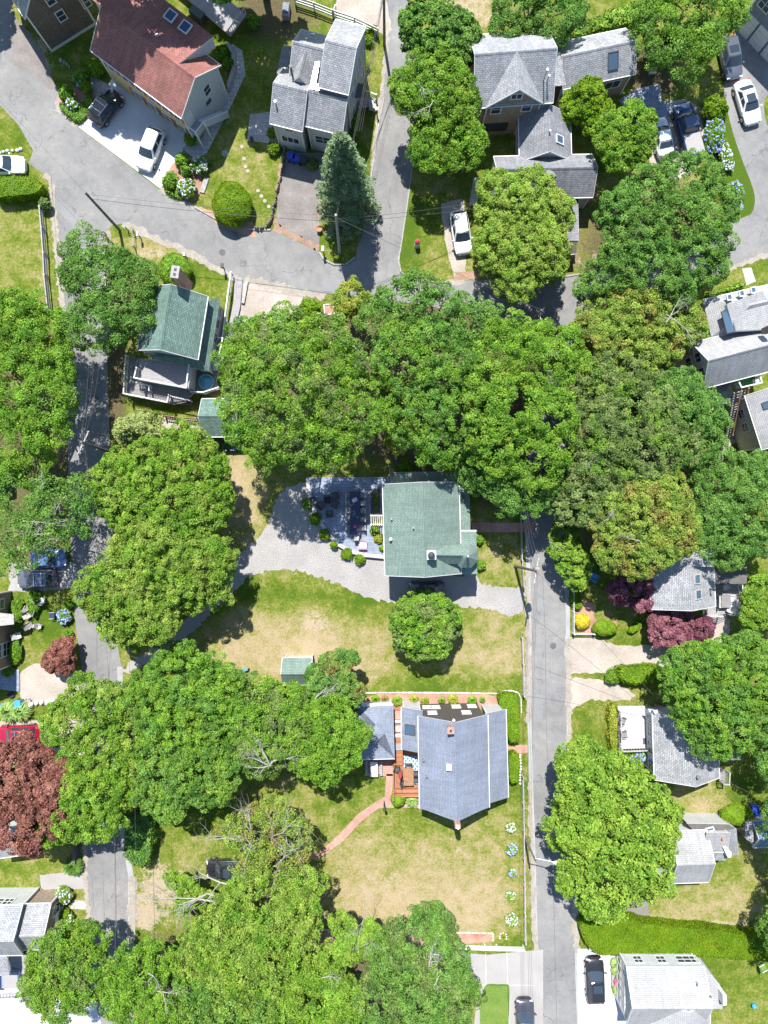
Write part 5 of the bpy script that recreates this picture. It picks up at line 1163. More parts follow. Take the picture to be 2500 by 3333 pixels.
tree('maple_tree', 'small golden-yellow tree at the kerb of the junction', [(760,640,32),(740,665,20)], 6.5, 'leaf_yellow', G, pr=.4, mixleaf='leaf_gold', mixp=.5)
tree('oak_tree', 'wide olive brown oak in the grove right of centre', [(1305,845,72),(1290,930,72),(1360,895,80),(1400,970,78),(1455,965,55),(1325,1000,70),(1370,820,45),(1420,900,50),(1330,940,60)], 11, 'leaf_olive', G, pr=.42, gaps=.8, ls=.14, n_per=84, mixleaf='leaf_green', mixp=.2, bare=[('C2',480,1390,9,520,1320,9.6,.05),('C2',700,1200,9,660,1190,9.6,.06)])
tree('oak_tree', 'thin olive oak beside the shaded road below the brown oak', [(1255,1040,58),(1285,1090,48),(1310,1060,45),(1230,1090,35),(1290,1020,45)], 9.5, 'leaf_olive', G, pr=.42, gaps=.72, ls=.2)
tree('maple_tree', 'fresh green dense maple beside the outside stair of the cream house', [(1480,895,80),(1505,950,62),(1445,855,48),(1530,900,50),(1475,840,45)], 9, 'leaf_fresh', G, pr=.45, ls=.14, n_per=84)
tree('maple_tree', 'yellow-green maple with rusty tips beside the cream house', [(1310,690,64),(1380,685,66),(1340,740,56),(1420,740,58),(1470,705,50),(1290,720,40),(1360,650,40),(1390,770,40)], 9, 'leaf_yellow', G, pr=.41, mixleaf='leaf_rust', mixp=.14, bare=[('C2',1000,430,8.5,1110,300,9,.06),('C2',1000,380,8.5,1170,540,8.4,.05)])
tree('lime_tree', 'bright green little tree against the cream house wall', [(1515,708,26),(1500,730,18)], 6, 'leaf_lime', G, pr=.35)
tree('oak_tree', 'spreading grey-green oak over the bend between the driveway and the road', [(1400,430,72),(1485,400,75),(1380,515,70),(1470,480,78),(1545,445,50),(1410,575,82),(1500,560,66),(1310,600,50),(1540,520,40),(1275,620,28),(1350,560,50),(1460,620,40),(1340,450,40)], 10, 'leaf_mid', G, pr=.42, gaps=.8, ls=.14, n_per=84, bare=[('C1',800,1560,8,820,1480,9,.05)])
tree('oak_tree', 'light green tree leaning over the silver blue sedan', [(1325,290,42),(1368,272,42),(1378,310,36),(1345,335,36),(1395,258,20),(1370,240,18)], 7.5, 'leaf_green', G, pr=.42, ls=.16, mixleaf='leaf_lime', mixp=.25)
tree('maple_tree', 'round green tree standing in front of the tan house wing', [(1265,215,40),(1290,250,38),(1240,230,28),(1275,200,30)], 5, 'leaf_hedge', G, pr=.38, ls=.18)
tree('maple_tree', 'large green maple over the top right parking court', [(1480,30,86),(1510,78,48),(1425,40,56),(1490,130,38),(1575,25,38),(1440,95,40),(1535,20,60)], 8.5, 'leaf_green', G, pr=.5, mixleaf='leaf_mid', mixp=.4)
tree('maple_tree', 'dark green tree at the top edge above the tan house', [(1130,15,60),(1195,30,55),(1100,50,36),(1230,20,40)], 8, 'leaf_mid', G, pr=.45)
tree('oak_tree', 'grey-green tree at the top of the lane, first of the lane side row', [(925,60,58),(965,95,52),(1005,90,42),(900,45,34),(985,60,36)], 8, 'leaf_mid', G, pr=.42, ls=.2)
tree('maple_tree', 'leafy green tree in the middle of the lane side row', [(930,190,72),(970,230,60),(900,190,50),(950,150,50),(990,190,40),(890,215,28)], 8.5, 'leaf_green', G, pr=.45, mixleaf='leaf_lime', mixp=.25, bare=[('B1',1030,545,8,1110,580,8.6,.05),('B1',1150,650,8,1070,750,8.2,.05)])
tree('maple_tree', 'green tree at the lower end of the lane side row beside the tan house', [(950,290,66),(1000,315,46),(925,320,40),(975,260,50),(1020,290,26),(940,345,24)], 7.5, 'leaf_green', G, pr=.45)
tree('maple_tree', 'golden green maple over the parked white car', [(1120,465,92),(1074,536,52),(1165,540,66),(1120,600,52),(1190,465,46),(1080,415,46),(1150,410,46),(1125,535,70)], 8.5, 'leaf_yellow', G, pr=.41, mixleaf='leaf_lime', mixp=.45, tint=.6)
conifer('spruce_tree', 'tall blue-green spruce on the verge below the grey gabled house', 'D', 753, 455, 14.5, 3.25, 'leaf_spruce', base=.8)
tree('maple_tree', 'dense fresh green tree at the right edge above the shaded deck', [(1580,1060,82),(1625,1100,78),(1560,1140,76),(1645,1030,50),(1540,1040,40),(1600,1178,34),(1650,1160,40)], 8.5, 'leaf_fresh', G, pr=.45, ls=.14, n_per=84)
tree('maple_tree', 'orange tinged yellow-green maple right of the road', [(1380,1125,96),(1330,1110,62),(1440,1130,74),(1392,1188,60),(1430,1080,58),(1345,1175,54),(1380,1060,45),(1450,1175,38)], 10.5, 'leaf_yellow', G, pr=.41, mixleaf='leaf_rust', mixp=.2, bare=[('C3',830,190,10,760,120,10.3,.04),('C3',600,60,9.5,680,10,10,.05)])
tree('apple_tree', 'thin straggly tree above the white picket fence', [(1225,1180,36),(1240,1220,34),(1215,1150,26),(1250,1250,20)], 5, 'leaf_lime', G, pr=.36, gaps=.6, ls=.19, bare=[('C3',330,250,4.5,270,220,5,.04)])
tree('purple_plum_tree', 'purple-leaved tree in deep shade against the grey deck house', [(1368,1275,34),(1404,1268,32),(1342,1280,24),(1392,1295,20)], 4, 'leaf_purple', G, pr=.36, ls=.18)
tree('purple_plum_tree', 'sunlit plum-red tree beside the sandy driveway', [(1448,1347,36),(1437,1372,27),(1476,1338,22),(1422,1345,20),(1462,1378,18)], 3.6, 'leaf_purple', G, pr=.32, ls=.17, tint=.62)
tree('purple_plum_tree', 'sparse dull purple tree below the deck steps', [(1512,1362,28),(1495,1385,20),(1525,1350,16)], 3, 'leaf_purple', G, pr=.3, ls=.15, gaps=.6, tint=.35)
tree('oak_tree', 'large grey-green oak at the right edge above the low house with the white deck', [(1540,1500,98),(1600,1465,86),(1495,1445,52),(1570,1560,78),(1635,1545,60),(1620,1415,46),(1660,1480,60),(1540,1430,40)], 10.5, 'leaf_mid', G, pr=.41, mixleaf='leaf_green', mixp=.45)
tree('maple_tree', 'bright green small tree at the right edge beside the deck', [(1648,1290,38),(1640,1330,32),(1662,1320,40)], 6, 'leaf_lime', G, pr=.42, mixleaf='leaf_green', mixp=.4)
tree('lime_tree', 'huge lime green tree with drooping clumps beside the right road', [(1318,1800,116),(1375,1760,86),(1270,1720,60),(1300,1895,82),(1375,1870,78),(1405,1815,62),(1245,1650,42),(1315,1950,40),(1258,1800,42),(1330,1700,68),(1265,1640,40),(1430,1760,36)], 10, 'leaf_lime', G, pr=.5, ls=.22, n_per=56)
tree('maple_tree', 'compact round tree on the dry lawn below the central house', [(917,1350,70),(893,1340,46),(945,1345,50),(910,1382,46),(938,1378,42),(917,1320,40)], 5.5, 'leaf_green', G, pr=.36, ls=.19, mixleaf='leaf_olive', mixp=.3, n_per=58)
tree('maple_tree', 'rounded green maple left of the little garden shed', [(390,1470,78),(345,1520,76),(450,1525,74),(385,1570,78),(485,1490,50),(300,1510,40),(510,1540,36),(430,1600,50)], 10, 'leaf_green', G, pr=.41, mixleaf='leaf_mid', mixp=.4)
tree('maple_tree', 'yellow-green maple leaning over the left lane beside the red car', [(165,1555,62),(220,1530,56),(205,1630,66),(130,1570,40),(285,1590,62),(270,1510,36),(180,1480,24),(250,1640,50)], 9.5, 'leaf_yellow', G, pr=.41, mixleaf='leaf_green', mixp=.55, bare=[('A3',440,1340,8.5,520,1400,9,.05)])
tree('maple_tree', 'bright green maple beside the dark red tree at the left lane', [(205,1715,68),(250,1680,64),(150,1765,56),(110,1790,34),(220,1770,44),(185,1690,50)], 9.5, 'leaf_green', G, pr=.41, mixleaf='leaf_lime', mixp=.35)
tree('oak_tree', 'mid green oak in the middle of the lower left grove', [(345,1690,70),(420,1660,66),(400,1615,58),(455,1690,55),(320,1640,50),(360,1740,36),(480,1640,45)], 9.5, 'leaf_mid', G, pr=.41, mixleaf='leaf_lime', mixp=.3)
tree('oak_tree', 'green oak carrying bleached dead branches above the lower lawn', [(590,1560,68),(565,1615,62),(640,1560,48),(560,1500,40),(620,1530,50),(540,1570,45)], 9, 'leaf_green', G, pr=.46, mixleaf='leaf_olive', mixp=.35,
     bare=[('B3',90,1640,8,70,1480,8.7,.09),('B3',90,1640,8,190,1500,8.7,.08),('B3',80,1640,8,-30,1560,8.6,.08),('B3',100,1640,8,-20,1640,8.4,.07),('B3',100,1620,8,240,1590,8.4,.07)])
tree('maple_tree', 'green maple beside the detached blue-grey garage', [(680,1590,72),(725,1600,56),(700,1640,52),(655,1620,50),(765,1590,28),(710,1550,45),(745,1625,30)], 9, 'leaf_green', G, pr=.46)
tree('juniper_tree', 'dark crooked evergreen with broken white limbs beside the garden shed', [(710,1450,36),(735,1430,24),(740,1480,30),(700,1490,34),(690,1465,24),(765,1500,22),(755,1425,14)], 7, 'leaf_fresh', G, pr=.36, ls=.18, mixleaf='leaf_rust', mixp=.13, gaps=.8, bare=[('B3',400,1250,6,395,1310,6.8,.11),('B3',380,1230,6.5,450,1180,7,.09),('B3',430,1200,6.5,520,1110,7,.07)])
tree('copper_beech_tree', 'large dark red copper beech at the left edge', [(45,1695,84),(90,1740,72),(30,1780,60),(120,1695,40),(90,1660,34),(60,1810,36),(28,1662,40),(125,1665,18)], 9.5, 'leaf_red', G, pr=.46, ls=.2)
tree('japanese_maple_tree', 'small dark red maple at the edge of the sandy pull-in', [(128,1420,27),(112,1430,18),(140,1400,18),(138,1440,14)], 3.2, 'leaf_red', G, pr=.3, ls=.17)
tree('oak_tree', 'half dead oak with many bleached branches on the lower lawn', [(555,1800,60),(605,1850,56),(535,1874,32),(625,1800,40),(590,1760,34),(490,1800,26),(570,1880,40)], 9, 'leaf_yellow', G, pr=.4, gaps=.72, n_per=44, mixleaf='leaf_rust', mixp=.22,
     bare=[('B4',70,600,6,90,480,8.8,.13),('B4',70,600,6,180,500,8.8,.11),('B4',60,620,6,-60,520,8.6,.10),('B4',80,650,6,200,590,8,.10),('B4',40,680,6,150,720,7.6,.10),('B4',60,640,6,-80,690,7.6,.10),('A4',1640,480,7,1590,330,9,.08),('A4',1640,480,7,1420,420,8.6,.07),('B4',70,600,6,100,380,8.8,.08)])
tree('oak_tree', 'big yellow-green oak with a fallen looking pale limb at its left side', [(560,1945,82),(500,2000,70),(605,2015,80),(450,2050,62),(545,2080,78),(655,1925,42),(500,2090,60),(640,1980,50),(590,2060,60)], 10, 'leaf_yellow', G, pr=.46, mixleaf='leaf_green', mixp=.35,
     bare=[('A4',1500,760,7.5,1300,830,7,.10),('A4',1420,840,7,1150,830,6.4,.10),('A4',1420,840,7,1200,940,6,.10),('A4',1400,870,7,1060,970,5.6,.09)])
tree('oak_tree', 'sparse branch-end tree in the dirt patch by the left lane', [(410,1925,24),(385,1905,16),(372,1900,14),(430,1940,20),(395,1960,14)], 5, 'leaf_lime', G, pr=.34, ls=.16, gaps=.7)
tree('maple_tree', 'mid green maple at the bottom beside the left lane', [(300,2110,64),(365,2150,70),(262,2150,44),(330,2195,60),(345,2080,40),(290,2180,50)], 9, 'leaf_green', G, pr=.46, bare=[('A4',940,1470,8,1060,1380,8.6,.09),('A4',960,1330,8.4,1060,1375,8.6,.07)])
tree('oak_tree', 'dark leafy tree at the bottom edge under the yellow-green oak', [(430,2160,70),(500,2180,70),(560,2160,60),(470,2120,50),(390,2200,40),(580,2200,50)], 9, 'leaf_mid', G, pr=.46, mixleaf='leaf_yellow', mixp=.3)
tree('maple_tree', 'green tree over the lower end of the left lane beside the grey house', [(150,2070,66),(112,2110,56),(195,2090,46),(130,2155,54),(200,2035,32),(80,2140,30),(180,2130,45),(90,2060,26)], 8.5, 'leaf_green', G, pr=.46, mixleaf='leaf_olive', mixp=.25)
tree('maple_tree', 'bright green tree at the bottom with a bare white trunk showing', [(715,2070,30),(760,2050,32),(700,2110,45),(790,2040,26),(740,2000,22),(800,2010,16)], 8, 'leaf_lime', G, pr=.42, gaps=.8, bare=[('B4',690,1180,6,700,1020,8,.08),('B4',710,1120,6.4,740,1070,8,.06)])
tree('maple_tree', 'leafy green tree at the bottom edge over the hidden white shed', [(620,2120,56),(680,2160,66),(620,2190,60),(730,2160,56),(665,2100,36),(720,2200,60)], 8.5, 'leaf_lime', G, pr=.46, mixleaf='leaf_green', mixp=.5, bare=[('B4',430,1360,7.6,500,1340,8.2,.06)])
tree('oak_tree', 'round topped dark oak at the bottom right of the lower lawn', [(900,2040,72),(935,2000,40),(960,2085,56),(865,2105,72),(900,2170,72),(985,2150,52),(825,2160,62),(960,2190,50),(840,2060,36)], 9.5, 'leaf_mid', G, pr=.46, mixleaf='leaf_olive', mixp=.3, bare=[('B4',1120,1300,8.4,1100,1210,9,.10),('B4',1120,1220,8.6,1180,1170,9,.07),('B4',1150,1420,8.4,1180,1350,8.8,.07)])
tree('maple_tree', 'tree at the right edge shading the lawn behind the small cottage', [(1735,1790,78),(1760,1850,60),(1700,1745,40)], 9, 'leaf_mid', G, pr=.5)
tree('maple_tree', 'tree at the right edge beyond the lawn of the low house', [(1680,1650,36),(1700,1610,60)], 8, 'leaf_mid', G, pr=.5)
tree('maple_tree', 'round tree at the far right edge below the shaded lawn', [(1725,2010,70),(1740,1950,50)], 8, 'leaf_mid', G, pr=.5)
# tall trees standing just past the top edge, whose shade falls on the red roof and the yard
def far_tree(label, balls, ht):
    g = np.random.default_rng(int(ht*10+balls[0][0])); x, y = balls[0][:2]; root = thing('maple_tree', label, 'tree', (x, y, 0)); root['_w'] = 1
    pf = puffs_of(balls, g, .8, 1.4, .88, -.7); V, T = leaves_on(pf, g, .8, .45, 80); V = V-np.array([x, y, 0]); o = bpy.data.objects.new('crown', leaf_mesh('crown', V, T, M['leaf_mid'])); COL.objects.link(o); o.parent = root
    mb = MB(); limb(mb, (x, y, 0), (x, y, ht*.6), .4, .2, g, 5, .05, n=8)
    for q in pf[g.choice(len(pf), 10)]: limb(mb, (x, y, ht*.45), q[:3], .16, .03, g, 4, .3)
    mb.build('trunk', M['bark'], root)
far_tree('tall maple past the top edge shading the red roof', [(-27,54,16,5.6,4.2),(-31.5,56,16,4.2,4),(-22,54,16,5.4,4),(-17.5,54.5,15.5,5,3.6),(-24.5,51.3,16,3.0,2.4),(-20,51.8,16,3.2,2.5)], 20.5)
far_tree('tall thin maple past the top edge shading the yard beside the timber deck', [(-12,52.5,13,4.5,3.5),(-16.5,50.5,12.5,3.4,3),(-8.5,51,12,3.2,2.6),(-13,47,12,2.6,2.0)], 16)
far_tree('broad maple past the left edge shading the top of the lane', [(-46,52,10,4.5,4),(-46,46,9,3.6,3.4),(-43.5,57,11,4,3.5)], 13)

# --- hedges and clipped shrubs
hedge('hedge', 'long rounded bright green hedge at the left edge by the white car', 'A1', [-60,1150,60,1135,180,1140,250,1165,275,1205,255,1245,160,1262,40,1275,-60,1285], 1.5, 'leaf_hedge')
hedge('privet_hedge', 'very long broad clipped hedge above the white house at the bottom right', 'C4', [440,1010,520,1000,580,990,660,985,820,985,840,1010,950,1020,1100,1040,1300,1050,1500,1085,1760,1105,1760,1270,1500,1245,1230,1225,900,1220,650,1222,545,1212,490,1160,455,1090], 1.6, 'leaf_privet', ls=.10, dens=330, shag=.03)
hedge('hedge', 'upper clipped hedge strip right of the blue-grey house', 'B3', [1576,1190,1610,1178,1680,1185,1706,1215,1708,1480,1690,1500,1640,1496,1624,1400,1604,1300,1580,1260], 1.3, 'leaf_hedge')
hedge('hedge', 'lower clipped hedge strip right of the blue-grey house', 'B3', [1634,1568,1700,1562,1706,1620,1706,1720,1690,1762,1642,1762], 1.3, 'leaf_hedge')
hedge('hedge', 'leafy bright green hedge between the sandy drive and the gravel pull-out', 'C3', [690,1015,820,1003,1000,1010,1010,1060,980,1105,860,1112,740,1105,695,1080], 1.4, 'leaf_hedge', ls=.16, shag=.08, dens=240)
hedge('hedge', 'shaded column shaped hedge beside the left lane', 'A4', [815,300,960,290,985,420,978,560,940,640,880,640,820,600,805,480], 2.0, 'leaf_fresh', ls=.16, shag=.12, dens=200)
hedge('hedge', 'bright leafy hedge at the top behind the tan house wing', 'C1', [375,215,450,150,560,100,700,60,800,20,860,60,830,130,690,170,560,190,440,240], 1.8, 'leaf_lime', ls=.22, shag=.14, dens=170)
hedge('hedge', 'clipped hedge above the big dead branched tree by the garden shed', 'B3', [-60,1145,120,1135,280,1145,296,1180,240,1215,60,1230,-80,1230], 1.6, 'leaf_hedge', ls=.14)
hedge('hedge', 'yellow-green border hedge along the left side of the white deck', 'C3', [632,1250,676,1245,684,1400,688,1550,650,1560,630,1460], .8, 'leaf_gold', ls=.16, shag=.1, dens=160)
hedge('hedge', 'low yellow-green border hedge behind the cream house', 'C2', [1270,238,1400,205,1510,170,1520,185,1400,225,1280,255], .7, 'leaf_lime', ls=.16, shag=.07, dens=200)
S = shrub
S('clipped_shrub', 'big bright green clipped dome beside the spruce driveway', 'D', 501, 441, 45, 2.6, 'leaf_privet', clipped=True, ls=.13, ry=50)
S('clipped_shrub', 'pale green clipped dome beside the brick chimney', 'A2', 1132, 88, 108, 2.2, 'leaf_green', clipped=True, ls=.14)
S('shrub', 'bright green round bush at the corner of the sandy lot', 'B2', 348, 350, 70, 1.9, 'leaf_hedge', ls=.16)
S('clipped_shrub', 'golden yellow dome on the mulch by the picket fence', 'C3', 456, 710, 54, 1.1, 'leaf_golden_shrub', clipped=True)
S('clipped_shrub', 'wide oval green clipped shrub at the sandy driveway', 'C3', 603, 752, 84, 1.5, 'leaf_hedge', clipped=True, ry=56)
S('clipped_shrub', 'short slanting clipped hedge plant on the small lawn', 'C3', 795, 752, 52, .9, 'leaf_hedge', clipped=True, ry=24, rz=.6)
S('clipped_shrub', 'clipped green shrub at the end of the reddish deck', 'B4', 920, 205, 50, 1.2, 'leaf_hedge', clipped=True)
S('clipped_shrub', 'large clipped green shrub above the blue-grey shed', 'C4', 1460, 305, 112, 2.0, 'leaf_hedge', clipped=True, ry=72)
S('clipped_shrub', 'clipped square green shrub beside the tan house', 'C1', 580, 1028, 66, 1.7, 'leaf_privet', clipped=True, ry=76)
S('shrub', 'green bush left of the leafy hedge by the gravel pull-out', 'C3', 650, 1065, 52, 1.3, 'leaf_green')
for i, (x, y, r, lab) in enumerate(((505,215,27,'small round box shrub nearest the shaded gravel along the patio curve'),(590,272,42,'round box shrub at the middle of the patio curve'),(672,308,38,'round box shrub at the lower end of the patio curve'),(447,148,40,'shaded box shrub on the left of the patio curve'),(385,45,45,'darkest box shrub at the upper left of the patio curve'))):
    S('box_shrub', lab, 'B3', x, y, r, .9, 'leaf_hedge', group='box shrubs round the patio', ls=.1)
S('shrub', 'dark shrub in the shade at the top left corner of the stone patio', 'B2', 335, 1605, 40, .9, 'leaf_green')
for x, y, r, m, lab in ((770,120,34,'leaf_lime','yellowish shrub under the pergola end'),(795,175,34,'leaf_gold','golden shrub against the sage roofed house'),(815,235,20,'leaf_hedge','small green shrub at the patio corner of the central house'),(1455,345,36,'leaf_green','green shrub at the turret corner'),(1448,180,30,'leaf_green','shaded green shrub beside the turret porch')):
    S('shrub', lab, 'B3', x, y, r, .9, m, ls=.13)
for x, y, r, lab in ((970,1360,50,'leafy shrub in the shaded bed above the sage roof'),(1250,1350,60,'broad leafy shrub above the right end of the sage roof'),(1410,1530,45,'pale leafy shrub right of the sage porch roof'),(1400,1440,36,'small leafy shrub at the porch corner in the shade')):
    S('shrub', lab, 'B2', x, y, r, 1.0, 'leaf_hedge', ls=.18, dens=260)
for x, y, r, m, lab in ((430,605,52,'leaf_green','dark green bush at the left of the round planting bed'),(563,572,36,'leaf_hedge','bright green bush in the round planting bed by the steps'),(620,440,60,'leaf_hedge','tall slim shrub at the corner of the yellow house'),(525,500,50,'leaf_green','shaded shrub between the two houses at the top left'),(1180,1045,50,'leaf_green','dark conical shrub at the upper end of the lower planting bed'),(1205,1110,36,'leaf_green','dark green low bush beside the blue hydrangea'),(1098,1182,46,'leaf_green','dark green bush at the kerb end of the white driveway'),(1235,900,44,'leaf_green','climbing shrub at the corner below the white steps'),(290,1325,42,'leaf_olive','straggly shrub at the head of the rail fence')):
    S('shrub', lab, 'A1', x, y, r, 1.3, m, ls=.15, dens=300)
hedge('ground_cover', 'low green ground cover rim of the round planting bed', 'A1', [380,650,420,690,480,720,560,690,600,640,560,600,620,650,560,760,500,800,440,750,385,700], .35, 'leaf_green', ls=.14, shag=.08, dens=200, cat='ground cover', rnd=.05)
hedge('ground_cover', 'low green ground cover on the lower planting bed', 'A1', [1060,1120,1130,1100,1170,1200,1230,1290,1150,1290,1050,1230], .35, 'leaf_green', ls=.14, shag=.08, dens=200, cat='ground cover', rnd=.05)
GH = 'hydrangeas in flower'
S('hydrangea', 'white and blue hydrangea at the upper end of the lower planting bed', 'A1', 1290, 1075, 56, 1.2, 'leaf_green', 'hydrangea', GH, flowers='petal_white', fl_n=34)
S('hydrangea', 'large white and blue hydrangea at the corner by the road bend', 'A1', 1212, 1222, 64, 1.3, 'leaf_hedge', 'hydrangea', GH, flowers='petal_white', fl_n=38)
S('hydrangea', 'pinkish white hydrangea in the round planting bed', 'A1', 470, 675, 42, 1.0, 'leaf_green', 'hydrangea', GH, flowers='petal_white', fl_n=18)
S('hydrangea', 'blue hydrangea in the shade between the two top left houses', 'A1', 520, 525, 46, 1.2, 'leaf_green', 'hydrangea', GH, flowers='petal_blue', fl_n=14)
S('hydrangea', 'tall blue hydrangea bank beside the dark pickup', 'C1', 1310, 870, 66, 1.4, 'leaf_green', 'hydrangea', GH, flowers='petal_blue', fl_n=70, ry=125)
S('hydrangea', 'blue hydrangea bank at the lower end of the driveway lawn', 'C1', 1450, 1280, 50, 1.3, 'leaf_green', 'hydrangea', GH, flowers='petal_blue', fl_n=50, ry=110)
S('flower_bed', 'cream flowering bed between the two blue hydrangea banks', 'C1', 1385, 1010, 40, .8, 'leaf_lime', 'flower bed', None, flowers='petal_white', fl_n=70, ry=110, rz=.3)
for x, y, r, n, fm, lab in ((1650,385,32,18,'petal_white','white hydrangea nearest the blue-grey house along the rail fence'),(1655,530,38,20,'petal_blue','lilac hydrangea along the rail fence, second below the house'),(1660,675,26,12,'petal_blue','small blue hydrangea at the middle of the rail fence'),(1648,825,30,10,'petal_white','yellow-green hydrangea along the lower rail fence'),(1655,980,42,18,'petal_white','white hydrangea at the lower end of the rail fence')):
    S('hydrangea', lab, 'B4', x, y, r, .9, 'leaf_lime', 'hydrangea', GH, flowers=fm, fl_n=int(n*1.6), fr=.085)
S('hydrangea', 'white hydrangea at the corner of the grey roofed house', 'A4', 410, 825, 60, 1.3, 'leaf_lime', 'hydrangea', GH, flowers='petal_white', fl_n=30)
S('hydrangea', 'smaller white hydrangea against the grey gable wall', 'A4', 448, 970, 36, 1.0, 'leaf_lime', 'hydrangea', GH, flowers='petal_white', fl_n=14)
S('hydrangea', 'blue hydrangea under the corner of the white deck', 'C3', 815, 1585, 56, 1.0, 'leaf_green', 'hydrangea', GH, flowers='petal_blue', fl_n=30, ry=42)
S('shrub', 'grey-leaved shrub below the white deck rail', 'C3', 715, 1565, 36, .8, 'leaf_spruce', ls=.1)
S('hydrangea', 'blue hydrangea behind the small garage in the shade', 'A2', 1470, 1225, 90, 1.0, 'leaf_mid', 'hydrangea', GH, flowers='petal_blue', fl_n=30, ry=40)
S('hydrangea', 'blue hydrangea beside the garden chairs on the left', 'A3', 415, 680, 50, 1.0, 'leaf_mid', 'hydrangea', GH, flowers='petal_blue', fl_n=34)
S('flowering_shrub', 'pink flowering shrub, upper one left of the white house', 'C4', 712, 1322, 22, .8, 'leaf_green', 'shrub', None, flowers='petal_pink', fl_n=26, fr=.12, ry=30)
S('flowering_shrub', 'pink flowering shrub, lower one left of the white house', 'C4', 687, 1382, 20, .7, 'leaf_green', 'shrub', None, flowers='petal_pink', fl_n=22, fr=.12, ry=28)
for x, y, r, m, lab in ((215,880,60,'leaf_green','rusty green climber on the roof edge of the grey house'),(420,950,40,'leaf_hedge','bright hedge plant at the grey gable wall')):
    S('shrub', lab, 'A4', x, y, r, 1.2, m)
tuft('ornamental_grass', 'bright clump of ornamental grass at the lane edge', 'A4', 478, 635, 66, 1.0, 'leaf_fresh', n=900)
for x, y, r, lab in ((60,1295,70,'pale ornamental grass above the red car, left clump'),(140,1290,70,'pale ornamental grass above the red car, right clump')):
    tuft('ornamental_grass', lab, 'A3', x, y, r, 1.1, 'leaf_grass', n=700)
for x, y, r, lab in ((670,1260,36,'grey-green grass at the top of the bed by the white house'),(672,1310,32,'grey-green grass beside the pink flowers'),(690,1440,40,'grey-green grass at the lower end of the bed by the white house')):
    tuft('ornamental_grass', lab, 'C4', x, y, r, .7, 'leaf_grass', n=500)
tuft('ornamental_grass', 'pale grass between the clipped shrub and the blue-grey house', 'B4', 1010, 212, 44, .6, 'leaf_grass', n=500)
for x, y, r, m, lab in ((775,1212,30,'leaf_hedge','green lily clump at the left end of the mulch bed'),(835,1210,24,'leaf_rust','brownish plant in the mulch bed'),(915,1222,34,'leaf_lime','bright hosta above the garage'),(1025,1213,30,'leaf_gold','yellow-green hosta left of the lily pair in the mulch bed'),(1095,1222,28,'leaf_gold','golden plant above the first roof window'),(1203,1218,24,'leaf_lime','small bright hosta in the middle of the mulch bed'),(1275,1215,36,'leaf_gold','largest golden hosta in the mulch bed'),(1400,1220,32,'leaf_green','dark green plant near the right end of the mulch bed'),(1467,1215,20,'leaf_lime','small rightmost plant of the mulch bed')):
    tuft('hosta_plant', lab, 'B3', x, y, r, .5, m, group='plants in the mulch bed', n=260, wide=.09)
tuft('garden_plant', 'small plant inside the white stone ring', 'B4', 1603, 1090, 16, .4, 'leaf_hedge', n=90)
for x, y, lab in ((760,200,'leafy plant at the corner of the grey gabled house'),(730,260,'yellow-green plant beside the lane verge'),(700,430,'green plant against the tall grey gable')):
    S('shrub', lab, 'B1', x, y, 34, .8, 'leaf_hedge', ls=.15)
S('shrub', 'green shrub at the foot of the grey house wall by the lane', 'B1', 640, 800, 44, 1.4, 'leaf_green', ry=80)
S('shrub', 'rounded shrub at the front corner of the grey house', 'B1', 115, 960, 44, .9, 'leaf_hedge'); S('shrub', 'low shrub beside the driveway wall of the grey house', 'B1', 105, 860, 36, .9, 'leaf_hedge')
S('shrub', 'dark shrub at the head of the shaded driveway', 'B1', 365, 1060, 44, .8, 'leaf_olive')
for x, y, lab in ((240,590,'shaded rambling shrub row by the tan wall window'),(110,640,'yellow-green shrub against the tan shingled wall'),(100,900,'flowering green shrub at the foot of the tan wall')):
    S('shrub', lab, 'A3', x-20 if x > 200 else x, y, 44, .9, 'leaf_green', ry=90, ls=.15)
for x, y, r, lab in ((450,590,36,'green verge shrub right of the garden chairs'),(440,800,36,'green verge shrub above the small red maple'),(50,1030,40,'white flowering shrub beside the bluestone terrace')):
    S('shrub', lab, 'A3', x, y, r, .8, 'leaf_green', ls=.15)
for x, y, r, lab in ((405,560,40,'rose bush along the inside of the picket fence'),(420,600,36,'lower rose bush beside the picket fence'),(860,660,46,'dark clipped bush under the purple tree'),(385,480,26,'green bush at the top of the picket fence')):
    S('shrub', lab, 'C3', x, y, r, .9, 'leaf_hedge', ls=.14)
S('shrub', 'leafy bush at the edge of the driveway beside the dark pickup', 'C1', 1310, 700, 90, 1.8, 'leaf_hedge', ls=.18, dens=240, ry=80)
for x, y, r, lab in ((1430,340,44,'green plant in the curved stone bed by the red roofed house'),(1480,410,40,'second green plant in the curved stone bed'),(1440,580,40,'dark plant at the corner of the white gable wall'),(1640,140,50,'dark bush beside the timber deck corner')):
    S('shrub', lab, 'A1', x, y, r, .9, 'leaf_green', ls=.14)
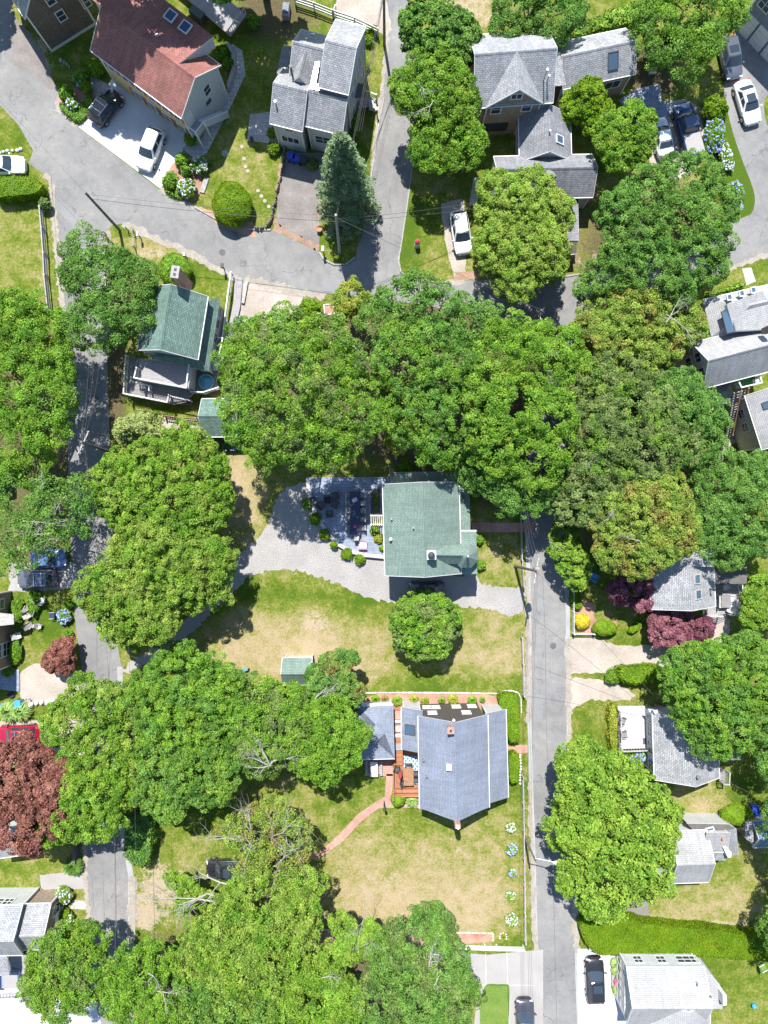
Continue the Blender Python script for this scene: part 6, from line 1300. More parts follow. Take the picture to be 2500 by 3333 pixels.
# ------------------------------------------------------------- vehicles
def loft(mb, rings, m=0, smooth=True, caps=True):
    n = len(rings[0]); vs = [v for r in rings for v in r]; fs = []
    for k in range(len(rings)-1):
        for i in range(n): fs.append((k*n+i, k*n+(i+1) % n, (k+1)*n+(i+1) % n, (k+1)*n+i))
    mb.add(vs, fs, m, smooth)
    if caps: mb.add(rings[0], [tuple(reversed(range(n)))], m); mb.add(rings[-1], [tuple(range(n))], m)
CARPAINT = {}
def paint(n, c, rough=.22):
    if n not in CARPAINT: CARPAINT[n] = gloss('paint_'+n, c, rough, .8, 0, .02)
    return CARPAINT[n]
def vehicle(name, label, cat, t, fx, fy, rx, ry, col, kind='suv', Lfix=None, Wd=1.86, rails=False, sunroof=False, roofcol=None, group=None):
    """front and rear end in the survey at bonnet height"""
    a, b = P(t, fx, fy, .8), P(t, rx, ry, .8); d = a-b; L = Lfix or d.length; c = (a+b)/2; rz = math.atan2(d.y, d.x)
    root = thing(name, label, cat, (c.x, c.y, 0), rz, group)
    W2 = Wd/2; x0, x1 = -L/2, L/2; pnt = paint(*col)
    zb = {'suv': 1.0, 'sedan': .92, 'pickup': 1.08}[kind]; zr = {'suv': 1.68, 'sedan': 1.44, 'pickup': 1.82}[kind]
    body = MB(); rings = []
    prof = [(0,.60,.52,.56),(.02,.78,.66,.60),(.06,.90,.80,.74),(.14,.98,.90,.86),(.30,1,.98,.95),(.5,1,1,1),(.72,1,1,1),(.86,.98,.985,.99),(.95,.93,.95,.97),(.985,.84,.90,.9),(1,.70,.80,.74)]   # from the front bumper to the tail
    for f, wf, zf, _ in prof:
        x = x1-f*L; w = W2*wf; zt = zb*zf
        if kind == 'pickup' and f > .6: zt = zb*1.0
        rings.append([Vector(p) for p in ((x,w*.70,.24),(x,w*.97,.32),(x,w,.60),(x,w*.98,zt-.12),(x,w*.90,zt-.03),(x,w*.55,zt+.015),(x,0,zt+.03),(x,-w*.55,zt+.015),(x,-w*.90,zt-.03),(x,-w*.98,zt-.12),(x,-w,.60),(x,-w*.97,.32),(x,-w*.70,.24))])
    loft(body, rings); body.build('body', pnt, root)
    # cabin
    cw, rfx, rrx, bk = {'suv': (.255,.425,.85,.955), 'sedan': (.27,.45,.70,.86), 'pickup': (.24,.375,.55,.60)}[kind]
    X = lambda f: x1-f*L
    wb_, wr_ = W2*.90, W2*.70; zl = zb-.02
    B = [Vector((X(cw),wb_*.86,zl)), Vector((X(bk),wb_*.86,zl)), Vector((X(bk),-wb_*.86,zl)), Vector((X(cw),-wb_*.86,zl))]
    Bm = [Vector((X(cw+.05),wb_,zl)), Vector((X(bk-.03),wb_,zl))]
    Rf = [Vector((X(rfx),wr_,zr-.05)), Vector((X(rrx),wr_,zr-.07)), Vector((X(rrx),-wr_,zr-.07)), Vector((X(rfx),-wr_,zr-.05))]
    cab = MB(); mid = []
    ring0 = [Vector((X(cw),y*wb_*.9,zl)) if abs(y) < .99 else Vector((X(cw+.03),y*wb_,zl)) for y in (1,.5,0,-.5,-1)]+[Vector((X(bk-.02),-wb_,zl)),Vector((X(bk),-.5*wb_,zl)),Vector((X(bk),0,zl)),Vector((X(bk),.5*wb_,zl)),Vector((X(bk-.02),wb_,zl))]
    ring1 = [Vector((X(rfx-(.02 if abs(y) < .6 else 0)),y*wr_,zr-.06)) for y in (1,.5,0,-.5,-1)]+[Vector((X(rrx),y*wr_,zr-.08)) for y in (-1,-.5,0,.5,1)]
    cx_ = (X(rfx)+X(rrx))/2
    ring2 = [Vector((cx_+(v.x-cx_)*.93, v.y*.9, zr)) for v in ring1]
    n = 10; vs = ring0+ring1+ring2; fs = [(k*n+i, k*n+(i+1) % n, (k+1)*n+(i+1) % n, (k+1)*n+i) for k in range(2) for i in range(n)]
    fs = [tuple(reversed(f)) for f in fs]; cab.add(vs, fs, 0, False); cab.add(ring2, [tuple(reversed(range(n)))], 0)
    cab.build('roof', paint(*roofcol) if roofcol else pnt, root)
    def pane(nm, q, mu, mv, off=.012):
        q = [Vector(v) for v in q]; f = lambda u, v: (q[0]*(1-u)+q[1]*u)*(1-v)+(q[3]*(1-u)+q[2]*u)*v
        p = [f(mu,mv[0]), f(1-mu,mv[0]), f(1-mu,mv[1]), f(mu,mv[1])]; nn = (p[1]-p[0]).cross(p[3]-p[0]).normalized(); cc = sum(p, Vector())/4
        if nn.dot(cc-Vector((cx_,0,zl-.3))) < 0: nn = -nn
        mb = MB(); o_ = [v+nn*off for v in p]; i_ = [v-nn*.01 for v in p]; mb.add(o_+i_, [(0,1,2,3),(7,6,5,4),(0,4,5,1),(1,5,6,2),(2,6,7,3),(3,7,4,0)], 0)
        mb.build(nm, M['glass'], root)
    def screen(nm, lo, hi, v0, v1, off=.022):
        A_ = [l.lerp(h_, v0) for l, h_ in zip(lo, hi)]; B_ = [l.lerp(h_, v1) for l, h_ in zip(lo, hi)]
        for S_ in (A_, B_): S_[0] = S_[0].lerp(S_[1], .16); S_[-1] = S_[-1].lerp(S_[-2], .16)
        sg = 1 if A_[2].x > cx_ else -1; o_ = Vector((off*sg*.8, 0, off)); mb = MB(); n_ = len(A_)
        vs = [p+o_ for p in A_]+[p+o_ for p in B_]; fs = [(i, i+1, n_+i+1, n_+i) for i in range(n_-1)]
        q = (vs[1]-vs[0]).cross(vs[n_]-vs[0])
        if q.z < 0: fs = [tuple(reversed(f)) for f in fs]
        mb.add(vs, fs, 0, True); mb.build(nm, M['glass'], root)
    screen('windshield', ring0[0:5], ring1[0:5], .05, .96)
    screen('rear_window', ring0[5:10], ring1[5:10], .22, .93)
    for s, (a0, a1, b1, b0) in ((1, (ring0[0], ring0[9], ring1[9], ring1[0])), (-1, (ring0[4], ring0[5], ring1[5], ring1[4]))):
        for u0, u1 in ((.10,.47),(.51,.90)):
            L0, L1 = a0.lerp(a1, u0), a0.lerp(a1, u1); U0, U1 = b0.lerp(b1, u0), b0.lerp(b1, u1); pane('side_window', [L0, L1, U1, U0], .02, (.14,.86))
    if sunroof:
        MB().box((X((rfx+rrx)/2-.07), 0, zr+.012), ((rrx-rfx)*L*(.75 if sunroof == 2 else .38), wr_*1.4, .02)).build('sunroof', M['glass'], root)
    if rails:
        mb = MB()
        for s in (-1, 1): mb.beam((X(rfx+.04), s*wr_*.95, zr+.03), (X(rrx-.02), s*wr_*.95, zr+.02), .05, .06)
        if rails == 2:
            for f in (.3, .75): mb.beam((X(rfx+(rrx-rfx)*f), -wr_*1.05, zr+.07), (X(rfx+(rrx-rfx)*f), wr_*1.05, zr+.07), .08, .05)
        mb.build('roof_rack', M['steel'] if rails == 2 else M['dark_plastic'], root)
    for s in (-1, 1):
        mb = MB(); mb.ball((X(cw+.045), s*(W2+.07), zb+.06), (.09,.13,.09), 8); mb.build('mirror', pnt, root)
        MB().box((X(.045), s*W2*.68, zb*.69), (.16,.32,.12), s*-.25).build('headlight', M['headlight'], root)
        MB().box((X(.982), s*W2*.72, zb*.82), (.08,.26,.16)).build('taillight', M['taillight'], root)
    for fx_ in (.18, .80):
        for s in (-1, 1):
            w = MB(); y = s*(W2-.10); w.cyl((X(fx_), y-.11, .34), (X(fx_), y+.11, .34), .34, n=16); wo = w.build('wheel', M['rubber'], root)
            r_ = MB(); r_.cyl((X(fx_), y+s*.1, .34), (X(fx_), y+s*.125, .34), .21, n=12); ro = r_.build('rim', M['steel'], wo)
    gr = MB(); gr.box((X(.012), 0, zb*.56), (.06, W2*.95, .14)); gr.build('grille', M['dark_plastic'], root)
    if kind == 'pickup':
        MB().box(((X(.625)+X(.98))/2, 0, zb+.035), ((.98-.625)*L, W2*1.72, .03)).build('bed_cover', M['bed_cover'], root)
    return root
M['bed_cover'] = plain('bed_cover', (.30,.285,.28), .8, 0, .05, 4)
WHITE, BLACK, GREYB, NAVY, RED, SILV, DGREY = ('white', (.78,.78,.78)), ('black', (.02,.02,.024)), ('blue_grey', (.085,.10,.13)), ('dark_blue', (.02,.045,.12)), ('red', (.30,.008,.03)), ('silver', (.45,.48,.53)), ('dark_grey', (.05,.05,.065))
V = vehicle
V('parked_car', 'black hatchback with silver roof bars on the white driveway', 'car', 'A1', 752, 602, 612, 782, BLACK, 'suv', 3.95, 1.8, rails=2)
V('parked_car', 'white crossover on the white driveway nearest the road', 'car', 'A1', 918, 1092, 1022, 828, WHITE, 'suv')
V('parked_car', 'white car at the left edge between the stones and the hedge', 'car', 'A1', 158, 1062, -130, 1066, WHITE, 'sedan')
V('parked_car', 'white car half under the golden green maple', 'car', 'B1', 1350, 1640, 1308, 1360, WHITE, 'suv', rails=1)
V('parked_car', 'blue-grey car at the top of the curved driveway under the maple', 'car', 'C1', 1448, 508, 1388, 232, GREYB, 'suv', sunroof=1)
V('parked_car', 'white coupe with a black glass roof on the curved driveway', 'car', 'C1', 1575, 795, 1490, 518, WHITE, 'sedan', sunroof=2)
V('parked_car', 'small silver blue sedan with its boot in the sun beside the pickup', 'car', 'C1', 948, 752, 1005, 1006, ('pale_blue', (.66,.70,.76)), 'sedan', None, 1.75)
V('pickup_truck', 'dark blue pickup truck with a grey bed cover', 'pickup truck', 'C1', 1098, 660, 1192, 1008, NAVY, 'pickup', None, 2.0)
V('parked_car', 'blue car under the thin oak, upper one of the pair by the left lane', 'car', 'A3', 425, 297, 195, 312, ('blue', (.10,.17,.33)), 'sedan')
V('parked_car', 'blue-grey car with roof rails, lower one of the pair by the left lane', 'car', 'A3', 108, 438, 360, 432, GREYB, 'suv', rails=2)
V('parked_car', 'bright red car at the left edge beside the copper beech', 'car', 'A3', -30, 1452, 255, 1440, RED, 'suv', rails=2, sunroof=1)
V('parked_car', 'black car under the half dead oak', 'car', 'A4', 1332, 660, 1590, 652, BLACK, 'suv', sunroof=1)
V('parked_car', 'dark car in the shadow of the central house', 'car', 'B3', 992, 512, 1225, 506, DGREY, 'sedan')
V('parked_car', 'black car with a long glass roof on the white pad', 'car', 'C4', 536, 1232, 546, 1530, BLACK, 'suv', rails=1, sunroof=1)
V('parked_car', 'dark grey car at the bottom edge on the concrete driveway', 'car', 'C4', 84, 1502, 92, 1790, DGREY, 'suv', sunroof=1)
V('parked_car', 'blue vehicle at the lower left edge beside the porch', 'pickup truck', 'A4', -140, 1365, 128, 1362, ('mid_blue', (.12,.25,.50)), 'pickup')

# ------------------------------------------------------------- poles, wires, lamps
def pole(label, t, bx, by, ht, tx, ty, arm=None, pot=False, lamp=None, r=.15, mat='pole_wood', name='utility_pole', cat='utility pole'):
    b = P(t, bx, by, 0); tp = P(t, tx, ty, ht); d = tp-b
    if d.length > .5: d = d.normalized()*.5                      # a slight lean only
    root = thing(name, label, cat, (b.x, b.y, 0)); root['_w'] = 1; top = Vector((b.x+d.x, b.y+d.y, ht)); base = Vector((b.x, b.y, -.1))
    MB().cyl(base, top, r, r*.72, n=10).build('post', M[mat], root)
    if arm:
        a = Vector((math.cos(arm), math.sin(arm), 0)); c = base.lerp(top, .94); mb = MB(); mb.beam(c-a*1.15, c+a*1.15, .10, .12); mb.build('crossarm', M['grey_wood'], root)
        mb = MB()
        for s in (-1.05, -.5, .5, 1.05): mb.cyl(c+a*s+Vector((0,0,.05)), c+a*s+Vector((0,0,.22)), .045, .03, n=8)
        mb.build('insulators', M['white_paint'], root)
    if pot: c = base.lerp(top, .82)+Vector((.32,.1,0)); MB().lathe(c-Vector((0,0,.45)), [(.24,0),(.26,.05),(.26,.8),(.2,.88),(.06,.92)], 14).build('transformer', M['pot_grey'], root)
    if lamp:
        q = P(t, lamp[0], lamp[1], ht*.93); e = Vector((q.x, q.y, ht*.93)); s = base.lerp(top, .86); mb = MB(); mb.cyl(s, e, .05, .04, n=8); mb.build('lamp_arm', M['steel'], root)
        dd = (e-s).normalized(); MB().ball(e+dd*.25, (.38,.17,.09), 12).build('lamp_head', M['white_paint'], root)
    return top
M['pot_grey'] = plain('pot_grey', (.36,.27,.24), .6, 0, .1, 3)
ptA = pole('wooden utility pole on the grass island at the left junction', 'A1', 775, 1490, 8.6, 550, 1245)
ptB = pole('tall wooden utility pole on the verge of the narrow lane at the top', 'B1', 832, 290, 9.5, 812, 20)
ptC = pole('pale utility pole at the foot of the spruce', 'B1', 543, 1640, 9.2, 517, 1390, mat='grey_wood')
ptD = pole('utility pole with crossarm beside the left lane under the pale cedar', 'A2', 762, 1290, 9.2, 535, 1180, arm=R(65))
ptE = pole('utility pole with a rusty transformer beside the right road', 'C3', 22, 352, 9.4, 168, 385, arm=R(80), pot=True)
ptF = pole('street lamp pole with a white lamp reaching over the right road', 'C4', 80, 440, 6.4, 145, 575, lamp=(270, 610), r=.12, name='street_lamp', cat='street lamp')
ptG = pole('street lamp with a curved white arm at the road bend', 'C2', 118, 440, 6.5, 120, 450, lamp=(195, 472), r=.11, name='street_lamp', cat='street lamp')
def wire(label, a, b, sag=.5, r=.012):
    a, b = Vector(a), Vector(b); root_mb = MB(); last = a; n = 14
    for i in range(1, n+1):
        f = i/n; q = a.lerp(b, f)-Vector((0, 0, sag*4*f*(1-f))); root_mb.cyl(last, q, r, n=5, caps=False); last = q
    o = root_mb.build('overhead_wire', M['wire'], None, loc=(a.x, a.y, 0)); tag(o, label, 'wire', 'overhead wires')
U = lambda z: Vector((0, 0, z))
wire('overhead wire from the junction pole to the spruce pole, upper one', ptA-U(.3), ptC-U(.3)); wire('overhead wire from the junction pole to the spruce pole, lower thick one', ptA-U(1.3), ptC-U(1.5), .6, .022)
wire('thin pale wire running to the top left corner', ptA-U(.2), P3('A1',-60,590,8), .4)
wire('overhead wire from the spruce pole to the road bend lamp', ptC-U(.6), ptG, .4, .016)
wire('overhead wire along the narrow lane, left one', ptC-U(.2), ptB-U(.8), .6); wire('overhead wire along the narrow lane, right one', ptC-U(.9), ptB-U(1.6), .6)
for i, dx in enumerate((-.9, -.3, .4)):
    wire(('left','middle','right')[i]+' overhead wire above the left lane', ptD+Vector((dx*.42, dx*.9, -.4)), P3('A2', 612+i*14, 600, 9)+Vector((dx*.5,0,0)), .4)
wire('wire running down the left lane to the pale cedar pole', ptD-U(.6), P3('A3', 700, 1000, 8.8), .5); wire('wire along the lower left lane', P3('A3', 700, 1000, 8.8), P3('A4', 745, 1300, 8.4), .6, .02)
wire('wire along the lower left verge, outer one', P3('A3', 830, 850, 8.6), P3('A4', 880, 1050, 8.4), .6)
for i, dx in enumerate((-.7, .1, .8)):
    wire(('left','middle','right')[i]+' overhead wire along the right road above the transformer pole', ptE+Vector((dx*.2, dx, -.5)), P3('C2', 70+i*14, 1640, 9), .4)
    wire(('left','middle','right')[i]+' overhead wire along the right road below the transformer pole', ptE+Vector((dx*.2, dx, -.5)), P3('C4', 100+i*12, 420, 8.6), .5)
    wire(('left','middle','right')[i]+' overhead wire along the right road at the bottom', P3('C4', 100+i*12, 420, 8.6), P3('C4', 118+i*11, 1690, 8.8), .5)
wire('service wire crossing to the purple-leaved trees', ptE-U(.8), P3('C3', 1000, 1270, 3.4), .5, .014); wire('service wire crossing to the low house', P3('C3',150,1000,8.2), P3('C3', 870, 1280, 3.0), .4, .014)
wire('service wire over the white car to the tan house', ptC-U(1.0), P3('C1', -100, 1290, 3.4), .4, .016); wire('second service wire over the white car', ptC-U(1.6), P3('C1', -90, 1330, 3.1), .4, .016)
wire('white service wire over the lawn of the low house', P3('C4',1390,90,2.8), P3('C4',1700,240,6), .2, .016)
for i in range(3): wire(('outer','middle','inner')[i]+' service wire beside the tall grey gable', ptB-U(1.2+i*.3), P3('B1', 655+i*14, 850, 4.2), .3, .016)

# ------------------------------------------------------------- fences and walls
def fence(name, label, t, flat, ht=1.0, rails=(.35, .75), mat='grey_wood', post=2.4, pw=.14, pickets=None, cap=None, rail=(.05,.12)):
    p = [P3(t, flat[i], flat[i+1], 0) for i in range(0, len(flat), 2)]; root = thing(name, label, 'fence', p[0]); root['_w'] = 1
    rb = MB(); posts = [p[0]]; total = 0
    for a, b in zip(p[:-1], p[1:]):
        L = (b-a).length; k = max(1, round(L/post)); posts += [a.lerp(b, (i+1)/k) for i in range(k)]
    for a, b in zip(posts[:-1], posts[1:]):
        for z in rails: rb.beam(a+U(z*ht), b+U(z*ht), *rail)
        if pickets:
            n = int((b-a).length/pickets)
            for i in range(n): q = a.lerp(b, (i+.5)/n); rb.box(q+U(ht*.48), (.07,.07,ht*.9))
        if cap: rb.beam(a+U(ht), b+U(ht), *cap)
    rb.build('rails', M[mat], root)
    for i, q in enumerate(posts[:90]): MB().box(q+U(ht*.53), (pw, pw, ht*1.06)).build('post', M[mat], root)
    return root
fence('rail_fence', 'weathered rail fence along the left lawn by the lane', 'A1', [288,1365,300,1500,312,1660,318,1800,340,2010,346,2060], 1.1, (.4,.75,1.0), 'grey_wood', 2.3, .17, rail=(.09,.14))
fence('rail_fence', 'weathered rail fence beside the road opposite the sandy driveway', 'C3', [58,810,66,980,70,1180], .95, (.45,.9), 'grey_wood', 2.6, .14, rail=(.08,.12))
fence('rail_fence', 'long weathered rail fence beside the road along the lower lawn', 'C4', [64,45,70,400,74,750,80,1105], .95, (.45,.9), 'grey_wood', 2.7, .14, rail=(.08,.12))
fence('rail_fence', 'dark shaded rail fence beside the road next to the brick walk', 'C3', [48,-60,54,120,58,310,70,480], .95, (.45,.9), 'grey_wood', 2.4, .13, rail=(.06,.1))
fence('board_fence', 'white board fence at the bottom right of the lower lawn', 'B4', [1310,1138,1480,1143,1555,1146,1729,1150], .9, (.4,.75,1.0), 'white_paint', 2.6, .13, rail=(.07,.14))
fence('picket_fence', 'white picket fence along the road by the golden shrub', 'C3', [382,100,386,300,388,500,390,782], .95, (.3,.8), 'white_paint', 2.0, .13, pickets=.2)
fence('picket_fence', 'short white picket fence below the golden shrub', 'C3', [392,784,520,784], .9, (.3,.8), 'white_paint', 1.5, .12, pickets=.2)
fence('board_fence', 'white board fence between the grey gabled house and the sandy lot', 'B1', [258,30,380,70,500,118,640,165,790,235], 1.2, (.3,.6,.95), 'white_paint', 2.0, .14, rail=(.05,.2))
fence('board_fence', 'short white fence end beside the sandy lot', 'B1', [505,118,520,90], 1.2, (.3,.6,.95), 'white_paint', 1.0, .14, rail=(.05,.2))
fence('wire_fence', 'dark wire fence on the grass island', 'A1', [690,1520,740,1585,760,1640], .8, (.5,.95), 'charcoal', 1.5, .08, rail=(.03,.04))
fence('post_fence', 'short post fence on the dry triangle of grass', 'A1', [830,1490,875,1510,878,1610], .9, (.5,.95), 'grey_wood', 1.5, .11, rail=(.04,.07))
fence('picket_fence', 'brown picket fence behind the small green roofed garage', 'A2', [1075,1040,1145,1050,1285,1060], 1.1, (.3,.8), 'brown_wood', 1.6, .12, pickets=.18)
fence('wire_fence', 'low edge fence of the shaded column hedge', 'A4', [985,215,990,480], 1.0, (.4,.9), 'charcoal', 2.0, .08, rail=(.03,.05))
M['patio_stone'] = plain('patio_stone', (.38,.375,.37), .9, 0, .15, 4)
M['dark_stone'] = plain('dark_stone', (.17,.145,.125), .95, 0, .35, 4)
def wall_thing(name, label, t, flat, w, ht, mat, cat='wall', lump=0.0, step=None):
    p = [P3(t, flat[i], flat[i+1], 0) for i in range(0, len(flat), 2)]; mb = MB(); g = random.Random(int(flat[0]))
    for a, b in zip(p[:-1], p[1:]):
        if not step: mb.beam(a+U(ht/2), b+U(ht/2), w, ht)
        else:
            n = max(1, int((b-a).length/step))
            for i in range(n):
                q = a.lerp(b, (i+.5)/n); k = g.uniform(.7, 1.2); mb.ball(q+Vector((g.uniform(-lump,lump), g.uniform(-lump,lump), ht*.3)), (step*.5*k, w*.6*k, ht*.7*k), 7, 0, 5)
    o = mb.build(name, M[mat], None, loc=p[0]); return tag(o, label, cat)
wall_thing('stone_edging', 'white stone edging along the mulch bed above the blue-grey house', 'B3', [690,1172,1000,1170,1300,1172,1570,1176,1600,1160,1660,1158,1700,1172,1716,1210,1718,1300], .17, .14, 'white_stone', 'edging', .01, .15)
wall_thing('stone_edging', 'white stone edging of the mulch bed at the foot of the lower lawn', 'B4', [195,1048,420,1048,600,1052,800,1058,1220,1068,1534,1070,1537,1126], .14, .12, 'white_stone', 'edging', .02, .18)
wall_thing('stone_edging', 'white stones beside the lower hedge strip', 'B4', [1712,-95,1714,0,1710,110], .2, .15, 'white_stone', 'edging', .03, .25)
wall_thing('stone_edging', 'ring of white stones on the lower lawn corner', 'B4', [1580,1112,1578,1082,1592,1070,1612,1070,1624,1085,1622,1112], .12, .12, 'white_stone', 'edging', .02, .16)
wall_thing('stone_edging', 'pale boulders in a row beside the white car at the left edge', 'A1', [-40,1005,40,985,155,970], .34, .3, 'white_stone', 'edging', .06, .42)
wall_thing('stone_edging', 'stepping stones edging the shaded strip at the top left', 'A1', [385,385,425,410,460,440], .4, .2, 'stone', 'edging', .02, .3)
wall_thing('stone_wall', 'rough stone retaining wall along the spruce driveway', 'B1', [185,960,178,1080,150,1200,120,1330,100,1440,60,1478,-10,1485], .34, .55, 'dark_stone', 'wall', .07, .27)
wall_thing('stone_wall', 'curved stone bed wall beside the red roofed house', 'A1', [1400,640,1460,640,1490,560,1525,450,1515,360,1480,300], .35, .6, 'stone', 'wall')
wall_thing('stone_wall', 'pale stone wall above the ornamental grass', 'A3', [185,1245,260,1235,370,1222], .5, .5, 'white_stone', 'wall', .06, .45)
wall_thing('stone_wall', 'low curved wall around the stone patio', 'B3', [340,-222,343,-150,362,-58,400,38,466,135,531,206,612,252,698,277,832,290], .38, .5, 'patio_stone', 'wall')
wall_thing('timber_step', 'pale timber step by the boardwalk', 'A2', [1600,170,1575,310], .3, .3, 'grey_wood', 'step')
wall_thing('stone_slab', 'long pale stone slab lying on the lawn', 'A1', [1340,1155,1308,1250], .5, .15, 'stone', 'stone')
wall_thing('stone_slab', 'pale stone block in the round planting bed', 'A1', [562,662,590,636], .4, .3, 'white_stone', 'stone')
wall_thing('garden_fence_wall', 'dark board wall beside the copper beech', 'A4', [505,465,508,590], .25, 1.1, 'dark_wood', 'wall')
# patio of the central house
PT = pts('B3', [342,-222, 345,-150, 365,-60, 405,35, 470,130, 535,200, 615,245, 700,270, 830,283, 832,90, 745,90, 745,10, 825,10, 825,-175, 860,-180, 860,-225])
pm = MB(); pm.prism(PT, 0, .34, 0, 1); struct(pm.build('patio', [M['bluestone'], M['stone']]))
struct(MB().box(P3('B2', 775, 1590, 0)+U(.2), (.95, 2.6, .4)).build('planting_bed', M['dark_wood']))
for i, y in enumerate((1555,1590,1622)): tag(shrub('bed_plant', ('upper','middle','lower')[i]+' small plant in the shaded bed beside the long dark table', 'B2', 776, y, 17, .7, 'leaf_green', ls=.1), ('upper','middle','lower')[i]+' small plant in the shaded bed beside the long dark table', 'plant')

# ------------------------------------------------------------- furniture and small things
def chair_parts(root, seat='charcoal', frame='black_metal', w=.58, arms=True, recline=.25):
    MB().box((0,0,.42), (w,w,.09)).build('seat', M[seat], root)
    T = Matrix.Rotation(-recline, 3, 'Y'); MB().box((-w*.5,0,.72), (.08,w,.62), M=T).build('backrest', M[seat], root)
    for sx in (-1, 1):
        for sy in (-1, 1): MB().box((sx*w*.43, sy*w*.45, .19), (.05,.05,.38)).build('leg', M[frame], root)
    if arms:
        for sy in (-1, 1): MB().box((0, sy*w*.53, .63), (w*.95,.06,.05)).build('armrest', M[frame], root)
PROTO = {}
def chair(label, t, x, y, ang, style=('charcoal','black_metal'), z=0.0, group=None, w=.58, name='garden_chair', recline=.25):
    p = P3(t, x, y, z+.5); p.z = z
    key = (style, w, name, recline)
    if key not in PROTO:
        root = thing(name, label, 'chair', p, R(ang), group); chair_parts(root, style[0], style[1], w, True, recline); PROTO[key] = root; return root
    return dup(PROTO[key], p, R(ang), label, group)
def table(label, t, x, y, lx, ly, ang=0, mat='dark_wood', z=0.0, ht=.74, name='dining_table', rnd=False, glass=False):
    p = P3(t, x, y, z+ht); p.z = z; root = thing(name, label, 'table', p, R(ang))
    if rnd: MB().cyl((0,0,ht-.05), (0,0,ht), lx/2, n=20, smooth=False).build('tabletop', M[mat], root)
    else:
        mb = MB(); n = max(2, int(ly/.14))
        for i in range(n): mb.box((0, (i+.5)/n*ly-ly/2, ht-.025), (lx, ly/n-.012, .05))
        mb.box((0,0,ht-.08), (lx*.9,ly*.85,.05)); mb.build('tabletop', M[mat], root)
    for sx in (-1, 1):
        for sy in (-1, 1): MB().box((sx*lx*.42*(.7 if rnd else 1), sy*ly*.4*(.7 if rnd else 1), (ht-.05)/2), (.07,.07,ht-.05)).build('leg', M[mat], root)
    return root
PC = 'patio chairs round the fire pit'
for x, y, a, lab in ((515,1553,200,'dark patio chair at the upper right of the fire pit'),(512,1610,150,'dark patio chair right below the fire pit'),(420,1618,50,'dark patio chair at the lower left of the fire pit'),(375,1585,10,'dark patio chair left of the fire pit'),(478,1668,90,'dark patio chair below the fire pit, nearest the curve')):
    chair(lab, 'B2', x, y, a, z=.34, group=PC, w=.66)
p = P3('B2', 467, 1580, .3); root = thing('fire_pit', 'square black fire pit on the stone patio', 'fire pit', (p.x, p.y, .34)); b = MB()
for s in (-1, 1): b.box((s*.4,0,.2), (.14,.94,.4)); b.box((0,s*.4,.2), (.66,.14,.395))
b.build('surround', M['charcoal'], root); b = MB(); r = random.Random(3)
for i in range(14): b.ball((r.uniform(-.28,.28), r.uniform(-.28,.28), .24), (.08,.07,.06), 6, 0, 4)
b.build('coals', M['dark_plastic'], root); MB().box((0,0,.1), (.68,.68,.2)).build('base', M['black_metal'], root)
table('long dark dining table on the stone patio', 'B3', 643, 10, 1.05, 4.3, 0, 'navy', .34)
DC = 'chairs round the long dark table'
for i, y in enumerate((-110,-60,-10,45,100)):
    nth = ('first','second','third','fourth','last')[i]
    chair(nth+' chair from the top on the left of the long dark table', 'B3', 606, y, 0, ('grey_wood','charcoal'), z=.34, group=DC, w=.5); chair(nth+' chair from the top on the right of the long dark table', 'B3', 688, y+3, 180, ('grey_wood','charcoal'), z=.34, group=DC, w=.5)
chair('chair at the upper end of the long dark table', 'B3', 648, -128, -90, ('grey_wood','charcoal'), z=.34, group=DC, w=.5); chair('chair at the lower end of the long dark table', 'B3', 652, 162, 90, ('grey_wood','charcoal'), z=.34, group=DC, w=.5)
p = P3('B3', 642, 95, 1.1); tag(MB().ball(p+U(.1), (.13,.13,.12), 8).ball(p+U(.22), (.18,.16,.12), 8).build('flower_pot', M['petal_pink'], None, loc=p), 'small pink flowers on the long dark table', 'flower pot')
p = P3('B2', 640, 1580, 1.1); tag(MB().box(p+U(.02), (.5,.4,.03), .5).box(p+U(.05)+Vector((.1,.1,0)), (.2,.25,.05), -.3).build('tablecloth', M['white_cloth'], None, loc=p), 'white papers at the shaded upper end of the long dark table', 'cloth')
p = P3('B3', 693, 216, .4); root = thing('lounge_bed', 'white lounge bed with pink ends on the sunny corner of the patio', 'lounger', (p.x, p.y, .34), -.03)
MB().box((0,0,.34), (.82,.62,.16)).build('mattress', M['white_cloth'], root); MB().box((0,-.37,.36), (.86,.13,.2)).build('bolster', M['pink_cloth'], root); MB().box((0,.37,.36), (.82,.12,.16)).build('bolster', M['pink_cloth'], root); MB().box((0,0,.13), (.8,.85,.25)).build('base', M['grey_wood'], root)
# deck of the blue-grey house
lat = bpy.data.materials.new('lattice_rug'); lat.use_nodes = True; nt = lat.node_tree; b = nt.nodes['Principled BSDF']; uv = nt.nodes.new('ShaderNodeUVMap').outputs[0]; sx = nt.nodes.new('ShaderNodeSeparateXYZ'); nt.links.new(uv, sx.inputs[0])
wv = []
for s in (1, -1):
    q = mth(nt, 'ADD', mth(nt, 'MULTIPLY', sx.outputs[0], 2.6), mth(nt, 'MULTIPLY', sx.outputs[1], 1.9*s)); wv.append(mth(nt, 'ABSOLUTE', mth(nt, 'SINE', mth(nt, 'MULTIPLY', q, math.pi))))
f = ramp(nt, mth(nt, 'MINIMUM', wv[0], wv[1]), [(.28, (.72,.74,.74)), (.36, (.07,.24,.42))]); nt.links.new(f, b.inputs['Base Color']); b.inputs['Roughness'].default_value = .95
M['lattice_rug'] = lat
zd = .7
q = [P3('B3', *v, zd) for v in ((958,1580),(1048,1580),(1056,1765),(960,1765))]
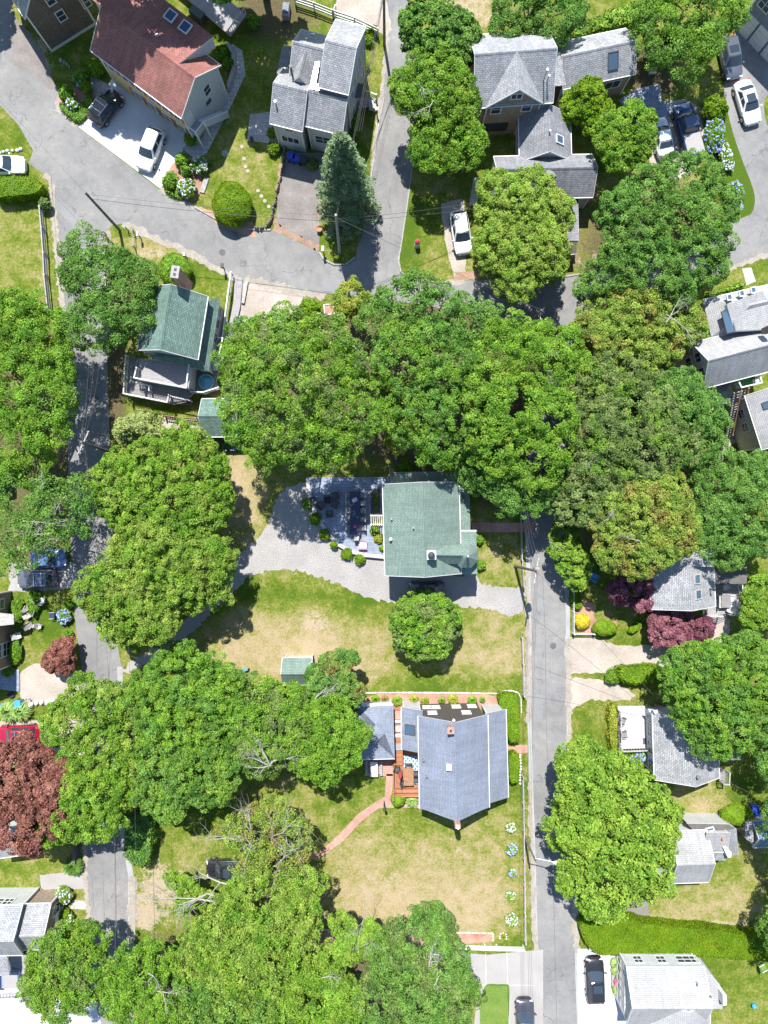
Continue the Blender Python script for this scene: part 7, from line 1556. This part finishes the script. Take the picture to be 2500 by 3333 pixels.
mb = MB(); mb.prism(q, zd, zd+.015, 0); tag(mb.build('rug', M['lattice_rug'], None, loc=q[0]), 'blue and white lattice rug on the reddish deck', 'rug')
table('brown slatted table on the lattice rug', 'B4', 990, 60, .95, 1.75, 0, 'brown_wood', zd)
DK = 'black chairs of the reddish deck'
for x, y, a, lab in ((1038,38,180,'black chair right of the brown table, upper one'),(1038,80,180,'black chair right of the brown table, lower one'),(955,100,20,'black and grey chair left of the brown table'),(990,-10,-90,'black chair above the brown table'),(912,8,-20,'black lounge chair in the left corner of the reddish deck')):
    chair(lab, 'B4', x, y, a, ('charcoal','black_metal'), zd, DK, .5)
chair('pale chair on the upper part of the lattice rug', 'B3', 988, 1638, -90, ('white_cloth','black_metal'), zd, None, .62)
p = P3('B4', 935, 40, 1.2); root = thing('folded_parasol', 'folded red parasol leaning beside the brown table', 'parasol', (p.x, p.y, zd)); MB().lathe((0,0,.1), [(.03,0),(.22,.5),(.20,.9),(.06,1.5),(.02,1.7)], 10).build('canopy', M['red_cloth'], root); MB().cyl((0,0,.02), (0,0,2.0), .03).cyl((0,0,0), (0,0,.08), .28, n=14).build('stand', M['charcoal'], root)
p = P3('B4', 765, 10, .7); root = thing('picnic_table', 'pale picnic table with two benches below the detached garage', 'table', (p.x, p.y, 0)); MB().box((0,0,.72), (.75,1.5,.06)).build('tabletop', M['white_paint'], root)
for s in (-1, 1): MB().box((s*.72,0,.44), (.26,1.5,.05)).build('bench', M['deck_pale'], root); MB().beam((0,s*.5,.05), (.6,s*.5,.66), .05, .09).beam((0,s*.5,.05), (-.6,s*.5,.66), .05, .09).beam((-.75,s*.5,.38), (.75,s*.5,.38), .05, .09).build('leg', M['grey_wood'], root)
# white deck chairs, right
chair('upper metal chair on the white deck', 'C3', 720, 1352, -20, ('deck_grey','charcoal'), .6, 'chairs on the white deck', .6); chair('lower metal chair on the white deck', 'C3', 728, 1440, 10, ('deck_grey','charcoal'), .6, 'chairs on the white deck', .6)
table('dark glass table on the grey deck', 'C3', 1388, 575, .95, 1.4, 0, 'deck_grey', 1.0)
WC = 'white chairs on the grey deck'
for x, y, a, lab in ((1355,560,0,'white chair left of the glass table, upper one'),(1355,600,0,'white chair left of the glass table, lower one'),(1425,560,180,'white chair right of the glass table, upper one'),(1415,632,160,'white lounge chair at the lower right of the grey deck'),(1440,600,180,'white chair by the right rail of the grey deck'),(1388,488,-70,'white chair in the shade at the top of the grey deck')):
    chair(lab, 'C3', x, y, a, ('white_paint','white_paint'), 1.0, WC, .55)
# chairs in the left garden
GC = 'folding chairs in the left garden'
for x, y, a, st, lab in ((270,573,90,('white_cloth','grey_wood'),'pale folding chair at the top of the left garden'),(210,600,-120,('navy','grey_wood'),'blue folding chair next to the pale one'),(205,648,160,('deck_grey','grey_wood'),'grey folding chair in the middle of the left garden'),(172,625,60,('deck_grey','grey_wood'),'small grey stool chair in the left garden'),(185,672,30,('white_cloth','grey_wood'),'pale footstool chair in the left garden'),(338,672,180,('navy','grey_wood'),'blue folding chair beside the blue hydrangea'),(190,735,40,('deck_grey','grey_wood'),'grey striped recliner in the left garden'),(252,742,-20,('white_cloth','grey_wood'),'small pale chair beside the striped recliner'),(115,802,20,('white_cloth','grey_wood'),'pale chair against the tan wall')):
    chair(lab, 'A3', x, y, a, st, 0, GC, .58 if 'small' not in lab and 'foot' not in lab else .42, recline=.45)
for x, y, a, lab in ((892,350,40,'upper pale lounge chair in the deep shade behind the tan wing'),(910,452,10,'lower pale lounge chair in the deep shade behind the tan wing')):
    chair(lab, 'C1', x, y, a, ('white_cloth','grey_wood'), 0, 'shaded lounge chairs', .75, recline=.5)
for x, y, a, lab in ((595,355,0,'blue garden chair in the shade, upper right one'),(532,422,60,'blue garden chair in the shade, lower left one')):
    chair(lab, 'C3', x, y, a, ('sky_plastic','sky_plastic'), 0, 'blue garden chairs', .72)
chair('green lawn recliner at the lower right edge', 'C4', 1625, 1295, 30, ('leaf_grass','white_paint'), 0, None, .62)
# pool
p = P3('A2', 1335, 815, .95); root = thing('paddling_pool', 'small round pool with teal water and a green rim on the deck', 'pool', (p.x, p.y, .8)); MB().lathe((0,0,0), [(.72,0),(.80,.1),(.80,.26),(.74,.30),(.68,.28),(.66,.22),(.66,.05)], 26).build('rim', M['pool_rim'], root); MB().cyl((0,0,.05), (0,0,.2), .665, n=26).build('water', M['pool_water'], root)
def tub(name, label, cat, t, x, y, r, ht, mat, z=0.0):
    p = P3(t, x, y, z+ht); p.z = z; o = MB().lathe((p.x, p.y, z), [(r*.72,0),(r*.86,ht*.5),(r,ht*.92),(r*1.06,ht),(r*.9,ht),(r*.82,ht*.8)], 14).build(name, M[mat], None, loc=p); return tag(o, label, cat)
def bin_(label, t, x, y, mat, ang=0, ht=1.05):
    p = P3(t, x, y, ht); root = thing('wheelie_bin', label, 'bin', (p.x, p.y, 0), R(ang)); mb = MB(); loft(mb, [[Vector((sx*a, sy*b, z)) for sx, sy in ((1,1),(-1,1),(-1,-1),(1,-1))] for a, b, z in ((.22,.24,.04),(.29,.33,ht*.92))], smooth=False); mb.build('body', M[mat], root)
    MB().box((.02,0,ht*.95), (.66,.72,.07)).box((.3,0,ht*.99), (.07,.5,.06)).build('lid', M[mat], root)
    for s in (-1, 1): MB().cyl((-.25,s*.3,.12), (-.25,s*.36,.12), .12, n=12).build('wheel', M['rubber'], root)
bin_('left blue bin at the head of the shaded driveway', 'B1', 228, 1005, 'blue_plastic', 80); bin_('right blue bin at the head of the shaded driveway', 'B1', 262, 1018, 'blue_plastic', 75); bin_('black bin beside the blue bins', 'B1', 305, 1025, 'dark_plastic', 80)
bin_('blue bin by the clipped shrub above the blue-grey shed, upper one', 'C4', 1580, 270, 'blue_plastic', 0); bin_('blue bin by the clipped shrub above the blue-grey shed, lower one', 'C4', 1600, 315, 'blue_plastic', 0); bin_('blue bin beside the picnic end of the garage', 'B3', 655, 1240, 'blue_plastic', 0)
bin_('light blue bin by the ornamental grass', 'A3', 110, 1245, 'sky_plastic', 10)
tub('teal_toy', 'round teal paddling shell on the shaded lawn at the right edge', 'toy', 'C3', 1615, 1602, .55, .35, 'teal_plastic'); tub('plant_pot', 'terracotta pot beside the spruce driveway', 'plant pot', 'B1', 410, 1480, .3, .5, 'terracotta'); tub('plant_pot', 'terracotta pot above the small red maple', 'plant pot', 'A3', 408, 828, .26, .4, 'terracotta')
tub('glazed_globe', 'blue glass globe on the lawn at the bottom right', 'ornament', 'C4', 1572, 1545, .22, .4, 'sky_plastic'); tub('plant_pot', 'terracotta pot at the top of the picket fence', 'plant pot', 'C3', 405, 440, .3, .5, 'terracotta'); tub('plant_pot', 'yellow-green pot beside the upper hydrangea', 'plant pot', 'A1', 1360, 1050, .2, .35, 'leaf_lime'); tub('plant_pot', 'dark pot on the flagstone yard terrace', 'plant pot', 'A1', 1628, 895, .2, .4, 'charcoal'); tub('tyre', 'old tyre by the bluestone terrace', 'tyre', 'A3', 70, 1185, .34, .22, 'rubber'); tub('stone_urn', 'grey stone tub beside the light blue bin', 'tub', 'A3', 178, 1228, .3, .4, 'stone'); tub('mailbox_pot', 'pale pot on the corner of the conifer verge', 'plant pot', 'B1', 438, 1375, .22, .5, 'white_stone')
def disc(name, label, cat, t, x, y, r, mat, h=.05):
    p = P3(t, x, y, 0); tag(MB().cyl((p.x,p.y,0), (p.x,p.y,h), r, r*.94, n=14, smooth=False).build(name, M[mat], None, loc=p), label, cat)
disc('well_cover', 'round concrete cover on the lawn above the clipped dome', 'cover', 'A1', 1457, 993, .36, 'stone', .08)
for i, (t, x, y) in enumerate((('A1',1567,950),('A1',1580,1028),('A1',1590,1078),('A1',1605,1108),('B1',14,1235),('B1',36,1270),('B1',58,1302),('B1',84,1338))):
    disc('stepping_stone', ('topmost','second','third','fourth','fifth','sixth','seventh','lowest')[i]+' round stepping stone in the lawn path beside the spruce driveway', 'stepping stone', t, x, y, .2, 'sand', .04)
# lighthouse ornament on the lawn
p = P3('B1', 1045, 1575, .6); root = thing('lawn_lighthouse', 'little white lighthouse ornament with a red cap on the lawn', 'ornament', (p.x, p.y, 0))
MB().lathe((0,0,0), [(.32,0),(.30,.1),(.2,.9)], 12).build('tower', M['white_paint'], root); MB().lathe((0,0,.9), [(.26,0),(.26,.06),(.14,.07),(.14,.25)], 12).build('gallery', M['charcoal'], root); MB().lathe((0,0,1.15), [(.24,0),(.12,.14),(.03,.22)], 12).build('cap', M['red_cloth'], root)
# flag by the sage roofed house
p = P3('B2', 868, 1390, 3.0); root = thing('flag', 'striped flag on a pole at the corner of the sage roofed house', 'flag', (p.x, p.y, 0)); MB().cyl((0,0,0), (.0,.1,4.2), .03).build('pole', M['white_paint'], root)
mb = MB()
for i in range(7):
    a0 = i*.10; mb.add([(.02+a0*.2, .1-a0, 4.0-a0*.5), (.10+a0*.2, .02-a0, 3.96-a0*.5), (.42+a0*.1, .0-a0, 3.3-a0*.5), (.34+a0*.1, .08-a0, 3.34-a0*.5)], [(0,1,2,3)], i % 2)
mb.build('cloth', [M['white_cloth'], M['red_cloth']], root)
def lamp_post(label, t, x, y, ht=1.9):
    p = P3(t, x, y, 0); root = thing('lamp_post', label, 'lamp post', (p.x, p.y, 0)); MB().cyl((0,0,0), (0,0,ht), .05).build('post', M['black_metal'], root); MB().lathe((0,0,ht), [(.08,0),(.14,.05),(.16,.3),(.05,.42)], 8).build('lantern', M['charcoal'], root)
lamp_post('black lamp post beside the bend of the brick path', 'B4', 830, 215); lamp_post('short post lamp on the dry lawn by the garden shed', 'B3', 683, 1030, 1.5)
def post(name, label, cat, t, x, y, ht, mat, box=None, boxmat='white_paint'):
    p = P3(t, x, y, 0); root = thing(name, label, cat, (p.x, p.y, 0)); MB().box((0,0,ht/2), (.1,.1,ht)).build('post', M[mat], root)
    if box: MB().box((0,0,ht+box[2]/2), box).build('box', M[boxmat], root)
post('mailbox', 'white mailbox at the tip of the conifer verge', 'mailbox', 'B1', 440, 1640, 1.1, 'charcoal', (.25,.5,.3)); post('mailbox', 'mailbox post on the dry triangle of grass', 'mailbox', 'A1', 915, 1545, 1.0, 'grey_wood', (.22,.4,.25)); post('mailbox', 'dark mailbox post on the verge above the boardwalk', 'mailbox', 'A2', 1455, 90, 1.1, 'charcoal', (.25,.45,.28), 'charcoal'); post('sign_post', 'short post beside the lane wall at the top', 'post', 'B1', 785, 745, 1.0, 'charcoal', (.2,.3,.2)); post('mailbox', 'small white mailbox by the green clipped dome', 'mailbox', 'A2', 1212, 15, 1.0, 'grey_wood', (.2,.35,.22)); post('mailbox', 'tiny white sign at the end of the long clipped hedge', 'sign', 'C4', 495, 1135, .9, 'white_paint', (.4,.08,.25))
p = P3('B1', 195, 70, .5); root = thing('garden_box', 'grey-blue hooded grill standing in the shaded yard', 'grill', (p.x, p.y, 0), -.1); MB().box((0,0,.35), (.7,1.3,.7)).build('body', M['deck_pale'], root); MB().box((0,.15,.78), (.62,.9,.18)).build('lid', M['clap_blue'], root)
p = P3('B1', 585, 1460, .6); root = thing('folding_trailer', 'blue-grey bench in the shade under the spruce', 'bench', (p.x, p.y, 0), -.3); MB().box((0,0,.45), (1.5,.45,.06)).build('seat', M['clap_blue'], root); MB().box((0,.25,.75), (1.5,.06,.5)).build('backrest', M['clap_blue'], root); [MB().box((s*.65,0,.21), (.06,.4,.42)).build('leg', M['charcoal'], root) for s in (-1,1)]
p = P3('B1', 1308, 1085, .5); root = thing('glass_table', 'pale table at the lower end of the lane side trees', 'table', (p.x, p.y, 0)); MB().box((0,0,.7), (1.2,.7,.05)).build('tabletop', M['deck_pale'], root); [MB().box((a*.5,b*.28,.33), (.06,.06,.66)).build('leg', M['white_paint'], root) for a in (-1,1) for b in (-1,1)]
p = P3('B2', 475, 345, .3); root = thing('raised_bed', 'small white framed garden bed at the edge of the grove', 'garden bed', (p.x, p.y, 0), .12); MB().box((0,0,.12), (.9,.9,.2)).build('soil', M['mulch'], root); [MB().box((s*.5,0,.17), (.08,1.08,.3)).build('board', M['white_paint'], root) for s in (-1,1)]; [MB().box((0,s*.5,.17), (.92,.08,.295)).build('board', M['white_paint'], root) for s in (-1,1)]
for t, x, y, a, m, lab in (('A2',1548,415,70,'sky_plastic','blue toy on the boardwalk beside the sandy lot'),('A2',1545,445,30,'red_cloth','red toy on the boardwalk beside the sandy lot'),('A3',1580,1030,20,'sky_plastic','blue swing under the maple left of the garden shed'),('A3',30,1245,0,'sky_plastic','blue bicycle pile by the ornamental grass')):
    p = P3(t, x, y, .4); root = thing('toy', lab, 'toy', (p.x, p.y, 0), R(a)); MB().box((0,0,.35), (.8,.16,.14)).ball((.3,0,.5), (.16,.12,.14), 8).build('body', M[m], root)
    for s in (-1, 1): MB().cyl((s*.33,-.05,.2), (s*.33,.05,.2), .2, n=12).build('wheel', M['rubber'], root)
